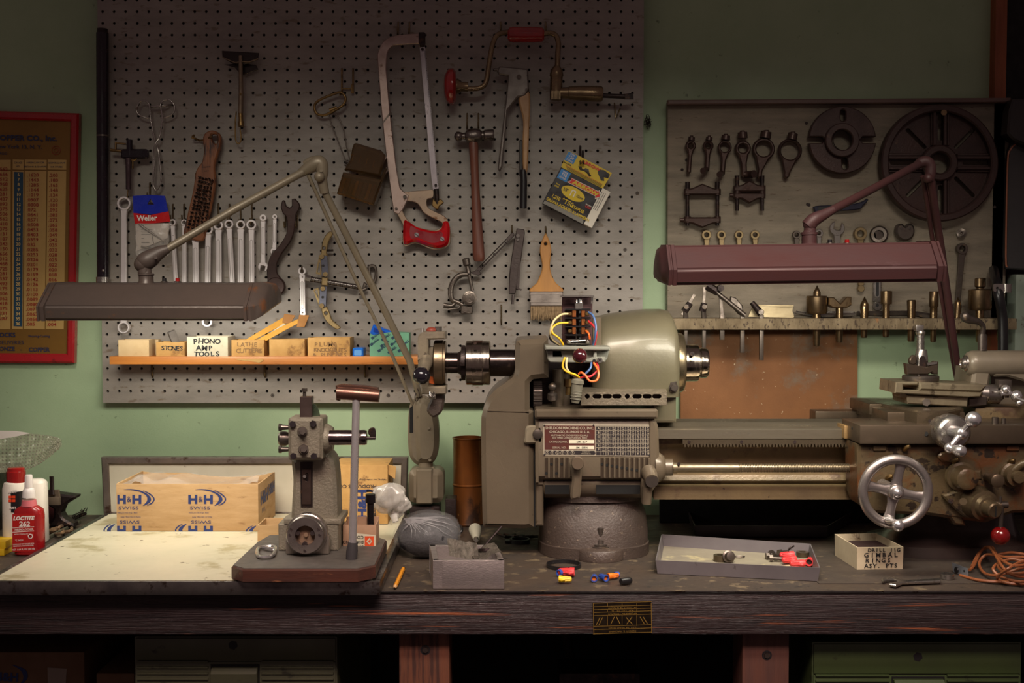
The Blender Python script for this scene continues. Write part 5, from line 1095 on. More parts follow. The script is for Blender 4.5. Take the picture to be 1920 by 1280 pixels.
for px, mm in ((1556, BLACKP), (1588, REDG)):
    m = M(); m.cyl(W(px, 458, -.66), W(px, 455, -.66), .0075, .006, 18); m.mi = 1; m.cyl(W(px, 456, -.66), W(px, 449, -.66), .0042, .0038, 14); m.build('push_button', [STEELD, mm], root)
area('right_lamp_light', ((xL+xR)/2, -.66, zz(527, -.66)-.004), ((xL+xR)/2, -.22, .9), xR-xL-.03, .09, 3.8, (1, .94, .80))
# ================================================================ white laminate board with metal rim
zt_ = .923; xL, xR = -.8736, -.2175; yfr, ybk = -.722, -.105
LAM = mat('scuffed_cream_laminate', (208, 200, 174), (192, 186, 158), 5, .42, bump=.12, bscale=60, spots=(168, 158, 124), sscale=9, samt=.62, spots2=(84, 70, 48), s2scale=46, s2amt=.70)
root = thing('laminate_board', 'large cream laminate board with metal rim lying on the bench', 'board', ((xL+xR)/2, -.4, .9))
m = M(); m.box((xL+.010, yfr+.008, .9004), (xR-.010, ybk-.008, zt_)); m.build('panel', LAM, root)
for nm, a, b in (('rim', (xL, yfr, .9), (xR, yfr+.008, zt_+.0004)), ('rim', (xL, yfr+.008, .9004), (xL+.011, ybk, zt_+.0005)), ('rim', (xR-.013, yfr+.008, .9004), (xR, ybk, zt_+.0005)), ('rim', (xL+.011, ybk-.01, .9004), (xR-.013, ybk, zt_+.0005))):
    m = M(); m.box(a, b, .0012); m.build(nm, EDGE, root)
m = M(); m.box((xL, yfr, zt_-.0235-.002), (xR, yfr+.006, zt_-.02)); 
yv = ybk+.012
root = thing('back_board', 'cream splash board in worn metal frame standing behind the cartons', 'board', W(478, 965, yv))
m = M(); m.pp([(200, 868), (756, 868), (753, 962), (204, 962)], yv, .01); m.build('panel', mat('speckled_white_panel', (188, 180, 162), (174, 166, 146), 8, .5, spots=(96, 74, 54), sscale=70, samt=.70), root)
m = M(); m.pp([(189, 857), (765, 857), (762, 967), (194, 967)], yv-.006, .02, [[(203, 870), (752, 870), (750, 960), (207, 960)]], bev=.0025); m.build('frame', mat('tarnished_aluminium_frame', (150, 140, 132), (112, 102, 96), 16, .36, .8, bump=.15, spots=(86, 66, 56), sscale=30, samt=.64), root)
# ================================================================ printed shipping cartons
def swoosh(m, cx, cy, s, y, rot=0, ymax=None):
    f = -1 if rot else 1
    for pts in ([(-10, -18), (4, -19.5), (21, -17), (34, -11), (41, -4), (42, 2), (37, 8), (27, 12), (34, 4), (35, -3), (31, -9), (20, -14.5), (4, -17.5)],
                [(27, -17), (39, -12), (47, -5), (49, 1), (44, 8), (34, 12), (44, 5), (46.5, 0), (45, -4), (38, -10)]):
        q = cr([(cx+f*px*s, cy+f*py*s) for px, py in pts], 3, True)
        if ymax: q = [(px, min(py, ymax+.01*px*0)) for px, py in q]
        if ymax and min(p[1] for p in q) >= ymax: continue
        m.pp(q, y, .0002, back=False)
def hh(m, cx, cy, s, y, rot=0, xmin=None, ymax=None):
    """printed mark: H&H with a double swoosh over SWISS"""
    f = -1 if rot else 1
    for bx in (-22, 7):
        for (a, b, c, d) in ((0, -8.5, 5, 8.5), (12, -8.5, 17, 8.5), (5, -2, 12, 2)):
            q = [(cx+f*(bx+a)*s, cy+f*b*s), (cx+f*(bx+c)*s, cy+f*b*s), (cx+f*(bx+c)*s, cy+f*d*s), (cx+f*(bx+a)*s, cy+f*d*s)]
            if xmin: q = [(max(p[0], xmin), p[1]) for p in q]
            if ymax: q = [(p[0], min(p[1], ymax)) for p in q]
            if max(p[0] for p in q)-min(p[0] for p in q) < .5 or max(p[1] for p in q)-min(p[1] for p in q) < .5: continue
            m.pp(q, y, .0002, back=False)
    r = 180 if rot else 0
    m.ptext('SWISS', cx, cy+f*16*s, y, 5.8*s, r, 'CENTER', 0, 1.75)
    m.ptext('Helping you make things... Better', cx-f*2*s, cy+f*25*s, y, 2*s, r, 'CENTER', .01, 1)
    if not ymax: m.mi = 2; m.ptext('&', cx+f*1*s, cy, y-.0002, 12*s, r, 'CENTER', .06, .85); m.mi = 1; m.ptext('&', cx+f*1*s, cy, y-.0004, 11*s, r, 'CENTER', .0, .85)
    swoosh(m, cx, cy, s, y, rot, ymax)
yf = -.305; root = thing('cardboard_box', 'long printed shipping carton with plastic liner on the laminate board', 'box', (W(350, 0, yf).x, yf+.08, zt_))
p = W(219, 1000, yf); q = W(484, 907, yf); xa_, xb_ = p.x, q.x; z0_, z1_ = zt_+.001, q.z; dp = .17; th = .003
m = M(); m.box((xa_, yf, z0_), (xb_, yf+th, z1_), .0008); m.box((xa_, yf+th, z0_), (xa_+th, yf+dp-th, z1_+.001), .0008); m.box((xb_-th, yf+th, z0_), (xb_, yf+dp-th, z1_-.001), .0008); m.box((xa_+th, yf+th, z0_), (xb_-th, yf+dp-th, z0_+th))
bk = [(xa_, z0_), (xb_, z0_), (xb_, z1_-.002)]+[(xb_+(xa_-xb_)*i/12, z1_-.003-.009*math.sin(pi*min(1, i/8))) for i in range(1, 12)]+[(xa_, z1_)]
m.prism(bk, th, (), 0, Vector((0, yf+dp-th, 0)))
m.build('carton', [CARD, CARDIN], root)
m = M(); m.mi = 1; y_ = yf-.0004
hh(m, 241, 936, 1.0, y_, 0, 220); hh(m, 375, 936, 1.0, y_)
hh(m, 377, 994, 1.0, y_, 1, None, 998.5); hh(m, 243, 994, 1.0, y_, 1, 219.5, 998.5); swoosh(m, 505, 996, .9, y_, 1, 998.5)
# the same mark on the right hand side of the carton
ux, uy = Vector((0, 1, 0)), Vector((0, 0, 1)); xx = xb_+.0006
m.text('H&H', Vector((xx, yf+.02, z1_-.035)), ux, uy, .035, 'LEFT', .05); m.text('SWISS', Vector((xx, yf+.03, z1_-.06)), ux, uy, .012); m.text('H&H', Vector((xx, yf+.10, z1_-.03)), ux, uy, .03, 'LEFT', .05)
m.build('printing', [CARD, NAVY, CARD], root)
LINER = mat('clear_liner_film', (236, 234, 228), rough=.14, alpha=.2, bump=.6, bscale=30, spec=1, rvar=.06)
m = M(); N1, N2 = 26, 10; V = []
random.seed(3)
prof = lambda t: .006+.020*math.exp(-((t-.13)/.07)**2)+.014*math.exp(-((t-.36)/.10)**2)+.018*math.exp(-((t-.97)/.09)**2)-.004*math.exp(-((t-.62)/.12)**2)
V = [[m.v((xa_+th+(xb_-xa_-2*th)*i/N1, yf+.008+(dp-.02)*j/N2, z1_-.01+prof(i/N1)*(1-.55*j/N2)+random.uniform(-.0018, .0018)-(.012 if j == 0 else 0))) for j in range(N2+1)] for i in range(N1+1)]
for i in range(N1):
    for j in range(N2): m.face([V[i][j], V[i+1][j], V[i+1][j+1], V[i][j+1]])
single(m, 'plastic_liner', LINER, 'crinkled clear plastic liner rising out of long shipping carton', 'plastic bag', ang=70)
# second carton, stood on end
yf2 = -.235; root = thing('cardboard_box', 'yellowed printed carton standing behind the bench fixture and chrome rod', 'box', (W(690, 0, yf2).x, yf2+.05, zt_))
p = W(625, 985, yf2); q = W(738, 872, yf2); m = M(); m.box((p.x, yf2, zt_+.001), (q.x-.012, yf2+.11, q.z), .002); m.prism([(q.x-.03, q.z-.006), (q.x-.012, q.z), (q.x+.004, q.z-.004), (q.x+.002, q.z-.03)], .002, (), 0, Vector((0, yf2+.01, 0))); m.build('carton', [CARD2], root)
m = M(); y_ = yf2-.0004; m.mi = 0
m.ptext('Helping you make things Better', 726, 899, y_, 3, 180, 'LEFT', .01, 1.25); m.ptext('PRODUCTS CO. II', 706, 911, y_, 6, 180, 'LEFT', .02, 1.2)
m.ptext('MACHINE', 703, 968, y_, 5, 90, 'LEFT', .02, 1.25); m.ptext('Johnson', 712, 952, y_, 2.6, 90, 'LEFT', 0); m.mi = 1; m.ptext('H&H', 680, 972, y_, 15, 90, 'LEFT', .05, 1.25); m.pp([(660, 919), (706, 919), (708, 922), (660, 922)], y_, .0002); m.pp(cr([(680, 920), (690, 917), (700, 920), (706, 925), (696, 922), (688, 922)], 4, True), y_, .0002)
m.build('printing', [mat('faded_black_print', (52, 44, 48), rough=.7), NAVY], root)
# small open cartons
def bxy(px, py, z): return B(px, py, z)
yA = -.405; obox('open_carton', 'tan open carton directly right of the long shipping carton', 483, 560, 984, 1020, yA, .075, [CARD, CARDIN, INK], z=zt_+.0006, th=.002)
yB = -.560
def wlab(m, y):
    m.mi = 3; m.pp([(656, 998), (704, 1003), (704, 1029), (656, 1029)], y, .0004); m.mi = 4; m.pp([(684, 1005), (701, 1005), (701, 1024), (684, 1024)], y-.0003, .0003); m.mi = 3
    m.pp([(692.5, 1008), (698, 1014.5), (692.5, 1021), (687, 1014.5)], y-.0006, .0003); m.mi = 4; m.pp([(692.5, 1011.5), (695, 1014.5), (692.5, 1017.5), (690, 1014.5)], y-.0009, .0003)
    m.mi = 2; m.ptext('BRU', 682, 1024.5, y-.0004, 5.8, 180, 'LEFT', .01); m.ptext('DIAMOND', 682, 1015.5, y-.0004, 5.8, 180, 'LEFT', .01); m.ptext('CORP.', 682, 1006.5, y-.0004, 5.8, 180, 'LEFT', .01)
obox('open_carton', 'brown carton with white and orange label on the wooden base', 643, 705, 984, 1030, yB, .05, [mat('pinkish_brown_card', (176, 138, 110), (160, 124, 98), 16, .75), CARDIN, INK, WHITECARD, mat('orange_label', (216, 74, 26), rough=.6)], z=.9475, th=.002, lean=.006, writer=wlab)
m = M(); m.tube([(*W(690, 0, -.52).xy, .955), (*W(690, 0, -.52).xy, W(0, 941, -.52).z)], .0062, 16); c = W(690, 941, -.52); m.cyl((W(690, 0, -.52).x, -.52, c.z-.001), (W(690, 0, -.52).x, -.52, W(0, 926, -.52).z), .0092, .0088, 20)
single(m, 'socket_head_bolt', mat('black_oxide', (34, 28, 30), rough=.35, metal=.5), 'black socket head bolt standing up out of brown labelled carton', 'bolt')
# ================================================================ bench fixture on wooden base
ROOTF = thing('bench_fixture', 'cast iron indexing fixture with chrome lever on dark wooden base', 'machine tool', (-.35, -.59, .924))
CAST = mat('grey_beige_cast_iron', (134, 124, 108), (116, 108, 94), 20, .5, .25, bump=.7, bscale=220, spots=(90, 80, 68), sscale=30, samt=.68)
zb0, zb1 = .9245, .947
def Bq(px, py): return B(px, py, zb1)
m = M(); o_ = [(455, 1067), (671, 1067), (704, 1060), (725, 1012), (700, 1003), (505, 1003), (481, 1017), (434, 1061)]
pts = [Bq(*p) for p in o_]; P2 = [(p.x, p.y) for p in pts]
m.prism(P2, zb1-zb0, (), .002, Vector((0, 0, zb1)), Vector((1, 0, 0)), Vector((0, 1, 0)))
m.build('wooden_base', [mat('dark_lacquered_wood', (82, 48, 38), (58, 36, 30), 12, .35, bump=.3, stretch=(.5, 3, 3), spots=(132, 84, 56), sscale=26, samt=.66, coat=.2)], ROOTF)
m = M(); m.prism([(p[0]*.985+.985*0-.0+(-.35*.015), p[1]*.97-.57*.03) for p in P2], .001, (), 0, Vector((0, 0, zb1+.0008)), Vector((1, 0, 0)), Vector((0, 1, 0))); m.build('base_mat', mat('grey_base_mat', (92, 86, 80), (72, 66, 62), 20, .5), ROOTF)
yc_ = -.60
def up(y, py): return W(0, py, y).z
# bridge stand
m = M(); zt2 = up(yc_, 982)
p0, p1 = W(522, 1040, yc_), W(634, 1040, yc_)
m.prism([(p0.x, zb1+.001), (p0.x+.018, zb1+.001), (p0.x+.018, zb1+.03), (p0.x+.024, zb1+.045), (p1.x-.024, zb1+.045), (p1.x-.018, zb1+.03), (p1.x-.018, zb1+.001), (p1.x, zb1+.001), (p1.x, zt2), (p0.x, zt2)], .085, (), .002, Vector((0, yc_, 0)))
a, b = W(532, 982, yc_), W(640, 972, yc_); m.box((a.x, yc_-.002, a.z-.001), (b.x, yc_+.09, b.z), .003)
m.build('stand', CAST, ROOTF)
m = M(); m.pp(cr([(545, 978), (547, 940), (549, 900), (545, 862)], 4)+cr([(612, 848), (624, 862), (629, 890), (631, 930), (632, 978)], 4), yc_+.005, .07, bev=.006); m.mi = 1
m.pp([(563, 866), (586, 866), (586, 950), (564, 950)], yc_+.003, .004); m.mi = 2; m.pp([(566, 880), (583, 880), (583, 946), (566, 946)], yc_+.001, .004, [slot(575, 890, 575, 900, 2.5)], bev=.001); m.mi = 3; m.cyl(W(571, 893, yc_+.001), W(571, 893, yc_-.004), .0032, .0028, 12)
m.build('column', [CAST, IRON, mat('dark_slide', (78, 62, 56), rough=.4, metal=.7), STEEL], ROOTF)
yh = -.625
m = M(); m.pp(rrect(540, 783, 605, 863, 5), yh, .06, bev=.004); m.pp(rrect(544, 787, 601, 859, 4), yh-.003, .004, bev=.002); c = W(598, 822, yh+.03); m.rev(c, c+Vector((1, 0, 0)), [(0, 28*S(yh)), (.016, 28*S(yh)), (.02, 25*S(yh)), (.025, 22*S(yh)), (.025, 0)], 32)
m.build('head_block', CAST, ROOTF)
for px, py in ((548.5, 795), (587, 794), (550, 855), (588.5, 855)):
    m = M(); m.cyl(W(px, py, yh-.002), W(px, py, yh-.009), .0062, .0058, 6); m.build('corner_bolt', mat('black_bolt', (48, 40, 42), rough=.35, metal=.7) if px == 548.5 else bpy.data.materials['black_bolt'], ROOTF)
for px, py in ((567, 809), (569, 842)):
    m = M(); m.cyl(W(px, py, yh-.002), W(px, py, yh-.008), .009, .008, 20); m.cyl(W(px, py, yh-.008), W(px, py, yh-.022), .0058, .0055, 6); m.build('centre_stud', STEELD, ROOTF)
m = M(); c = W(523, 822, yh+.03); m.rev(c, c+Vector((1, 0, 0)), [(0, 0), (0, 11*S(yh)), (.003, 14*S(yh)), (.012, 14*S(yh)), (.018, 11*S(yh)), (.022, 11*S(yh))], 26)
for py in (801, 842): m.cyl(W(524, py, yh+.01), W(541, py, yh+.01), .0055, .004, 14); m.cyl(W(523, py, yh+.01), W(528, py, yh+.01), .007, None, 6)
m.build('index_dial', STEELD, ROOTF)
m = M(); c = W(618, 820, -.64); m.cyl(c, c+Vector((.0605, 0, 0)), 14.2*S(-.64), None, 30); m.ring(c+Vector((.060, 0, 0)), (1, 0, 0), 13.5*S(-.64), .001, .003); m.build('cross_shaft', mat('machined_shaft', (150, 136, 134), rough=.22, metal=1), ROOTF)
m = M(); m.cyl(W(682, 821, -.64), W(704, 821, -.64), .003, None, 10); m.pp(cr([(693, 803), (703, 803), (704, 822), (698, 822), (690, 812)], 3, True), -.642, .004, bev=.001); m.build('flag_lever', IRON, ROOTF)
yr_ = -.665
m = M(); m.tp([(668, 748, yr_), (661, 1022, yr_)], [7.2, 7.4], seg=22); m.build('lever_rod', mat('bright_lever_steel', (226, 220, 220), (206, 200, 200), 30, .3, .8), ROOTF)
m = M(); m.tp([(661.5, 1016, yr_), (660, 1032, yr_), (659, 1048, yr_)], [9, 11, 10.6], seg=22); m.build('rubber_tip', mat('black_rubber', (54, 50, 52), rough=.6), ROOTF)
m = M(); m.tp([(632, 736, yr_), (711, 742, yr_)], [12.5, 12.2], seg=26); m.pp([(629, 723), (640, 720), (688, 723), (708, 727), (708, 733), (640, 731), (636, 752), (630, 750)], yr_-.004, .02, bev=.002); m.build('hammer_head', mat('brown_oxidised_steel', (112, 78, 66), (92, 64, 56), 30, .35, .75), ROOTF)
m = M(); m.pp([(562, 744), (584, 744), (584, 784), (562, 784)], yh+.01, .024, bev=.001); m.build('square_post', mat('square_post_steel', (92, 76, 72), rough=.35, metal=.7), ROOTF)
m = M(); c = W(571, 745, yh+.022); m.cyl(c, c+Vector((0, 0, .011)), .003, None, 10); m.cyl(c+Vector((0, 0, .010)), c+Vector((0, 0, .016)), .0055, None, 6); m.build('adjusting_screw', STEELD, ROOTF)
m = M(); m.pp(cr([(586, 755), (594, 762), (599, 776), (600, 790)], 4)+[(584, 790), (584, 756)], yh+.03, .004); m.build('index_plate', mat('green_tinted_disc', (84, 98, 78), rough=.3, metal=.7), ROOTF)
# chuck disc in front
m = M(); c = W(572, 1004, -.655); yv_ = Vector((0, 1, 0))
m.rev(c, c+yv_, [(0, 19*S(-.65)), (0, 34*S(-.65)), (.003, 36.5*S(-.65)), (.012, 37*S(-.65)), (.013, 39*S(-.65)), (.03, 39*S(-.65)), (.03, 19*S(-.65)), (0, 19*S(-.65))], 48, False)
m.mi = 1; m.cyl(c+yv_*.014, c+yv_*.02, 19.5*S(-.65), None, 30); m.cyl(c+yv_*.008, c+yv_*.02, 4*S(-.65), None, 14); m.mi = 2
for a_ in (20, 160, 270):
    q_ = (572+15*math.cos(math.radians(a_)), 1004-15*math.sin(math.radians(a_))); m.cyl(W(q_[0], q_[1], -.652), W(q_[0], q_[1], -.64), .0045, None, 6)
for a_ in (25, 3, 155, 177, 270):
    q_ = (572+28*math.cos(math.radians(a_)), 1004-28*math.sin(math.radians(a_))); m.cyl(W(q_[0], q_[1], -.6552), W(q_[0], q_[1], -.650), .003, None, 12)
m.build('chuck', [mat('satin_chuck_steel', (150, 140, 134), rough=.3, metal=.9), mat('rusty_bore', (128, 100, 78), (100, 78, 62), 40, .7), IRON], ROOTF)
m = M(); a, b = W(536, 1040, -.63), W(617, 1005, -.63); m.box((a.x, -.632, zb1+.002), (b.x, -.61, b.z), .002); m.build('chuck_bracket', mat('grey_bracket', (132, 122, 112), rough=.4, metal=.6), ROOTF)
m = M(); pts = [(482, 1036), (484, 1028), (494, 1025), (512, 1024), (516, 1029), (512, 1040), (500, 1044), (486, 1043)]
m.tube(cr([B(px, py, .952) for px, py in pts], 4, True), .0032, 8, closed=True); m.tube([B(494, 1026, .953), B(513, 1030, .953)], .0036, 8)
single(m, 'spring_clip', CHROME, 'small chrome snap clip lying on the wooden base', 'clip')
# ================================================================ far left: bottles, anvil, clutter
root = thing('red_bottle', 'red threadlocker bottle with white nozzle at far left', 'bottle', B(39, 1042))
yb_ = B(39, 1042).y+.012; s = S(yb_); cx = W(39, 0, yb_).x; z_ = lambda py: up(yb_, py)
def bring(z, hw, hd, n=28, e=3.2): return [Vector((cx+hw*abs(math.cos(t))**(2/e)*(1 if math.cos(t) > 0 else -1), yb_+hd*abs(math.sin(t))**(2/e)*(1 if math.sin(t) > 0 else -1), z)) for t in [2*pi*i/n for i in range(n)]]
m = M(); m.loft([bring(.9006, .024, .012), bring(.903, .0275, .0145), bring(z_(965), .0278, .015), bring(z_(955), .026, .0145), bring(z_(950), .020, .0125), bring(z_(947), .014, .011)]); m.build('body', mat('red_bottle_plastic', (150, 18, 22), rough=.3, coat=.3), root)
m = M(); yl_ = yb_-.0153; m.pp(rrect(23, 963, 64, 1034, 2), yl_, .0006); m.mi = 1
m.ptext('LOCTITE', 44, 971.5, yl_-.0003, 7, 1, 'CENTER', .06, .98, .25); m.ptext('262', 46, 982.5, yl_-.0003, 9.5, 0, 'CENTER', .04, 1, .1)
for yy in (989.5, 997.5): line(m, 23, yy, 64, yy-2.5, 1, yl_-.0002)
m.ptext('THREADLOCKER', 44, 992.5, yl_-.0003, 3.6, 2, 'CENTER', .02, .95); m.ptext('HIGH STRENGTH', 27, 1001.5, yl_-.0003, 2.4, 2); m.ptext('*C 26231', 28, 1013, yl_-.0003, 2.9, 2, 'LEFT', .02)
for i, t in enumerate(('WARNING MAY CAUSE SKIN', 'REACTION. IRRITATES EYES', 'NET 1.69 FL OZ (50 ml)')): m.ptext(t, 44, (1019.5, 1023, 1029.5)[i], yl_-.0003, (2.2, 2.2, 3)[i], 3, 'CENTER', .02)
c = W(57, 1005, yl_-.0004); m.ring(c, (0, 1, 0), .0052, .003, .0003, 6)
m.mi = 2; m.ring(c+Vector((0, -.0002, 0)), (0, 1, 0), .0030, .0012, .0002, 14)
m.build('label', [mat('brighter_red_label', (176, 30, 27), rough=.35), mat('label_white', (236, 224, 216), rough=.5), REDG], root)
m = M(); c = Vector((cx, yb_, z_(948))); u3 = Vector((0, 0, 1)); m.rev(c, c+u3, [(0, 14.5*s), (.009, 13*s), (.012, 12.5*s)], 26); m.build('lower_cap', mat('pink_tinted_cap', (206, 110, 116), rough=.35), root)
m = M(); c = Vector((cx, yb_, z_(932))); m.rev(c, c+u3, [(0, 12.4*s), (.010, 11.5*s), (.0165, 9.5*s), (.018, 8*s), (.040, 7*s), (.043, 6*s), (.043, 0)], 26); m.build('nozzle_cap', mat('white_nozzle', (220, 212, 208), rough=.4), root)
root = thing('white_bottle', 'white bottle with red cap and black label cut by the left edge', 'bottle', B(10, 1010))
y2_ = -.36; cx = W(13, 0, y2_).x; s = S(y2_); c = Vector((cx, y2_, .9006))
m = M(); m.rev(c, c+u3, [(0, 0), (0, 23*s), (.004, 24*s), (up(y2_, 915)-.9, 23*s), (up(y2_, 905)-.9, 20*s), (up(y2_, 902)-.9, 15*s), (up(y2_, 902)-.9, 0)], 32); m.build('body', mat('white_bottle_plastic', (222, 214, 202), rough=.35), root)
c = Vector((cx+.002, y2_, up(y2_, 904))); m = M(); m.rev(c, c+u3, [(0, 17*s), (.022, 17.5*s), (.0225, 16*s), (.028, 15.5*s), (.029, 14*s), (.029, 0)], 30); m.build('cap', REDG, root)
m = M(); n = 10; c = Vector((cx, y2_, 0)); R_ = 24.4*s
za, zb_ = up(y2_, 918), up(y2_, 956)
for i in range(n):
    a0, a1 = [-pi/2+.05+(1.2)*k/n for k in (i, i+1)]
    P = [Vector((cx+R_*math.cos(a), y2_+R_*math.sin(a), zq)) for a, zq in ((a0, zb_), (a1, zb_), (a1, za), (a0, za))]; m.face([m.v(p) for p in P])
m.mi = 1; yq_ = y2_-24.8*s; m.ptext('RUST', 15, 922, yq_, 5, 0, 'LEFT', .04); m.ptext('RUST', 17, 952, yq_, 4, 0, 'LEFT', .04); m.mi = 2
for a, b in ((16, 929), (23, 929), (16, 936), (23, 936)): m.pp([(a, b), (a+5.5, b), (a+5.5, b+5), (a, b+5)], yq_, .0002)
m.build('label', [BLACKP, bpy.data.materials['label_white'], mat('orange_red_squares', (230, 70, 30), rough=.5)], root)
m = M(); cx = W(52, 0, -.30).x; yb_ = -.30; m.loft([bring(.9006, .02, .016), bring(.905, .023, .018), bring(up(-.3, 905), .0215, .017), bring(up(-.3, 900), .018, .014), bring(up(-.3, 897), .012, .009)]); single(m, 'squat_white_bottle', bpy.data.materials['white_bottle_plastic'], 'blank white bottle behind the red threadlocker bottle', 'bottle')
m = M(); p = B(72, 1018); m.loft([[Vector((p.x+dx*k, p.y+.012+dy*k, z)) for dx, dy in ((-.012, -.008), (.008, -.010), (.009, .010), (-.012, .010))] for z, k in ((.9006, 1), (.925, 1.05), (.930, .8))]); single(m, 'white_block', bpy.data.materials['white_bottle_plastic'], 'small white plastic block right of the red bottle', 'block', ang=60)
m = M(); p = B(5, 1042); m.box((p.x-.05, p.y, .9006), (p.x+.003, p.y+.05, up(p.y, 1029)), .001); m.box((p.x-.05, p.y+.002, up(p.y, 1029)), (p.x+.005, p.y+.05, up(p.y, 1015)), .001); single(m, 'yellow_box', mat('yellow_plastic', (206, 166, 24), rough=.4), 'small yellow box cut off by left edge of the picture', 'box')
yA_ = -.17; root = thing('small_anvil', 'small dark anvil with a horn pointing right at the wall', 'anvil', W(110, 985, yA_))
m = M(); m.pp([(60, 926), (84, 923), (110, 926), (142, 930), (141, 934), (118, 948), (112, 962), (118, 972), (136, 982), (138, 988), (92, 988), (92, 982), (100, 970), (100, 955), (90, 948), (60, 948)], yA_-.01, .035, bev=.004); m.build('body', IRON, root)
m = M(); m.pp([(64, 925), (72, 923), (78, 934), (70, 936)], yA_-.03, .03, bev=.002); m.build('step', IRON, root)
m = M(); a = W(81, 947, -.225); b = W(111, 932, -.225); m.box((a.x, -.225, a.z), (b.x, -.215, b.z), .001); mt = None; m.pp([(80, 932), (82, 919), (110, 918), (112, 932)], -.215, .006, bev=.001)
single(m, 'steel_block', mat('worn_brown_steel', (112, 98, 84), rough=.45, metal=.6), 'square steel block lying against face of the small anvil', 'block')
m = M(); m.pp([(92, 893), (99, 893), (100, 926), (102, 928), (91, 928), (93, 910)], -.222, .007, bev=.001); single(m, 'steel_tool_bit', IRON, 'dark upright tool bit standing on the steel block', 'tool bit')
m = M(); p = W(66, 985, -.14); q = W(104, 952, -.14); m.box((p.x, -.115, .9006), (q.x, -.08, q.z), .002); single(m, 'dark_red_tin', mat('dark_red_tin', (70, 30, 30), rough=.4), 'dark red tin behind the small anvil', 'tin')
m = M()
for (cx_, cy_, rx, ry) in ((92, 990, 14, 6), (122, 991, 13, 6), (106, 996, 13, 5)):
    pts = [B(cx_+rx*math.cos(t), cy_+ry*math.sin(t), .907+.004*math.sin(2*t)) for t in [2*pi*i/20 for i in range(20)]]
    m.tube(pts, .0035, 6, closed=True)
single(m, 'leather_loops', mat('tan_and_dark_leather', (150, 118, 84), (56, 44, 38), 60, .6), 'coiled leather strips at the foot of the small anvil', 'strap')
m = M(); random.seed(11)
for k in range(6):
    pts = [W(135+i*3.4+random.uniform(-3, 3), 972-(i*2.2 if i < 8 else 18)+random.uniform(-5, 5), -.12+random.uniform(-.01, .01)) for i in range(9)]
    pts[0].z = .902; m.tube(cr(pts, 3), .0006, 5)
m.tube([B(125, 978, .902), B(160, 962, .91)], .004, 8); single(m, 'wire_tangle', IRON, 'tangle of fine dark wire beside the small anvil', 'wire')
m = M(); p = B(82, 1016); q = B(150, 982); m.tube([p+Vector((0, 0, .004)), q+Vector((0, 0, .004))], .005, 8, flat=.5); single(m, 'file_blade', mat('dull_green_grey', (98, 96, 80), rough=.5, metal=.5), 'flat dull metal strip lying along the laminate board edge', 'metal strip')
# bubble wrap and paper on something out of the picture
p = W(-8, 884, -.22); m = M(); m.box((-1.45, -.36, .9006), (p.x-.01, -.06, up(-.3, 900)), .003); single(m, 'storage_box', IRON, 'dark box just outside the left edge carrying the bubble wrap', 'box')
m = M(); N1, N2 = 34, 14; V = []
top = cr([(-60, 812), (0, 812), (50, 812), (98, 817), (116, 825)], 9); bot = cr([(-60, 888), (0, 886), (45, 882), (80, 866), (116, 836)], 9); V = []
for i in range(len(top)):
    r = []
    for j in range(N2+1):
        t = j/N2; px = top[i][0]*(1-t)+bot[i][0]*t; py = top[i][1]*(1-t)+bot[i][1]*t
        r.append(m.v(W(px, py, -.20-.10*t+.012*math.sin(i*.5+j*.7)+.004*math.sin(i*1.9))))
    V.append(r)
for i in range(len(V)-1):
    for j in range(N2): m.face([V[i][j], V[i][j+1], V[i+1][j+1], V[i+1][j]])
for i in range(30):
    for j in range(11):
        t = (j+.5)/11; u_ = i/29*(len(top)-1); k = int(min(u_, len(top)-2)); f = u_-k
        px = (top[k][0]*(1-f)+top[k+1][0]*f)*(1-t)+(bot[k][0]*(1-f)+bot[k+1][0]*f)*t; py = (top[k][1]*(1-f)+top[k+1][1]*f)*(1-t)+(bot[k][1]*(1-f)+bot[k+1][1]*f)*t
        if px > 112: continue
        c = W(px, py, -.20-.10*t+.012*math.sin(u_*.5+t*N2*.7)+.004*math.sin(u_*1.9)-.001); m.sph(c, .0022, (1, .6, 1), 6)
single(m, 'bubble_wrap', mat('grey_bubble_film', (128, 126, 108), rough=.26, alpha=.55, bump=.3, spec=.9), 'sheet of grey bubble wrap jutting in at the left edge', 'bubble wrap', ang=60)
m = M(); m.pp([(-60, 806), (30, 808), (56, 812), (30, 818), (0, 823), (-60, 826)], -.30, .0015); single(m, 'paper_sheet', mat('grey_white_paper', (190, 182, 176), rough=.7), 'sheet of paper on top of the bubble wrap', 'paper')
# ================================================================ middle: bag, aluminium box, pencil, tin
cb = B(792, 1056); yb_ = cb.y+.055; cx = W(800, 0, yb_).x; s = S(yb_)
def blob(c, rx, ry, rz, n1=20, n2=30, flatten=.9, wob=.04, seed=1, zmin=None):
    R = []; rnd = random.Random(seed); ph = [rnd.uniform(0, 6) for _ in range(6)]
    for i in range(1, n1):
        t = pi*i/n1; r = []
        for k in range(n2):
            a = 2*pi*k/n2; w_ = 1+wob*(math.sin(3*a+ph[0]+t*2)+.7*math.sin(5*a+ph[1]-t*3)+.5*math.sin(11*a+ph[2]+t*2)+.5*math.sin(9*t+4*a+ph[3])*math.sin(7*a+ph[4]))
            v = Vector((c.x+rx*math.sin(t)*math.cos(a)*w_, c.y+ry*math.sin(t)*math.sin(a)*w_, c.z-rz*math.cos(t)))
            if zmin and v.z < zmin: v.z = zmin+(v.z-zmin)*.04
            r.append(v)
        R.append(r)
    return R
root = thing('plastic_bag', 'tied clear plastic bag full of dark grey grit', 'bag', Vector((cx, yb_, .9)))
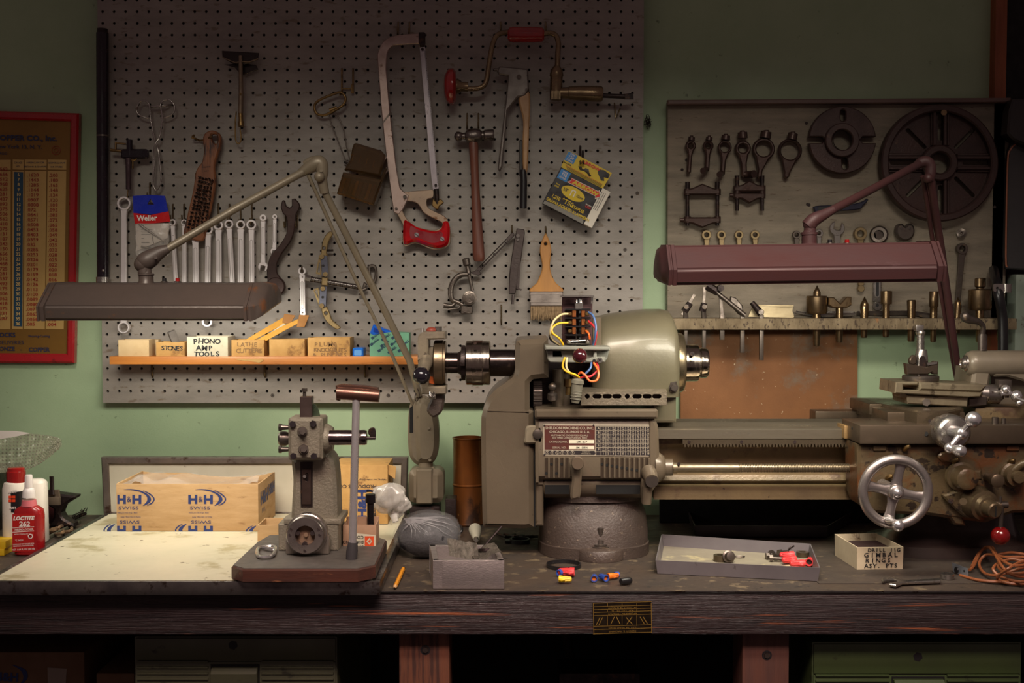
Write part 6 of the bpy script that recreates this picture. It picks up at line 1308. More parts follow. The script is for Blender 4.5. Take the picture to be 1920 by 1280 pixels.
c = Vector((cx, yb_, .9+.042)); m = M(); m.loft(blob(c, .058, .05, .041, wob=.03, seed=4, zmin=.903)); m.build('grit', mat('dark_grey_grit', (54, 50, 54), (28, 27, 30), 110, .8, bump=1, bscale=260), root, 80)
m = M(); m.loft(blob(c+Vector((0, 0, .002)), .063, .054, .045, wob=.05, seed=9, zmin=.9012))
kn = c+Vector((-.046, -.012, .034))
def onb(v):
    d = v-c; k = math.sqrt((d.x/.0645)**2+(d.y/.0555)**2+((d.z)/.0465)**2); return c+d/k
rnw = random.Random(31); wr_m = M()
for i in range(30):
    t0_ = rnw.uniform(-.2, 1.0); az_ = rnw.uniform(-2.6, .1)
    e_ = c+Vector((.06*math.cos(az_), .055*math.sin(az_)-.01, .04*math.sin(t0_)))
    n_ = rnw.randint(5, 9); L_ = rnw.uniform(.45, .95); P_ = [onb(kn+(e_-kn)*(L_*q/n_)+Vector((0, -.02*math.sin(pi*q/n_), .01*math.sin(pi*q/n_)))+Vector([rnw.uniform(-.0014, .0014) for _ in range(3)])) for q in range(n_+1)]
    if min(p.z for p in P_) > .902: wr_m.tube(cr(P_, 3), [.0009*math.sin(pi*min(1, max(.03, k/(3*n_)))) +.0002 for k in range(3*n_+1)], 5)
FILM = mat('cloudy_bag_film', (226, 222, 222), rough=.16, alpha=.09, bump=.9, bscale=70, spec=1, stretch=(1, 1, 3), rvar=.08)
m.build('film', FILM, root, 80)
KN = mat('milky_bunched_film', (214, 208, 200), rough=.25, alpha=.5, bump=.9, bscale=50, spec=.9)
wr_m.build('wrinkles', mat('thin_film_fold', (170, 166, 168), rough=.25, alpha=.38), root, 80)
m = M()
for (px, py, r, e) in ((734, 930, 30, 1), (752, 944, 19, 2), (722, 946, 20, 3), (716, 925, 18, 4), (742, 960, 15, 5)):
    m.loft(blob(W(px, py, yb_-.02+e*.003), r*s*.9, r*s*.6, r*s*.85, 16, 28, wob=.15, seed=e))
m.tp([(738, 965, yb_-.03), (742, 978, yb_-.035)], [8, 6], seg=12); m.build('bunched_top', KN, root, 80)
for px, py in ((722, 1000),): pass
# aluminium box
c0 = B(878, 1105); yq_ = c0.y+.002; w2 = 68*S(yq_); root = thing('aluminium_box', 'milled aluminium block box near the front edge of bench', 'box', (W(877, 0, yq_).x, yq_+.07, .9)); root.rotation_euler = (0, 0, 0)
x0_, x1_ = W(809, 0, yq_).x, W(945, 0, yq_).x; zT = up(yq_, 1050); dd = .125; sh = -.014
ALU = mat('milled_aluminium', (170, 160, 156), (146, 136, 134), 40, .42, .75, bump=.3, bscale=200, stretch=(1, 1, 5))
def wallq(m, a, b, z0, z1, th):
    a, b = Vector(a), Vector(b); d = (b-a).normalized(); n = Vector((-d.y, d.x)); P = [a, b, b+n*th, a+n*th]
    m.prism([(p.x, p.y) for p in P], z1-z0, (), .0005, Vector((0, 0, z1)), Vector((1, 0, 0)), Vector((0, 1, 0)))
m = M(); C = [(x0_, yq_), (x1_, yq_), (x1_+sh, yq_+dd), (x0_+sh, yq_+dd)]
for i in range(4): wallq(m, C[i], C[(i+1) % 4], .9006, zT, .010)
m.prism([(x0_+.003, yq_+.003), (x1_-.003, yq_+.003), (x1_+sh-.003, yq_+dd-.003), (x0_+sh+.003, yq_+dd-.003)], .004, (), 0, Vector((0, 0, .905)), Vector((1, 0, 0)), Vector((0, 1, 0)))
m.box((W(827, 0, yq_).x, yq_-.0012, .901), (x1_, yq_, zT), .0004); m.build('walls', ALU, root)
FOIL = mat('crumpled_grey_tape', (140, 130, 118), (96, 88, 78), 60, .5, .3, bump=1, bscale=90, stretch=(3, 3, .4))
m = M(); V = []; random.seed(5)
for i in range(9):
    V.append([m.v(W(838+i*7+j*1.2, 1009+i*1.2+j*8.4, yq_+.045-.006*j+.004*math.sin(i*1.3))+Vector((0, 0, random.uniform(-.0016, .0016)))) for j in range(5)])
for i in range(8):
    for j in range(4): m.face([V[i][j], V[i][j+1], V[i+1][j+1], V[i+1][j]])
V = []
for i in range(9): V.append([m.v(W(890+i*6.4-j*5, 1047-j*6-(i*1.5 if i > 4 else 0), yq_+.012+.016*j)+Vector((0, 0, random.uniform(-.0015, .0015)))) for j in range(4)])
for i in range(8):
    for j in range(3): m.face([V[i][j], V[i+1][j], V[i+1][j+1], V[i][j+1]])
r_ = bmesh.ops.solidify(m.bm, geom=m.bm.faces[:], thickness=.0012)
single(m, 'grey_tape', FOIL, 'crumpled grey tape piece lying over the milled aluminium box', 'tape', ang=60)
m = M(); m.tube([W(904, 1028, yq_+.06), W(940, 987, yq_+.09)], .0022, 8); m.ring(W(912, 1030, yq_+.05)+Vector((0, 0, -.004)), (0, .3, 1), .014, .011, .005, 24); single(m, 'ring_and_rod', IRON, 'dark ring with thin rod poking out of the aluminium box', 'tool')
m = M(); a, b = B(756, 1066, .9045), B(741, 1099, .9045); d = (b-a).normalized(); m.cyl(a, b, .0036, None, 6); m.mi = 1; m.cyl(b, b+d*.008, .0036, .0012, 8); m.mi = 2; m.cyl(b+d*.008, b+d*.011, .0012, .0003, 6); m.cyl(a-d*.003, a, .0034, .0036, 8)
single(m, 'pencil', [mat('pencil_yellow', (226, 146, 30), rough=.4), mat('pencil_wood', (206, 160, 110), rough=.7), IRON], 'short yellow pencil on the bench left of aluminium box', 'pencil')
root = thing('rusty_tin', 'tall rusty orange brown tin behind the lathe guard', 'tin', (W(876, 0, -.11).x, -.11, .9))
c = Vector((W(877, 0, -.11).x, -.11, .9006)); s = S(-.11); H = up(-.11, 820)-.9; h2 = up(-.11, 908)-.9
m = M(); m.rev(c, c+u3, [(0, 0), (0, 28*s), (.003, 29.5*s), (.005, 28.6*s), (h2-.003, 28.6*s), (h2-.001, 30*s), (h2+.001, 30*s), (h2+.003, 28.6*s), (H-.004, 28.6*s), (H-.002, 30*s), (H, 30*s), (H, 28*s), (H-.01, 27.6*s), (H-.01, 0)], 44, False)
m.build('can', mat('rusty_tin_plate', (158, 92, 40), (96, 62, 38), 8, .38, .6, bump=.2, spots=(60, 40, 30), sscale=14, samt=.6, spots2=(196, 140, 74), s2scale=60, s2amt=.7, stretch=(1, 1, .5)), root)
m = M(); p = W(835, 958, -.2); q = W(855, 935, -.2); m.box((p.x, -.2, .9006), (q.x, -.15, q.z), .002); single(m, 'dark_bracket', IRON, 'dark metal bracket between lamp base and rusty tin', 'bracket')
# clutter between the bag and the lathe foot
m = M(); m.tube(cr([B(850, 992, .905), B(862, 985, .92), B(866, 994, .915), B(856, 1002, .905)], 5, True), .0028, 8, closed=True); single(m, 'black_strap_loop', BLACKP, 'small black strap loop behind right shoulder of the plastic bag', 'strap')
m = M(); p = B(893, 1010, .915); m.tube([p, p+Vector((-.002, .03, .006)), p+Vector((-.004, .055, .008))], [.006, .011, .013], 16); m.mi = 1; m.tube([p+Vector((0, -.008, -.001)), p], [.004, .0055], 12); single(m, 'hose_fitting', [mat('dirty_white_fitting', (176, 170, 152), rough=.45), STEEL], 'dirty white conical hose fitting behind the aluminium box', 'fitting')
m = M(); random.seed(21)
for k in range(4):
    x_ = 930+k*16; m.tube(cr([B(x_, 998+k*3, .904), B(x_+18, 1006, .906), B(x_+36, 1002+k, .904)], 4), .003, 6)
single(m, 'black_hose_pieces', BLACKP, 'loose black rubber strips in the shade under the lathe guard', 'hose')
m = M(); c = B(975, 1017, .901); m.ring(c, (0, 0, 1), .020, .017, .008, 30); m.box(c+Vector((-.03, -.006, 0)), c+Vector((-.018, .006, .006)), .001); single(m, 'black_hose_clamp', BLACKP, 'black ring clamp beside the lathe pedestal', 'clamp')
m = M(); c = B(1057, 1062, .9008); m.ring(c, (0, 0, 1), .0315, .0295, .0065, 44); single(m, 'black_band', BLACKP, 'thin black ring band in front of the lathe pedestal', 'ring')
# ================================================================ the lathe
ENL = mat('olive_taupe_machine_enamel', (100, 88, 73), (87, 76, 62), 7, .34, .15, bump=.12, bscale=180, spots=(92, 78, 64), sscale=14, samt=.62, spots2=(60, 48, 38), s2scale=80, s2amt=.71, coat=.15)
ENG = mat('greener_headstock_enamel', (104, 97, 77), (94, 87, 69), 7, .38, .15, bump=.1, bscale=180, spots=(110, 98, 74), sscale=16, samt=.70, spots2=(56, 48, 36), s2scale=80, s2amt=.77, coat=.2)
ENB = mat('brown_oily_bed_enamel', (118, 100, 72), (92, 76, 54), 8, .4, .15, bump=.3, bscale=150, spots=(82, 62, 48), sscale=12, samt=.62, spots2=(58, 44, 36), s2scale=60, s2amt=.7)
ENA = mat('grimy_apron_enamel', (98, 82, 58), (76, 63, 46), 9, .38, .2, bump=.4, bscale=120, spots=(96, 60, 34), sscale=10, samt=.58, spots2=(46, 36, 28), s2scale=32, s2amt=.62)
WAYS = mat('ground_bed_ways', (158, 148, 130), (122, 112, 96), 12, .34, .8, stretch=(.4, 3, 3), spots=(112, 92, 70), sscale=14, samt=.66)
SADD = mat('dark_ground_saddle', (102, 88, 74), (82, 70, 58), 12, .34, .7, bump=.1)
PED = mat('speckled_brown_pedestal_paint', (74, 61, 54), (60, 49, 43), 10, .5, .1, bump=.5, bscale=220, spots=(120, 104, 88), sscale=120, samt=.68)
SHINY = mat('polished_spindle_steel', (170, 160, 146), (146, 134, 120), 30, .18, 1, stretch=(4, 1, 1))
DSH = mat('dark_oiled_tube', (84, 74, 70), (60, 52, 50), 40, .22, .95, spots=(120, 106, 96), sscale=60, samt=.66)
ALC = mat('cast_aluminium_wheel', (168, 160, 156), (150, 140, 136), 20, .34, .85, bump=.15)
LT = thing('metal_lathe', 'large olive grey engine lathe filling right half of the bench', 'lathe', (.45, -.38, .9))
X = lambda px, y: W(px, 0, y).x
Z = lambda py, y: W(0, py, y).z
def xp(m, sec, pxa, pxb, yref, bev=.001):
    """cross-section [(y,z)] extruded along x between two pixel columns taken at depth yref"""
    xa_, xb_ = X(pxa, yref), X(pxb, yref)
    m.prism(sec, xb_-xa_, (), bev, Vector((xb_, 0, 0)), Vector((0, 1, 0)), Vector((0, 0, 1)))
def part(m, name, mats, parent=LT, ang=38, label=None): return m.build(name, mats, parent, ang, label)
ax = -.36                                      # spindle axis depth
c_ = lambda px, py, y=ax: W(px, py, y)
# --- draw tube assembly left of the guard
s = S(ax); rx = Vector((1, 0, 0)); az = Z(680, ax)
def spin(m, px0, px1, r, r1=None, seg=36): a = Vector((X(px0, ax), ax, az)); m.cyl(a, Vector((X(px1, ax), ax, az)), r*s, (r1 or r)*s, seg)
m = M(); spin(m, 916, 975, 25.5); part(m, 'draw_tube', DSH)
m = M(); a = Vector((X(872, ax), ax, az)); m.rev(a, a+rx, [(0, 0), (0, 38*s), (.002, 41.5*s), (.013, 41.5*s), (.0135, 42.6*s), (.033, 42.6*s), (.0335, 41.5*s), (.046, 41.5*s), (.048, 39*s), (.048, 0)], 48); m.mi = 1; m.cyl(W(891, 643, ax-.0395), W(891, 643, ax-.043), .003)
part(m, 'adjusting_collar', [SHINY, IRON])
m = M(); spin(m, 857, 864.5, 19.5, 24); spin(m, 864, 872, 33); m.box(W(862, 676, ax-.045), W(872, 685, ax-.03), .001); part(m, 'closing_cam', IRON)
m = M(); spin(m, 832, 858, 19.5); part(m, 'inner_sleeve', DSH)
m = M(); a = Vector((X(812, ax), ax, az)); m.rev(a, a+rx, [(0, 0), (0, 39*s), (.002, 42.5*s), (.018, 42.8*s), (.019, 41*s), (.023, 41*s), (.023, 0)], 48); part(m, 'closer_flange', mat('brassy_brown_flange', (124, 106, 84), (98, 82, 66), 30, .34, .85, bump=.15))
m = M(); yb3 = ax-.035
m.pp(cr([(783, 640), (784, 630), (792, 623), (805, 622)], 3)+[(834, 622), (835, 636), (803, 637), (803, 676), (783, 676)], yb3, .07, bev=.003)
m.pp([(790, 725), (836, 724), (836, 739), (790, 739)], yb3-.005, .06, bev=.002); m.pp([(803, 650), (813, 650), (813, 724), (803, 724)], yb3+.02, .03); m.pp([(783, 676), (803, 676), (803, 728), (790, 728)], yb3+.008, .03, bev=.003)
part(m, 'closer_bracket', mat('worn_beige_bracket', (142, 130, 110), (116, 104, 90), 24, .42, .4, bump=.3, spots=(86, 74, 64), sscale=40, samt=.64))
m = M(); m.sph(W(809, 619, ax), .0105, (1, 1, .6)); part(m, 'red_cap', mat('rusty_red_cap', (128, 52, 36), rough=.5))
m = M(); m.cyl(W(822, 622, ax), W(822, 612, ax), .0072, None, 6); m.cyl(W(791, 623, ax), W(791, 615, ax), .004, .003, 10); part(m, 'clamp_nut', STEEL)
m = M(); m.tp([(800, 676, ax-.03), (796, 684, ax-.055), (793, 696, ax-.08)], [13, 12.5, 9.5], seg=24); part(m, 'handle_socket', bpy.data.materials['worn_beige_bracket'])
m = M(); m.sph(W(790, 704, ax-.095), 16.8*S(ax-.095), seg=28); part(m, 'ball_knob', mat('black_bakelite_ball', (24, 20, 26), rough=.12, coat=.6, rvar=.02))
m = M(); m.pp(cr([(814, 738), (832, 738), (832, 758), (828, 772), (820, 780), (810, 782), (800, 770), (806, 752)], 4, True), yb3+.01, .03, bev=.004); part(m, 'lower_casting', PED)
m = M(); m.tube([W(804+i*.5, 741+7*math.sin(i*1.3), yb3-.01-.006*math.cos(i*1.3)) for i in range(26)], .0009, 6); part(m, 'coil_spring', STEEL)
m = M(); m.pp([(806, 706), (812, 706), (814, 716), (816, 720), (805, 718)], yb3+.015, .003); part(m, 'orange_tab', mat('orange_tab_paint', (206, 96, 30), rough=.5))
# --- gear guard
yg = -.455
m = M()
m.pp(cr([(905, 986), (903, 900), (902, 800), (904, 775), (912, 752), (928, 732), (950, 716), (962, 706), (966, 692)], 5)+cr([(966, 650), (969, 640), (978, 637)], 4)+[(1028, 634), (1029, 708), (1000, 711), (993, 718), (993, 768), (1000, 772), (1001, 989), (985, 992), (908, 990)], yg, .19, bev=.009)
part(m, 'gear_guard', ENL)
m = M(); m.pp([(914, 768), (992, 770), (992, 772.5), (914, 770.5)], yg-.002, .004); part(m, 'guard_seam_strip', ENL)
m = M(); m.pp([(1001, 772), (1006, 772), (1006, 988), (1001, 988)], yg+.012, .15); part(m, 'guard_gap', DARK)
m = M(); m.pp([(1004, 905), (1019, 905), (1019, 986), (1004, 986)], yg+.006, .16, bev=.003); m.pp([(1005, 768), (1022, 768), (1022, 912), (1005, 912)], yg+.003, .15, bev=.004); part(m, 'inner_frame', ENL)
m = M(); m.pp(cr([(988, 799), (1012, 799), (1017, 806), (1017, 828), (1010, 831), (985, 831), (984, 820)], 3, True), yg-.010, .012, bev=.003); m.mi = 1; c = W(1008, 813, yg-.010); m.rev(c+Vector((0, -.007, 0)), c, [(0, 0), (0, 5*S(yg)), (.001, 9*S(yg)), (.007, 9.5*S(yg))], 22)
part(m, 'guard_latch', [mat('latch_beige_casting', (142, 130, 110), (120, 110, 92), 20, .4, .3), STEELD])
# --- headstock cover (rounded hood)
def hring(px, top, yf_=-.445, yb_2=-.24, bot=745):
    x_ = X(px, -.36); f = lambda y, py: Vector((x_, y, Z(py, y)))
    t = top-580; R = [f(yf_, bot), f(yf_-.006, 700), f(yf_-.006, 665), f(yf_, 636+t*.5), f(yf_+.014, 612+t*.8), f(yf_+.040, 592+t), f(yf_+.075, 582+t), f(-.34, 578+t), f(yb_2+.06, 582+t), f(yb_2+.02, 600+t), f(yb_2, 640), f(yb_2, bot)]
    return R
m = M(); HS = [(1108, 604, .012), (1116, 596, .004), (1140, 590, 0), (1175, 585, 0), (1215, 581, 0), (1243, 581, 0), (1256, 584, .002), (1263, 591, .006), (1268, 604, .014)]
m.loft([[Vector((p.x, p.y+(d if p.y < -.345 else -d), p.z)) for p in hring(px, t)] for px, t, d in HS]); part(m, 'headstock_cover', ENG, ang=45)
m = M(); m.pp([(1143, 681), (1269, 679), (1269, 684), (1143, 685)], -.440, .012, bev=.0015); part(m, 'cover_ridge', ENG)
m = M(); m.pp([(1110, 686), (1269, 685), (1269, 728), (1110, 728)], -.428, .02, bev=.003); m.pp([(1222, 722), (1268, 722), (1268, 792), (1222, 792)], -.43, .15, bev=.004); part(m, 'headstock_base', ENG)
m = M(); m.pp(cr([(1132, 640), (1143, 660), (1146, 690), (1143, 694), (1112, 694)], 4)+[(1112, 640)], -.437, .004, bev=.001); part(m, 'cover_flap', ENG)
m = M(); a = Vector((X(1266, ax), ax, az)); s = S(ax)
m.rev(a, a+rx, [(0, 0), (0, 56*s), (.006, 57*s), (.016, 55*s), (.019, 52*s), (.02, 0)], 48); part(m, 'spindle_flange', mat('flange_steel_brown', (140, 126, 100), (116, 102, 82), 30, .3, .9))
m = M(); a = Vector((X(1284, ax), ax, az)); m.rev(a, a+rx, [(0, 0), (0, 33*s), (.001, 35*s), (.026, 35*s), (.029, 34*s), (.030, 28*s), (.033, 27*s), (.034, 28.5*s), (.044, 28.5*s), (.048, 26*s), (.048, 17*s), (.03, 17*s)], 44, False); m.mi = 1; m.cyl(W(1298, 663, ax-.034), W(1298, 663, ax-.041), .0042); part(m, 'spindle_nose', [SHINY, IRON])
# --- gear recess and levers behind the guard
m = M(); m.pp([(994, 700), (1070, 640), (1112, 600), (1112, 770), (994, 770)], -.36, .15); part(m, 'gear_recess', IRON)
m = M(); m.cyl(W(1000, 738, -.40), W(1016, 738, -.40), .022, None, 26)
for i in range(26):
    a = 2*pi*i/26; c = W(1008, 738, -.40); v = Vector((0, math.cos(a), math.sin(a))); m.box(c+v*.023-Vector((.008, .0015, .0015)), c+v*.023+Vector((.008, .0015, .0015)))
part(m, 'change_gear', STEELD)
m = M(); m.tp([(1046, 692, -.40), (1046, 768, -.40)], 11, seg=20); m.tp([(1060, 700, -.395), (1060, 768, -.395)], 9, seg=18); part(m, 'bearing_column', ENL)
m = M(); c = W(1036, 725, -.44); m.sph(c, 8*S(-.44)); m.rev(c, c+Vector((0, .01, -.03)), [(0, 3*S(-.4)), (.012, 5*S(-.4)), (.014, 9*S(-.4)), (.024, 10*S(-.4)), (.028, 6*S(-.4))], 22); part(m, 'shift_knob', STEELD)
m = M(); m.rev(W(1065, 710, -.43), W(1065, 722, -.43), [(0, 0), (0, 8*S(-.43)), (.014, 8*S(-.43)), (.015, 5*S(-.43)), (.03, 5*S(-.43))], 20); part(m, 'oil_cup', BRASS)
# --- vented angle plate
m = M(); yv2 = -.468
sl2 = [circ(1101, 743, 4.5, 14), slot(1115, 743, 1124, 743, 4), slot(1134, 743, 1143, 743, 4), slot(1152, 743, 1161, 743, 4), circ(1176, 743, 4.5, 14), slot(1190, 743, 1199, 743, 4), slot(1209, 743, 1218, 743, 4), slot(1227, 743, 1236, 743, 4)]
m.pp([(1090, 735), (1251, 735), (1250, 760), (1089, 760)], yv2, .003, sl2, bev=.0006)
p, q = W(1090, 735, yv2), W(1251, 735, yv2); zt3 = Z(726, -.44); m.loft([[Vector((x_, yv2, p.z)), Vector((x_, -.435, zt3)), Vector((x_, -.435, zt3-.003)), Vector((x_, yv2+.003, p.z-.003))] for x_ in (p.x, q.x)])
part(m, 'slotted_guard_plate', [mat('dusty_slotted_steel', (134, 122, 104), (108, 98, 84), 50, .45, .5, bump=.6, bscale=200)])
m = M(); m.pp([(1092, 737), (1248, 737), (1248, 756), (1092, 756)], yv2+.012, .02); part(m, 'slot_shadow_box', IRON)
m = M(); c = W(1264, 727, -.455); m.cyl(c, c+Vector((0, .03, 0)), .006, None, 6); m.cyl(c+Vector((0, .006, 0)), c+Vector((0, .03, 0)), .0085, None, 18); m.pp([(1255, 715), (1269, 715), (1269, 735), (1255, 735)], -.448, .01, bev=.002); part(m, 'cover_bolt', STEELD)
# --- quick change gearbox
yq2 = -.465; zf = lambda py: Z(py, yq2)
m = M(); xp(m, [(yq2+.13, zf(786)), (yq2+.002, zf(786)), (yq2, zf(790)), (yq2, zf(892)), (yq2+.006, zf(899)), (yq2+.02, zf(903)), (yq2+.13, zf(903))], 1004, 1234, yq2, .003); part(m, 'gearbox', ENL)
m = M(); m.pp(rrect(1003, 767, 1234, 785, 4), yq2-.012, .13, bev=.004); part(m, 'gearbox_lip', ENL)
m = M(); m.prism([(X(1004, -.40), -.455), (X(1228, -.40), -.455), (X(1226, -.40), -.34), (X(1010, -.40), -.34)], .004, (), .0008, Vector((0, 0, Z(768, -.455)+.002)), Vector((1, 0, 0)), Vector((0, 1, 0))); part(m, 'drip_tray', SADD)
m = M(); xp(m, [(yq2+.11, zf(903)), (yq2+.012, zf(903)), (yq2+.010, zf(912)), (yq2+.016, zf(926)), (yq2+.03, zf(938)), (yq2+.11, zf(942))], 1020, 1228, yq2, .003); m.mi = 1
for a, b in ((1022, 1068), (1118, 1200)): m.pp([(a, 909), (b, 909), (b, 926), (a, 926)], yq2+.0085, .003)
part(m, 'gearbox_belly', [ENL, DARK])
m = M(); m.pp([(1004, 780), (1010, 780), (1010, 905), (1004, 905)], yq2-.001, .1, bev=.001); part(m, 'gearbox_end', ENL)
m = M(); m.pp(cr([(1214, 790), (1232, 792), (1236, 830), (1236, 880), (1232, 905), (1226, 918), (1216, 920)], 4, True), yq2-.003, .12, bev=.006); part(m, 'gearbox_end', ENL)
# grooves with tumbler holes
for x0g, n, stp, hl in ((1023, 5, 9.6, ((1, 870), (3, 870), (0, 887), (2, 887))), (1127.5, 10, 9.3, tuple((i, 870+i*1.6) for i in range(9)))):
    for i in range(n):
        m = M(); xg = x0g+i*stp; m.pp([(xg+4.2, 858), (xg+8, 858), (xg+8, 896), (xg+4.2, 896)], yq2-.004, .005, bev=.0008)
        m.mi = 1; m.pp([(xg-1.4, 858), (xg+4.2, 858), (xg+4.2, 896), (xg-1.4, 896)], yq2-.0005, .001)
        m.mi = 2
        for k, py in hl:
            if k == i: m.cyl(W(xg+1.4, py, yq2-.0004), W(xg+1.4, py, yq2-.0009), .0028, None, 14)
        part(m, 'index_groove', [ENL, SADD, DARK])
# levers
m = M(); yl2 = yq2-.035; m.pp(cr([(1074, 872), (1091, 872), (1090, 905), (1088, 930), (1082, 936), (1071, 936), (1070, 920), (1073, 900)], 4, True), yl2+.012, .018, bev=.004); c = W(1083, 868, yl2); m.rev(c+Vector((0, -.006, 0)), c+Vector((0, .03, 0)), [(0, 0), (0, 11*S(yl2)), (.002, 12.2*S(yl2)), (.02, 12*S(yl2)), (.03, 9*S(yl2))], 26); part(m, 'tumbler_lever', ENL)
m = M(); m.tp([(1214, 912, yl2+.012), (1212, 944, yl2+.014)], [10, 9], seg=16); m.pp(rrect(1203, 898, 1222, 946, 4), yl2+.014, .02, bev=.004); m.tp([(1216, 884, yl2+.03), (1220, 893, yl2+.01), (1222, 901, yl2-.004)], [14.5, 14, 13], seg=26); m.mi = 1; m.tp([(1222, 901, yl2-.002), (1222.4, 902, yl2-.007)], [13.2, 12], seg=26); part(m, 'tumbler_lever', [ENL, STEELD])
# name plate
NB = mat('red_brown_plate_enamel', (92, 50, 44), (80, 44, 40), 60, .4, .3); NC = mat('plate_raised_silver', (168, 156, 138), rough=.45, metal=.3); ND = mat('plate_black_enamel', (46, 40, 42), rough=.4, metal=.3); NW = mat('plate_pale_strip', (206, 198, 176), rough=.45)
m = M(); yn = yq2-.0008; m.mi = 1; m.pp([(1018, 795), (1222, 796), (1222, 856), (1019, 854)], yn, .0012, bev=.0003); m.mi = 0; m.pp([(1021, 797.5), (1115.5, 798), (1115.5, 843), (1021, 842.5)], yn-.0003, .0003); m.mi = 2; m.pp([(1117, 798), (1219.5, 798.5), (1219.5, 853.5), (1117, 853)], yn-.0003, .0003); m.pp([(1021, 844.5), (1115, 845), (1115, 852.5), (1021, 852)], yn-.0003, .0003)
m.mi = 1; y4 = yn-.0005
m.ptext('SHELDON MACHINE CO. INC.', 1068, 802.5, y4, 5, -.3, 'CENTER', .03, .95); m.ptext('CHICAGO, ILLINOIS U. S. A.', 1068, 809.5, y4, 4.6, -.3, 'CENTER', .03, .95); m.ptext('AUTOMATIC CROSS FEED EQUALS', 1068, 816, y4, 3, -.3, 'CENTER', .02, 1.05); m.ptext('.033 TIMES LONGITUDINAL FEED', 1068, 820.5, y4, 3, -.3, 'CENTER', .02, 1.05); m.ptext('CATALOG NO.', 1029, 828, y4, 3.6, -.3, 'LEFT', .02); m.ptext('SERIAL NO.', 1036, 839, y4, 3.6, -.3, 'LEFT', .02)
m.mi = 3
for yy in (827.5, 838.5): m.pp([(1067, yy-3.4), (1114, yy-3.2), (1114, yy+3.4), (1067, yy+3.2)], yn-.0004, .0002)
m.mi = 2; m.ptext('UM - 56-P', 1091, 828, yn-.0007, 3.2, 0, 'CENTER', .02); m.ptext('UM - 25376', 1091, 839, yn-.0007, 3.2, 0, 'CENTER', .02)
m.mi = 1
for i in range(12): line(m, 1117.5+i*9.27, 798.5, 1117.5+i*9.27, 853, .8, y4)
for j in range(7): line(m, 1117, 799+j*7.9, 1219.5, 799.4+j*7.9, .8, y4)
rn = random.Random(2)
for i in range(11):
    for j in range(6):
        if i == 0: m.ptext('ABCDEF'[j], 1122.2, 803+j*7.9, y4, 4, 0, 'CENTER', .03); continue
        m.ptext(str(rn.randint(4, 99)), 1122+i*9.27, 801.3+j*7.9, y4, 2.4, 0, 'CENTER', .02); m.ptext(str(rn.randint(10, 224)), 1122+i*9.27, 804.9+j*7.9, y4, 2.4, 0, 'CENTER', .02)
    m.ptext(str(i) if i else '', 1122+i*9.27, 850.2, y4, 3.6, 0, 'CENTER', .03)
for i in range(6): m.torus(W(1026+i*9.5, 848.4, y4), (0, 1, 0), 3.3*S(yn), .0004, 14, 4); m.ptext('ABCDEF'[i], 1026+i*9.5, 848.4, y4, 3, 0, 'CENTER', .03)
m.ptext('SHELDON', 1099, 847, y4, 2.4, 0, 'CENTER', .02); m.ptext('MACHINE CO.', 1099, 850.4, y4, 2, 0, 'CENTER', .02)
for px, py in ((1020.5, 797), (1113, 797), (1219.5, 798.5), (1021, 852), (1115, 849), (1218, 852)): m.mi = 2; m.cyl(W(px, py, yn-.0003), W(px, py, yn-.0018), .0017, .0014, 10)
part(m, 'name_plate', [NB, NC, ND, NW], label='dark red and silver data plate with gear chart')
# gearbox output boss
yls = -.455; zl_ = Z(877, yls)
m = M(); a = Vector((X(1232, yls), yls+.01, zl_)); m.rev(a, a+rx, [(0, 0), (0, 30*S(yls)), (.010, 28*S(yls)), (.018, 22*S(yls)), (.020, 17*S(yls)), (.020, 0)], 30); m.rev(a+rx*.018, a+rx, [(0, 0), (0, 14*S(yls)), (.001, 16*S(yls)), (.016, 16*S(yls)), (.017, 13*S(yls)), (.017, 0)], 26); part(m, 'output_boss', ENL)
# --- lead screw
m = M(); a = Vector((X(1266, yls), yls, zl_)); m.cyl(a, a+rx*.008, 10.5*S(yls), None, 26); m.mi = 1; m.cyl(W(1273, 869, yls-.008), W(1273, 869, yls-.012), .003)
r = 8.6*S(yls); L1 = X(1390, yls)-a.x; L2 = X(1622, yls)-a.x; pr = [(0, 0), (0, r), (L1, r)]; k = 0; t = L1
while t < L2: pr += [(t, r), (t+.0010, r*.99), (t+.0014, r*.80), (t+.0024, r*.80)]; t += .0029
pr += [(L2, 0)]
m.mi = 0; m.rev(a, a+rx, pr, 22); part(m, 'lead_screw', [mat('lead_screw_steel', (136, 122, 100), (112, 100, 82), 30, .4, .8), IRON])
# --- bed
X2 = 2050
def bx_(m, pxa, pxb, y0_, y1_, pa, pb, yref, bev=.001): m.box((X(pxa, yref), y0_, Z(pa, yref)), (X(pxb, yref), y1_, Z(pb, yref)), bev)
m = M(); xp(m, [(-.37, Z(822, -.435)), (-.435, Z(822, -.435)), (-.435, Z(806, -.435)), (-.431, Z(803, -.435)), (-.405, Z(803, -.435)), (-.39, Z(796, -.435)), (-.372, Z(803, -.435))], 1234, X2, -.435, .001); part(m, 'front_way', WAYS)
m = M(); xp(m, [(-.285, Z(822, -.435)), (-.345, Z(822, -.435)), (-.345, Z(806, -.435)), (-.33, Z(803, -.435)), (-.318, Z(797, -.435)), (-.306, Z(803, -.435)), (-.285, Z(803, -.435))], 1264, X2, -.27, .001); part(m, 'rear_way', WAYS)
m = M(); xp(m, [(-.285, Z(822, -.42)), (-.418, Z(822, -.42)), (-.418, Z(832, -.42)), (-.398, Z(840, -.40)), (-.394, Z(884, -.40)), (-.408, Z(890, -.41)), (-.412, Z(900, -.41)), (-.404, Z(907, -.41)), (-.420, Z(912, -.42)), (-.422, Z(936, -.42)), (-.285, Z(936, -.42))], 1228, X2, -.41, .002); part(m, 'bed_casting', ENB)
m = M(); tl = [(1280, 824), (1280, 832)]; x_ = 1282
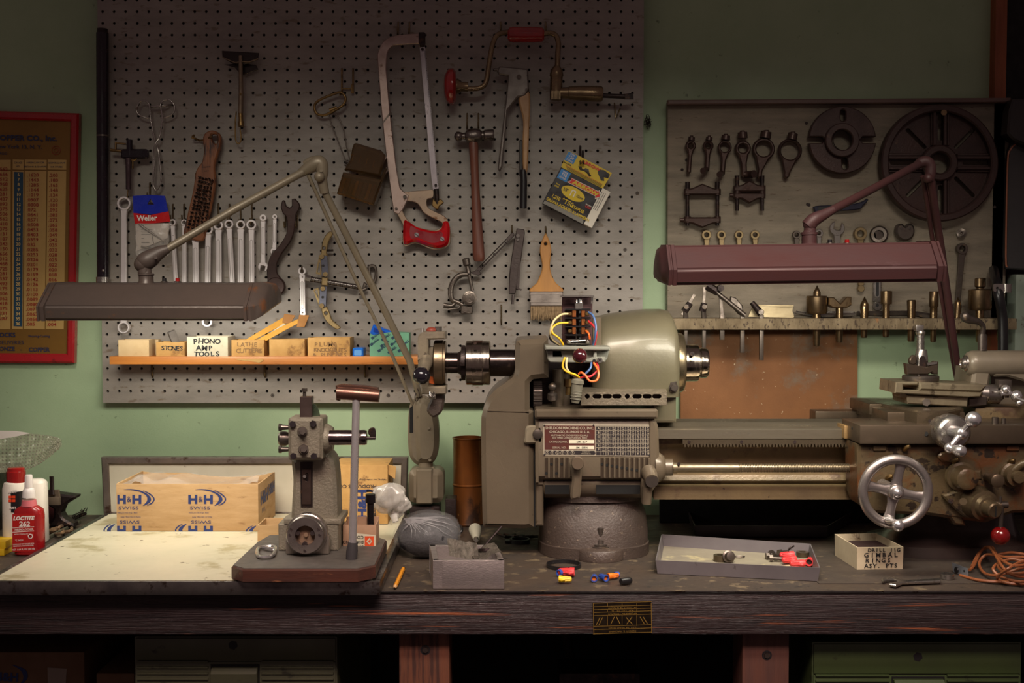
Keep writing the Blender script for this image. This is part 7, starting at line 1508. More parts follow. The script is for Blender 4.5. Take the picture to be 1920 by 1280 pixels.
while x_ < 1618: tl += [(x_, 832), (x_+1.6, 838), (x_+3.6, 838), (x_+5.2, 832)]; x_ += 6.15
tl += [(1620, 832), (1620, 824)]; m.pp(tl, -.438, .016); m.mi = 1
for px in (1292, 1390, 1490): m.cyl(W(px, 828, -.438), W(px, 828, -.4385), .0032, None, 14)
part(m, 'feed_rack', [mat('rack_steel', (126, 112, 92), (100, 88, 72), 40, .35, .85), IRON])
# --- pedestals
def ped(m, xc, levels, yc0, n=36, e=2.6):
    R = []
    for z, hl, hr, hd, yo in levels:
        r = []
        for i in range(n):
            t = 2*pi*i/n; c, s_ = math.cos(t), math.sin(t); hx = hr if c > 0 else hl
            r.append(Vector((xc+hx*abs(c)**(2/e)*(1 if c > 0 else -1), yc0+yo+hd*abs(s_)**(2/e)*(1 if s_ > 0 else -1), z)))
        R.append(r)
    m.loft(R)
m = M(); u = S(-.45); ped(m, X(1122, -.45), [(.9006, 109*u, 107*u, .105, 0), (.921, 109*u, 107*u, .105, 0), (.9225, 107*u, 105*u, .102, 0), (.945, 107*u, 105*u, .098, 0), (.975, 105*u, 101*u, .088, 0), (1.0, 104*u, 92*u, .075, .0), (1.02, 104*u, 86*u, .070, 0), (1.045, 104*u, 88*u, .075, 0), (Z(936, -.4), 104*u, 92*u, .08, 0)], -.36)
c = B(1128, 1056); m.rev((c.x, c.y+.048, .9006), (c.x, c.y+.048, 1), [(0, 0), (0, .047), (.018, .047), (.021, .044), (.023, .03), (.023, 0)], 36); part(m, 'pedestal', PED, ang=50)
m = M(); c2 = Vector((c.x, c.y+.035, .923)); m.rev(c2, c2+Vector((0, 0, 1)), [(0, .018), (.002, .018), (.003, .015), (.006, .015), (.007, .010), (.014, .009), (.016, .006), (.036, .006), (.037, 0)], 20, False); part(m, 'hold_down_bolt', STEELD)
m = M(); ped(m, X(1800, -.42), [(.9016, .14, .16, .10, 0), (.922, .14, .16, .10, 0), (.926, .11, .15, .09, 0), (.95, .085, .14, .075, 0), (1.0, .08, .13, .065, 0), (Z(936, -.4), .09, .14, .07, 0)], -.36); part(m, 'tail_pedestal', mat('dark_pedestal_paint', (66, 54, 50), (54, 44, 42), 10, .35, .1, coat=.3), ang=50)
# --- carriage
ys2 = -.53; xs = X(1622, ys2)
CR = LT
m = M(); m.box((xs, ys2, Z(832, ys2)), (X(2050, ys2), -.41, Z(797, ys2)), .0015); m.box((X(1660, -.40), -.42, Z(832, ys2)), (X(2050, ys2), -.24, Z(800, ys2)), .0015); part(m, 'saddle', SADD)
m = M(); m.mi = 0; m.cyl(W(1728+8, 813, ys2), W(1736, 813, ys2-.0005), .0042, None, 16); m.cyl(Vector((xs-.0005, -.48, Z(805, -.50))), Vector((xs, -.48, Z(805, -.5))), .003); part(m, 'oil_hole', DARK)
m = M(); m.box((xs-.006, -.45, Z(822, -.45)), (xs+.001, -.40, Z(798, -.45)), .001); part(m, 'way_wiper', mat('brass_and_felt', (156, 124, 80), (120, 96, 64), 40, .5, .4))
m = M(); m.pp([(1608, 832), (1990, 832), (1990, 960), (1900, 962), (1850, 980), (1780, 972), (1740, 966), (1640, 962), (1618, 950), (1610, 930)], -.515, .09, bev=.006); part(m, 'apron', ENA)
m = M(); m.pp([(1768, 950), (1800, 950), (1812, 986), (1790, 984)], -.513, .03, bev=.004); part(m, 'apron_boss', ENA)
for pa in (1638, 1888):
    m = M(); m.pp(rrect(pa, 836, pa+24, 845, 2), -.519, .005, bev=.001); part(m, 'apron_tab', ENA)
for py in (849, 898):
    m = M(); m.tp([(1604, py+5, -.44), (1594, py+5, -.44), (1594, py-3, -.44)], 2.8, seg=10); m.tp([(1594, py-4, -.44), (1602, py-5, -.44)], 3.4, seg=10); part(m, 'oil_pipe', BRASS)
for px, py in ((1700, 838), (1668, 893), (1792, 862), (1897, 864)):
    m = M(); m.tp([(px-4, py+4, -.518), (px, py, -.525), (px+6, py-1, -.53)], [5, 4.6, 3.6], seg=10, smooth=3); part(m, 'oil_cup', BRASS)
# rear bracket of the saddle
m = M(); m.box((X(1537, -.25), -.25, Z(795, -.25)), (X(1640, -.25), -.20, Z(771, -.25)), .002); part(m, 'rear_bracket', SADD)
# hand wheel
yw = -.60; cw = W(1679, 922, yw); U = S(yw)
m = M(); m.torus(cw, (0, 1, .0), 61.5*U, 9.4*U, 64, 16); part(m, 'handwheel_rim', ALC)
m = M()
for a in (78, 168, 258, 348):
    t = math.radians(a); d = Vector((math.cos(t), 0, math.sin(t))); n = Vector((-d.z, 0, d.x))
    R = []
    for k, hw in ((10, 13), (22, 9.6), (38, 9.0), (50, 11), (58, 19)):
        cc = cw+d*k*U+Vector((0, .004, 0)); R.append([cc+n*hw*U*math.cos(q)+Vector((0, 1, 0))*.0048*math.sin(q) for q in [2*pi*i/14 for i in range(14)]])
    m.loft(R)
m.rev(cw+Vector((0, -.010, 0)), cw+Vector((0, .05, 0)), [(0, 0), (0, 12*U), (.002, 14*U), (.014, 16*U), (.03, 13*U), (.085, 12*U)], 30); part(m, 'handwheel_spokes', ALC, ang=60)
m = M(); m.sph(cw+Vector((0, -.012, 0)), 9*U, (1, .8, 1)); part(m, 'hub_cap', CHROME)
m = M(); k0 = W(1665, 973, yw-.006); m.rev(k0, k0+Vector((.016, -.055, -.002)), [(0, 9*U), (.008, 9*U), (.014, 5*U), (.03, 5*U)], 20); m.sph(W(1684, 985, yw-.045), 11.5*S(yw-.045)); part(m, 'crank_knob', CHROME)
# cross slide
m = M(); yx = -.50
P = [(X(1730, -.50), -.50), (X(1790, -.50), -.50), (X(1830, -.47), -.44), (X(1830, -.47), -.22), (X(1640, -.30), -.26), (X(1640, -.30), -.34)]
m.prism(P, .028, (), .003, Vector((0, 0, Z(765, -.45))), Vector((1, 0, 0)), Vector((0, 1, 0)))
a = W(1630, 770, -.36); m.box((a.x, -.36, Z(778, -.36)), (X(1735, -.36), -.22, Z(757, -.36)), .003); m.box((X(1672, -.45), -.455, Z(796, -.45)), (X(1820, -.45), -.22, Z(772, -.45)), .003)
part(m, 'cross_slide', mat('oily_cross_slide', (112, 98, 80), (88, 76, 62), 14, .32, .75, bump=.2, spots=(70, 58, 48), sscale=30, samt=.64))
m = M(); m.cyl(W(1744, 789, -.501), W(1744, 789, -.5005), .0035); m.cyl(W(1753, 790, -.507), W(1753, 790, -.498), .003, None, 12); part(m, 'gib_screw', IRON)
yd = -.585; cd_ = W(1791, 812, yd)
m = M(); m.rev(cd_, cd_+Vector((0, 1, 0)), [(0, 0), (0, 26*S(yd)), (.004, 31*S(yd)), (.010, 33.5*S(yd)), (.034, 33.5*S(yd)), (.036, 25*S(yd)), (.07, 25*S(yd))], 44); part(m, 'cross_feed_dial', STEEL)
m = M(); h0, h1, h2, h3 = W(1825, 786, yd-.045), W(1803, 812, yd-.028), W(1780, 840, yd-.04), W(1800, 845, yd-.06)
m.tube([h0, h1], [.0045, .006], 16); m.tube([h1, h2], [.006, .0045], 16); m.cyl(h1, h1+Vector((-.005, .035, 0)), .010, .011, 22); m.sph(h0, 15*S(yd-.045)); m.sph(h1, 12*S(yd)); m.sph(h2, 9.5*S(yd)); m.rev(h2, h3+(h3-h2), [(0, .004), (.006, .0055), (.016, .009), (.022, .0105), (.030, .009), (.034, .004), (.035, 0)], 22); part(m, 'ball_crank', CHROME)
# compound slide
m = M(); yp_ = -.42
m.pp([(1700, 740), (1816, 744), (1814, 763), (1702, 757)], yp_-.01, .09, bev=.002); m.pp([(1680, 716), (1722, 716), (1722, 722), (1694, 722), (1694, 731), (1722, 731), (1724, 717), (1850, 722), (1838, 744), (1815, 745), (1678, 737)], yp_-.02, .10, bev=.002); m.pp([(1724, 716), (1852, 722), (1840, 736), (1724, 732)], yp_-.024, .10, bev=.004); m.pp([(1688, 737), (1700, 739), (1698, 745), (1686, 744)], yp_-.005, .03); part(m, 'compound_slide', mat('worn_beige_slide', (150, 138, 114), (112, 100, 82), 18, .36, .6, bump=.3, spots=(80, 68, 54), sscale=26, samt=.63))
m = M(); m.cyl(W(1737, 754, yp_-.011), W(1737, 754, yp_-.020), .0075, None, 6); part(m, 'slide_lock_bolt', STEELD); m = M(); m.pp([(1816, 746), (1852, 744), (1851, 760), (1816, 763)], yp_+.002, .05, bev=.002); part(m, 'slide_end_bracket', STEELD)
m = M(); m.tp([(1836, 737, yp_+.03), (1848, 738, yp_+.03)], [16, 18], seg=28); m.tp([(1848, 738, yp_+.03), (1872, 739, yp_+.03)], [19, 18.5], seg=32); m.tp([(1872, 739, yp_+.03), (1880, 739, yp_+.03)], [14, 10], seg=24); part(m, 'compound_dial', STEEL)
m = M()
for px, py, r in ((1886, 730, 9), (1906, 742, 11), (1911, 755, 7)): m.sph(W(px, py, yp_), r*S(yp_))
m.tp([(1878, 738, yp_), (1895, 737, yp_), (1912, 748, yp_)], 4.5, seg=10); m.tp([(1905, 745, yp_-.01), (1925, 753, yp_-.03)], [3, 3], seg=10); m.sph(W(1938, 752, yp_-.03), .012); part(m, 'compound_crank', CHROME)
# tool post
m = M(); c = W(1726, 714, -.40); m.rev(c, c+Vector((0, 0, 1)), [(0, 0), (0, .033), (.002, .034), (.009, .034), (.011, .032), (.011, 0)], 36); part(m, 'tool_post_washer', STEELD)
m = M(); R = []
p0 = W(1727, 706, -.40)
for py, r in ((708, 12.5), (690, 12.5), (670, 12), (658, 10), (655, 9)): z_2 = Z(py, -.40); R.append((z_2-p0.z, r*S(-.40)))
m.rev(p0, p0+Vector((0, 0, 1)), [(0, 0), (0, .012)]+[(max(0.0001, a), b) for a, b in R]+[(R[-1][0], 0)], 28)
m.mi = 1; m.pp(cr([(1724, 706), (1724, 674), (1730, 667), (1736, 674), (1736, 706)], 3), -.4138, .001); part(m, 'tool_post', [STEEL, IRON])
m = M(); a, b = W(1726, 657, -.40), W(1726, 626, -.40); n = 13; pr = [(0, 0)]; L = (b-a).length
for i in range(n): t = L*i/n; pr += [(t, .0075), (t+L/n*.5, .0075), (t+L/n*.55, .0062), (t+L/n*.95, .0062)]
m.rev(a, b, pr+[(L, 0)], 20); c = W(1726, 627, -.4); m.rev(c, c+Vector((0, 0, 1)), [(0, 0), (0, .008), (.003, .0095), (.007, .008), (.007, 0)], 22); a = W(1718.5, 621, -.41); b = W(1733, 609, -.41); m.box((a.x, -.408, a.z), (b.x, -.393, b.z), .001); part(m, 'clamp_screw', STEEL)
m = M(); m.pp([(1699, 681), (1738, 688), (1755, 677), (1760, 678), (1759, 702), (1752, 702), (1748, 698), (1740, 702), (1702, 702)], -.418, .02, bev=.002); m.pp(cr([(1706, 674), (1712, 666), (1718, 668), (1718, 682), (1708, 683)], 3, True), -.415, .012, bev=.002); m.mi = 1; m.pp([(1738, 680), (1757, 678), (1757, 682), (1740, 685)], -.42, .004); part(m, 'tool_holder', [mat('dark_tool_holder', (96, 82, 70), (70, 60, 52), 40, .38, .8), STEEL])
# tailstock
yt_ = -.36; zq = Z(681, yt_); s = S(yt_)
m = M(); a = Vector((X(1822, yt_), yt_, zq)); m.rev(a, a+rx, [(0, 0), (0, 17*s), (.003, 21*s), (.010, 24*s), (.016, 24.5*s), (.15, 24.5*s), (.30, 24.5*s), (.30, 0)], 36); m.pp([(1826, 690), (1860, 696), (1856, 725), (1854, 765), (1826, 765), (1822, 720)], yt_-.018, .10, bev=.006); m.pp([(1856, 694), (1990, 694), (1990, 722), (1925, 716), (1890, 706), (1866, 706)], yt_-.016, .08, bev=.004); m.pp([(1858, 706), (1990, 712), (1990, 762), (1856, 762)], yt_+.03, .03); part(m, 'tailstock_body', mat('grey_brown_tailstock_enamel', (126, 114, 98), (108, 98, 84), 8, .38, .15, bump=.2, coat=.15))
m = M(); m.box((X(1822, yt_), -.41, Z(790, -.41)), (X(2040, yt_), -.27, Z(764, -.41)), .004); part(m, 'tailstock_base', ENB)
m = M(); m.mi = 0; a = Vector((X(1812, yt_), yt_, zq)); m.rev(a, a+rx, [(.004, 5*s), (0, 6*s), (0, 9*s), (.002, 11*s), (.006, 11.5*s), (.007, 15*s), (.013, 16*s), (.02, 16*s)], 30, False); m.mi = 1; m.cyl(a+rx*.003, a+rx*.004, 6*s, None, 20); part(m, 'quill', [STEEL, DARK])
m = M(); c = W(1842, 656, yt_); m.cyl(W(1842, 657, yt_), W(1842, 629, yt_), 8.5*s, 8.8*s, 24); m.cyl(W(1842, 629, yt_), W(1842, 626, yt_), 7*s, None, 20); m.tp([(1842, 628, yt_), (1843, 612, yt_-.004), (1834, 603, yt_-.01), (1816, 598, yt_-.018), (1808, 593, yt_-.022), (1803, 591, yt_-.024)], [5, 5, 6, 8.5, 9.5, 5], seg=18, smooth=5); part(m, 'quill_lock_lever', STEELD)
m = M(); a = W(1873, 728, yt_-.05); b = W(1897, 712, yt_-.05); m.box((a.x, yt_-.05, a.z), (b.x, yt_-.03, b.z), .001); m.cyl(W(1885, 728, yt_-.04), W(1885, 745, yt_-.04), .007, None, 14); part(m, 'clamp_nut', STEELD)
m = M(); m.cyl(W(1866, 797, -.5), W(1866, 782, -.5), .006, None, 14); m.cyl(W(1882, 797, -.5), W(1882, 784, -.5), .004, None, 12); part(m, 'carriage_lock_bolt', STEELD)
# apron controls
yap = -.515
m = M(); m.pp(cr([(1760, 856), (1772, 846), (1810, 850), (1836, 868), (1840, 892), (1800, 905), (1790, 870), (1770, 866)], 4, True), yap-.008, .012, bev=.003); part(m, 'control_plate', ENA)
def knob(px, py, prof, name, mats, par=LT):
    c = W(px, py, yap); k = S(yap); m = M(); L = max(p[0] for p in prof); m.rev(c+Vector((0, -L, 0)), c+Vector((0, .01, 0)), [(L-a, r*k) for a, r in prof][::-1]+[(L+.004, prof[0][1]*k)], 32); return part(m, name, mats, par)
knob(1799, 892, [(0, 28), (.012, 28), (.014, 23), (.026, 22), (.04, 20), (.042, 17), (.043, 10), (.043, 0)], 'feed_clutch_knob', ENA)
m = M(); m.pp([(1812, 883), (1840, 882), (1842, 900), (1812, 901)], yap-.03, .016, bev=.003); part(m, 'clutch_arm', ENA)
knob(1852, 894, [(0, 9), (.03, 9), (.031, 12.5), (.046, 12.5), (.048, 9), (.048, 0)], 'arm_knob', mat('dull_brown_knob', (104, 88, 70), (84, 70, 56), 40, .35, .6))
knob(1896, 889, [(0, 24), (.01, 24), (.012, 20), (.026, 19), (.027, 12), (.036, 11), (.037, 0)], 'half_nut_hub', ENA)
m = M(); m.tp([(1898, 884, yap-.02), (1915, 871, yap-.028), (1940, 862, yap-.035)], [8, 8, 8], seg=16); part(m, 'half_nut_lever', ENA)
m = M(); m.pp(cr([(1770, 932), (1778, 926), (1812, 915), (1840, 915), (1858, 940), (1850, 962), (1820, 972), (1800, 962)], 3, True), yap-.012, .014, bev=.003); m.mi = 1; m.cyl(W(1783, 939, yap-.012), W(1783, 939, yap-.014), .0045, None, 16); part(m, 'selector_flange', [ENA, IRON])
m = M(); c = W(1826, 938, yap); d = Vector((.18, -1, -.10)).normalized(); k = S(yap); m.rev(c, c+d, [(0, 32*k), (.012, 32*k), (.022, 30*k), (.036, 28*k), (.038, 22*k), (.046, 19*k), (.047, 15*k), (.068, 14.5*k), (.070, 12*k), (.070, 0)], 36); m.cyl(W(1806, 940, yap-.045), W(1806, 940, yap-.055), .0065, None, 18); part(m, 'feed_selector_knob', mat('grimy_machined_knob', (120, 104, 80), (90, 76, 58), 30, .34, .7, bump=.2))
e = c+d*.0702; m = M(); m.box(e+Vector((-.001, -.001, -.009)), e+Vector((.001, .0003, .009))); part(m, 'screw_slot', DARK)
m = M(); yk = yap-.05; m.tp([(1858, 946, yk), (1889, 946, yk)], 6.5, seg=16); m.tp([(1876, 930, yk-.003), (1876, 952, yk-.003)], [2.2, 3], seg=10); m.tp([(1877, 950, yk-.004), (1876, 992, yk-.004)], [5, 4.4], seg=16); part(m, 'engage_lever', STEELD)
m = M(); m.sph(W(1876, 1004, yk-.004), 17.5*S(yk), seg=28); part(m, 'red_ball_knob', mat('deep_red_ball', (112, 12, 14), rough=.18, coat=.5, rvar=.03), label='glossy red ball on the lever')
# --- reversing switch on the headstock, cover off
SW = thing('drum_switch', 'opened drum switch with coloured wires mounted on lathe headstock', 'switch', W(1083, 690, -.48))
ysw = -.50
m = M(); m.pp([(1054, 556), (1111, 557), (1110, 646), (1054, 646)], ysw+.045, .006, bev=.001); part(m, 'backing_plate', mat('maroon_fibre_board', (70, 36, 36), (58, 30, 32), 30, .5), SW)
m = M(); m.pp([(1052, 554), (1114, 554), (1114, 557), (1052, 557)], ysw+.02, .035, bev=.0006); m.pp([(1108, 557), (1112, 557), (1112, 569), (1108, 569)], ysw+.03, .004); part(m, 'frame_plate', STEEL, SW)
m = M(); m.pp([(1111, 595), (1127, 595), (1127, 648), (1111, 648)], ysw+.05, .004, bev=.001); part(m, 'side_plate', ENL, SW)
m = M(); m.tp([(1085, 560, ysw+.03), (1085, 648, ysw+.03)], 4.5, seg=14); m.mi = 1; m.pp(rrect(1078, 568, 1093, 580, 1), ysw+.02, .02, bev=.001)
for yy in (561, 564.5, 567.5): m.tp([(1080, yy, ysw+.028), (1091, yy, ysw+.028)], 1.6, seg=8)
m.tp([(1080, 638, ysw+.02), (1080, 608, ysw+.026)], 1, seg=6); m.mi = 0; part(m, 'drum_shaft', [BLACKP, STEEL], SW)
for i, yy in enumerate((580, 596.5, 612.5, 628)):
    m = M(); m.pp([(1060, yy-1.3), (1108, yy-1.8), (1108, yy+1), (1060, yy+1.2)], ysw+.008, .034, bev=.0006); part(m, 'separator_disc', BLACKP, SW)
COP = mat('copper_contact', (206, 130, 78), (184, 110, 62), 60, .3, .9)
for i, yy in enumerate((588, 604, 620)):
    for s_ in (-1, 1):
        m = M(); cx2 = 1085+s_*8.5; m.pp(rrect(cx2-3.4, yy-6, cx2+3.4, yy+6, 1), ysw+.006, .010, bev=.0008)
        m.mi = 1; m.pp(rrect(cx2+s_*4.2-1, yy-3, cx2+s_*11, yy+4, .5) if s_ > 0 else rrect(cx2-11, yy-3, cx2-3.2, yy+4, .5), ysw+.014, .008, bev=.0006); m.cyl(W(cx2+s_*8, yy, ysw+.012), W(cx2+s_*8, yy, ysw+.004), .003, None, 10)
        part(m, 'contact', [COP, BRASS], SW)
m = M(); m.pp([(1063, 636), (1106, 636), (1106, 646), (1063, 646)], ysw+.012, .03, [[(1070, 639), (1098, 639), (1098, 643), (1070, 643)]], bev=.001); m.tp([(1068, 640, ysw+.005), (1098, 638, ysw+.005)], 1.2, seg=8); m.sph(W(1067, 640, ysw+.004), .0045); m.sph(W(1102, 640, ysw+.004), .0045); part(m, 'detent_spring', STEEL, SW)
CASTG = mat('grey_cast_bracket', (144, 144, 134), (130, 130, 120), 20, .42, .3)
m = M(); m.pp([(1022, 648), (1144, 650), (1144, 657), (1022, 656)], ysw-.012, .09, bev=.002); m.pp([(1024, 656), (1142, 657), (1139, 672), (1134, 678), (1127, 681), (1032, 679), (1027, 674)], ysw+.006, .006, [[(1038, 658), (1050, 658), (1052, 667), (1038, 667)]], bev=.0015); m.pp([(1114, 657), (1119, 657), (1119, 669), (1135, 669), (1135, 679), (1098, 679), (1098, 674), (1112, 669)], ysw-.004, .01, bev=.0015)
part(m, 'mounting_bracket', CASTG, SW)
m = M(); m.cyl(W(1124.5, 675, ysw-.004), W(1124.5, 675, ysw-.008), .0052, .005, 18); m.mi = 1; m.cyl(W(1114, 676, ysw-.0041), W(1114, 676, ysw-.0046), .003, None, 14); line(m, 1121, 672, 1128, 678, 1.2, ysw-.0085); line(m, 1128, 672, 1121, 678, 1.2, ysw-.0085); part(m, 'cross_head_screw', [STEEL, DARK], SW)
m = M(); m.sph(W(1087, 667, ysw-.03), 14.2*S(ysw-.03), seg=28); part(m, 'ball_knob', mat('dark_maroon_ball', (58, 16, 22), rough=.12, coat=.6, rvar=.02), SW)
WC = {k: mat(k+'_wire_insulation', c, rough=.35, rvar=.04) for k, c in dict(cream=(206, 188, 140), yellow=(222, 176, 30), blue=(74, 104, 152), red=(196, 44, 50), orange=(226, 104, 44), black=(30, 26, 26)).items()}
yw2 = ysw-.004
for k, pts in (('cream', [(1065, 588, yw2+.01), (1052, 590, yw2), (1038, 602, yw2-.01), (1032, 622, yw2-.01), (1036, 636, yw2), (1050, 646, yw2+.01)]),
               ('yellow', [(1065, 605, yw2+.01), (1048, 606, yw2), (1036, 614, yw2-.008), (1036, 624, yw2-.01), (1048, 634, yw2-.004), (1056, 646, yw2+.008)]),
               ('black', [(1040, 626, yw2), (1031, 628, yw2+.004), (1034, 638, yw2+.004), (1048, 646, yw2+.012)]),
               ('blue', [(1103, 585, yw2+.01), (1112, 592, yw2), (1117, 610, yw2-.008), (1116, 628, yw2-.008), (1112, 646, yw2+.008)]),
               ('red', [(1103, 602, yw2+.01), (1112, 610, yw2), (1118, 624, yw2-.004), (1115, 646, yw2+.010)]),
               ('orange', [(1099, 620, yw2+.01), (1104, 626, yw2), (1106, 636, yw2)]),
               ('yellow', [(1059, 670, yw2+.004), (1055, 686, yw2-.006), (1062, 696, yw2-.012), (1078, 702, yw2-.012), (1086, 707, yw2-.008)]),
               ('cream', [(1063, 670, yw2+.006), (1062, 688, yw2), (1070, 700, yw2-.006), (1082, 708, yw2-.006), (1088, 716, yw2-.004)]),
               ('blue', [(1109, 678, yw2+.004), (1107, 690, yw2-.004), (1098, 700, yw2-.006), (1090, 710, yw2-.004)]),
               ('red', [(1118, 678, yw2+.006), (1121, 692, yw2-.004), (1108, 705, yw2-.01), (1094, 706, yw2-.008), (1087, 710, yw2-.004)]),
               ('orange', [(1113, 680, yw2), (1122, 696, yw2-.012), (1119, 712, yw2-.018), (1106, 714, yw2-.02), (1098, 704, yw2-.016), (1090, 698, yw2-.012), (1085, 701, yw2-.008)])):
    m = M(); m.tp(pts, 2.1, seg=10, smooth=7); part(m, 'wire', WC[k], SW, label=k+' insulated wire')
m = M(); m.rev(W(1084, 708, ysw-.004), W(1078, 757, ysw-.002), [(0, 8*S(ysw)), (.004, 12*S(ysw)), (.010, 12.5*S(ysw)), (.011, 10.5*S(ysw)), (.018, 10.5*S(ysw)), (.040, 9*S(ysw)), (.046, 7*S(ysw)), (.046, 0)], 24, False)
for i in range(5): m.torus(W(1082-i*.7, 728+i*5, ysw-.003), (-.12, 0, -1), 9.8*S(ysw), .0007, 22, 6)
part(m, 'cable_connector', mat('grey_flexible_connector', (120, 116, 100), (100, 96, 84), 30, .5), SW)

m = M(); p = W(1236, 984, -.09); q = W(1700, 935, -.09); m.box((p.x, -.10, .9006), (q.x, -.085, q.z+.05), .002); single(m, 'black_splash_board', mat('black_board', (16, 13, 13), rough=.8), 'black board added to keep the space behind lathe bed dark', 'board')  # added dark sheet so the space under the bed reads black
# ================================================================ tray and its contents
def qbox(name, label, top, z0_, z1_, th, mats, cat, taper=.96, extra=None, floor=True, kids=None):
    C = [B(px, py, z1_) for px, py in top]; ctr = sum(C, Vector())/4; root = thing(name, label, cat, (ctr.x, ctr.y, z0_))
    def at(k, z): return [Vector((ctr.x+(p.x-ctr.x)*k, ctr.y+(p.y-ctr.y)*k, z)) for p in C]
    def ins(P, d): 
        l = inset([(p.x, p.y) for p in P], d if area2([(p.x, p.y) for p in P]) > 0 else -d); return [Vector((a[0], a[1], P[0].z)) for a in l]
    m = M(); ob_, ot = at(taper, z0_), at(1, z1_); it = ins(ot, th); ib = [Vector((p.x, p.y, z0_+th)) for p in ins(ob_, th)]
    rings = [[m.v(p) for p in r] for r in (ob_, ot, it, ib)]
    for A, Bq2 in zip(rings, rings[1:]):
        for i in range(4): m.face([A[i], A[(i+1) % 4], Bq2[(i+1) % 4], Bq2[i]])
    m.face(rings[0][::-1]); m.mi = 1; m.face(rings[3])
    bmesh.ops.recalc_face_normals(m.bm, faces=m.bm.faces[:])
    if extra: extra(m)
    m.build('tray' if 'tray' in name else 'carton', mats, root, 30); return root, C
TRG = mat('grey_enamel_tray', (112, 106, 108), (100, 94, 96), 12, .42, .1, spots=(80, 72, 68), sscale=40, samt=.68)
TRF = mat('scuffed_tray_floor', (150, 142, 122), (128, 120, 106), 8, .5, spots=(186, 174, 134), sscale=14, samt=.62)
root, C = qbox('parts_tray', 'shallow grey metal tray of fasteners in front of the lathe', [(1229, 1050), (1538, 1064), (1520, 1019), (1240, 1001)], .9008, .925, .0018, [TRG, TRF], 'tray', .975)
m = M(); pts = [(1300, 985), (1556, 986), (1545, 962), (1330, 962)]; root, C2 = qbox('chip_tray', 'dark chip tray in the shade beneath the lathe bed', [(1302, 985), (1552, 986), (1600, 958), (1290, 958)], .9022, .925, .002, [mat('dark_tray_paint', (54, 46, 46), (44, 38, 38), 10, .45), IRON], 'tray', .98)
zt5 = .9032
def screwb(px, py, label, a=0, L=.02, g=None, matl=STEELD):
    c = B(px, py, zt5+.006); m = M(); d = Vector((math.cos(a), math.sin(a), 0)); m.cyl(c, c+d*.006, .0065, None, 6); m.cyl(c+d*.006, c+d*L, .0034, None, 12); return single(m, 'screw', matl, label, 'screw', g)
m = M(); c = B(1350, 1051, zt5); m.ring(c, (0, 0, 1), .0122, .006, .011, 24); single(m, 'round_nut', mat('brown_nut_steel', (92, 80, 62), rough=.4, metal=.7), 'dark round nut at middle of the grey tray', 'nut')
m = M(); c = B(1367, 1043, zt5+.011); d = Vector((.1, -1, .25)).normalized(); m.rev(c+d*-.003, c+d, [(0, 0), (0, .0115), (.002, .0115), (.003, .0085), (.006, .0075), (.013, .0070), (.014, 0)], 24); single(m, 'bolt_with_washer', STEELD, 'bolt with round washer just right of the dark nut in tray', 'bolt')
m = M(); c = B(1386, 1044, zt5+.001); m.tube([c+Vector((.010*math.cos(t), .005*math.sin(t), .001)) for t in [2*pi*i/20 for i in range(20)]], .0011, 6, closed=True); single(m, 'wire_ring', STEELD, 'small wire ring beside the bolt with washer', 'ring')
G1 = 'dark screws piled in the grey tray'
for i, (px, py, a, L) in enumerate(((1436, 1042, .1, .02), (1443, 1046, -.2, .024), (1452, 1044, .9, .02), (1460, 1036, .5, .022))):
    screwb(px, py, 'dark screw in the small pile left of the red wire connectors', a, L, G1)
m = M(); c = B(1447, 1041, zt5+.006); m.ring(c, (.5, -.8, .4), .010, .004, .002, 20); single(m, 'washer', STEELD, 'dark washer leaning in the screw pile in tray', 'washer')
m = M(); c = B(1478, 1029, zt5+.01); m.tube(cr([c, c+Vector((.01, 0, .006)), c+Vector((.018, .004, -.002)), c+Vector((.028, 0, .006))], 5), .0016, 6); single(m, 'bent_wire', IRON, 'curl of dark wire behind the red wire connectors', 'wire')
m = M(); c = B(1505, 1043, zt5); m.ring(c, (0, 0, 1), .0120, .006, .009, 24); single(m, 'round_nut', bpy.data.materials['brown_nut_steel'], 'dark round nut in right corner of the grey tray', 'nut')
# wire connectors
def wnut(c, d, matl, mat2, label, sz=1.0, wings=False, group=None):
    c = Vector(c); d = Vector(d).normalized(); m = M(); k = sz
    m.rev(c, c+d, [(.004*k, 0), (.004*k, .0042*k), (0, .0048*k), (0, .0062*k), (.006*k, .0062*k), (.008*k, .0055*k), (.018*k, .0042*k), (.022*k, .0040*k), (.023*k, .003*k), (.023*k, 0)], 18, False)
    for i in range(9):
        a = d.orthogonal().normalized(); b = d.cross(a); v = a*math.cos(2*pi*i/9)+b*math.sin(2*pi*i/9); m.tube([c+d*.009*k+v*.0052*k, c+d*.021*k+v*.0042*k], .0007*k, 5)
    if wings:
        a = d.cross(Vector((0, 0, 1))).normalized()
        for s_ in (-1, 1): m.tube([c+d*.002*k+a*s_*.006*k, c+d*.006*k+a*s_*.009*k, c+d*.011*k+a*s_*.005*k], [.0022*k, .0026*k, .0014*k], 8)
    m.mi = 1; m.cyl(c+d*.0039*k, c+d*.0041*k, .0044*k, None, 14)
    return single(m, 'wire_connector', [matl, mat2], label, 'wire connector', group, 50)
RW = mat('red_connector_plastic', (214, 58, 60), rough=.45); YW = mat('yellow_connector_plastic', (236, 196, 30), rough=.4); OW = mat('orange_connector_plastic', (232, 118, 28), rough=.45); BW = mat('blue_connector_plastic', (44, 76, 158), rough=.4)
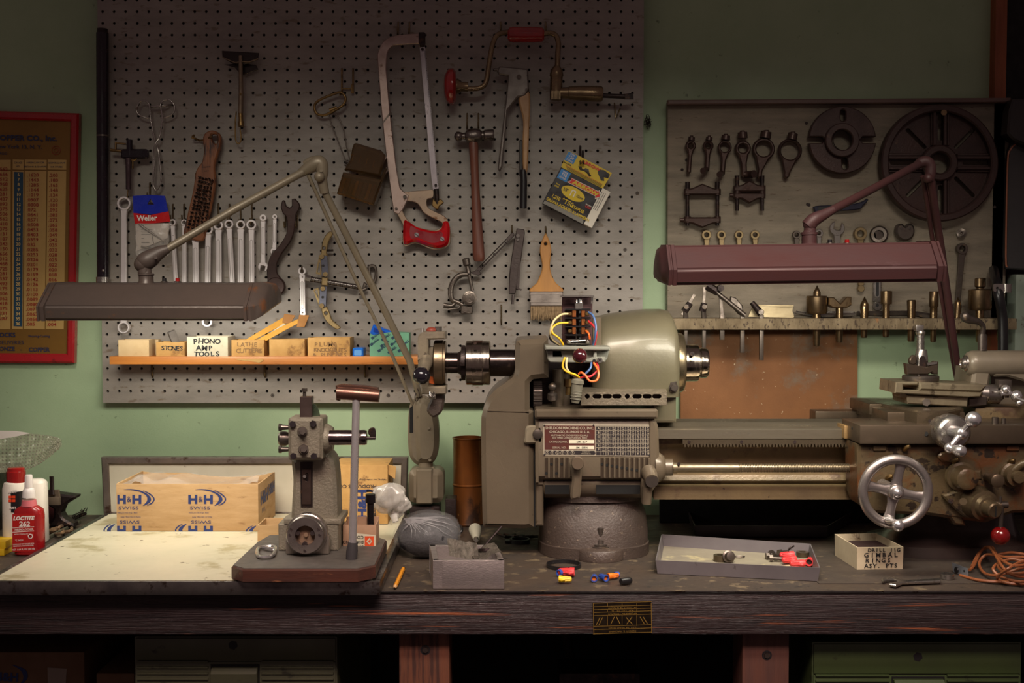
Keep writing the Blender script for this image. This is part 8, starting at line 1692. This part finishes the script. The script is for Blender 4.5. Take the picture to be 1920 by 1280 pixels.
for i, (px, py, dx, dy, z_5, lb) in enumerate(((1488, 1040, -1, -.12, .010, 'red wire connector at the back of the four in tray'), (1491, 1048, -1, -.3, .008, 'red wire connector in the middle of the heap in tray'), (1508, 1056, -1, -.1, .008, 'red wire connector at front of the heap in tray'), (1517, 1054, .3, .9, .008, 'red wire connector facing open end forward in tray'))):
    wnut(B(px, py, zt5+z_5), (dx, dy, 0), RW, bpy.data.materials['dark_tray_paint'], lb, 1.15, True, 'red wire connectors in the grey tray')
wnut(B(1048, 1085, .908), (1, -.15, 0), YW, YW, 'yellow wire connector in front of the black band', .95, True)
wnut(B(1077, 1072, .909), (-1, .12, 0), RW, RW, 'red wire connector on the bench next to the yellow one', 1.25, True)
wnut(B(1047, 1074, .908), (.7, .7, 0), BW, BW, 'blue wire connector behind the yellow one', .95)
wnut(B(1114, 1085, .9072), (.1, 1, 0), BW, OW, 'left blue and orange wire connector facing forward', .95)
wnut(B(1137, 1084, .9072), (-.5, 1, 0), BW, OW, 'middle blue and orange wire connector turned left', .95)
wnut(B(1140, 1080, .9072), (1, .45, 0), OW, OW, 'orange wire connector pointing right with blue tip', .9)
m = M(); c = B(1156, 1077, .9072); d = Vector((1, .4, 0)).normalized(); m.cyl(c-d*.004, c+d*.004, .0052, .0050, 16); single(m, 'connector_ring', BW, 'blue ring at tip of the orange wire connector', 'wire connector')
m = M(); c = B(1164, 1090, .9072); d = Vector((1, .55, 0)).normalized(); m.rev(c, c+d, [(0, 0), (0, .0052), (.006, .0062), (.016, .0062), (.020, .0052), (.022, .003), (.022, 0)], 20); single(m, 'rubber_plug', BLACKP, 'glossy black rubber cap right of the blue and orange connectors', 'plug')
# labelled box
WB = mat('off_white_jig_box_card', (206, 190, 160), (186, 168, 140), 12, .7, spots=(140, 116, 90), sscale=26, samt=.68)
root, C = qbox('jig_box', 'white card box hand lettered DRILL JIG GIMBAL RINGS', [(1607, 1026), (1694, 1025), (1643, 999), (1565, 1001)], .9016, .942, .0022, [WB, mat('dark_maroon_content', (60, 38, 36), rough=.8)], 'box', .985)
m = M(); a, b = C[0], C[1]; ux = (b-a); ux.z = 0; wd = ux.length; ux.normalize(); uy = Vector((0, 0, 1)); n = ux.cross(uy)
m2 = M(); cc_ = sum(C, Vector())/4; m2.prism([(cc_.x+(p.x-cc_.x)*.93, cc_.y+(p.y-cc_.y)*.86) for p in C], .02, (), 0, Vector((0, 0, .930)), Vector((1, 0, 0)), Vector((0, 1, 0))); single(m2, 'foam_block', bpy.data.materials['dark_maroon_content'], 'dark maroon block filling the white hand lettered box', 'block')
# the front face leans in very slightly; write on a line just in front of it
ctr = sum(C, Vector())/4
def fp(u, v): 
    p = a+ux*(u*wd); z = .9016+(.942-.9016)*v; k = .985+.015*v
    return Vector((ctr.x+(p.x-ctr.x)*k, ctr.y+(p.y-ctr.y)*k, z))+n*.0004
random.seed(8)
for t, u, v, h, stp in (('DRILL JIG', .27, .86, .0062, .078), ('GIMBAL', .20, .64, .0078, .128), ('RINGS', .22, .40, .0072, .118), ('ASY. PTS', .20, .16, .0072, .092)):
    for i, c in enumerate(t):
        if c == ' ': continue
        r = random.uniform(-.1, .1); ux2 = ux*math.cos(r)+uy*math.sin(r); uy2 = uy*math.cos(r)-ux*math.sin(r)
        m.text(c, fp(u+i*stp, v), ux2, uy2, h/.7, 'CENTER', .03, 1.1)
m.build('hand_lettering', INK, root)
m = M(); q0 = C[3]+(C[2]-C[3])*.55+Vector((0, -.0026, -.004)); m.tube([q0+Vector((-.004, 0, .006)), q0+Vector((-.003, 0, -.003)), q0+Vector((.002, 0, -.004)), q0+Vector((.002, 0, .006))], .0004, 5); m.build('staple', STEELD, root)
# spanner on the bench
m = M(); zw = .9075
def flat(m, pts, z, th, bev, holes=()): 
    f = lambda l: [(B(px, py, z).x, B(px, py, z).y) for px, py in l]
    m.prism(f(pts), th, [f(h) for h in holes], bev, Vector((0, 0, z)), Vector((1, 0, 0)), Vector((0, 1, 0)))
flat(m, cr([(1653, 1086), (1655, 1081), (1668, 1080), (1684, 1082), (1694, 1086), (1712, 1086), (1764, 1083)], 4)+[(1764, 1088), (1712, 1090), (1692, 1091), (1680, 1096), (1668, 1094), (1668, 1091), (1680, 1090), (1683, 1087), (1676, 1085), (1664, 1086), (1656, 1088)], zw, .005, .0012)
c = B(1776, 1084, .9022); m.ring(c, (0, 0, 1), .0115, .0068, .0085, 26); single(m, 'combination_wrench', STEEL, 'dull combination wrench lying on the bench in front of lettered box', 'wrench')
# brown cord with wall plate
m = M(); random.seed(14); pts = [B(1797, 1076, .904)]
loop = [(1840, 1088, .905), (1900, 1090, .906), (1960, 1084, .91), (1960, 1066, .925), (1915, 1050, .935), (1880, 1052, .93), (1862, 1066, .92), (1880, 1082, .91), (1920, 1090, .912), (1950, 1070, .93), (1925, 1046, .938), (1885, 1044, .935), (1850, 1040, .925), (1836, 1056, .912), (1846, 1074, .908), (1870, 1078, .915), (1910, 1066, .928), (1940, 1056, .935), (1900, 1060, .94), (1872, 1044, .935), (1860, 1026, .93), (1842, 1030, .922), (1826, 1060, .91), (1818, 1068, .907)]
m.tube([B(1800, 1078, .903)]+[B(*p) for p in loop], .0026, 8, smooth=8)
loop2 = [(1822, 1062, .907), (1836, 1036, .918), (1854, 1026, .932), (1866, 1040, .936), (1880, 1062, .93), (1900, 1078, .918), (1940, 1080, .915), (1955, 1060, .93), (1920, 1052, .942), (1890, 1066, .936), (1870, 1084, .91), (1900, 1094, .905), (1960, 1092, .905)]
m.tube([B(*p) for p in loop2], .0026, 8, smooth=8)
loop3 = [(1870, 1040, .93), (1900, 1036, .938), (1940, 1046, .935), (1930, 1070, .925), (1890, 1074, .92), (1872, 1060, .925), (1900, 1048, .94), (1950, 1066, .93)]
m.tube([B(*p) for p in loop3], .0026, 8, smooth=8)
single(m, 'brown_cord', mat('brown_rubber_cord', (150, 88, 52), (120, 68, 42), 20, .4), 'tangled brown electrical cord at the right end of bench', 'cord')
m = M(); p = B(1788, 1072, .9025); q = B(1816, 1083, .9025); u = (q-p).normalized(); h = Vector((0, .006, .0155)); n = u.cross(h.normalized()); t = n*.0012
P = [p, q, q+h, p+h]; m.loft([[v for v in P], [v+t for v in P]]); m.mi = 1; cc = p+(q-p)*.3+h*.4; m.cyl(cc+n*.0005*(-1 if n.y > 0 else 1), cc+n*(-.004 if n.y > 0 else .004), .006, .005, 12); m.cyl(p+(q-p)*.8+h*.6+n*(-.0003 if n.y > 0 else .0015), p+(q-p)*.8+h*.6+n*(-.0006 if n.y > 0 else .0018), .002, None, 8)
single(m, 'cord_end_plate', [mat('bluish_metal_plate', (150, 156, 166), rough=.35, metal=.7), BLACKP], 'small bluish metal plate at the end of brown cord', 'plate')
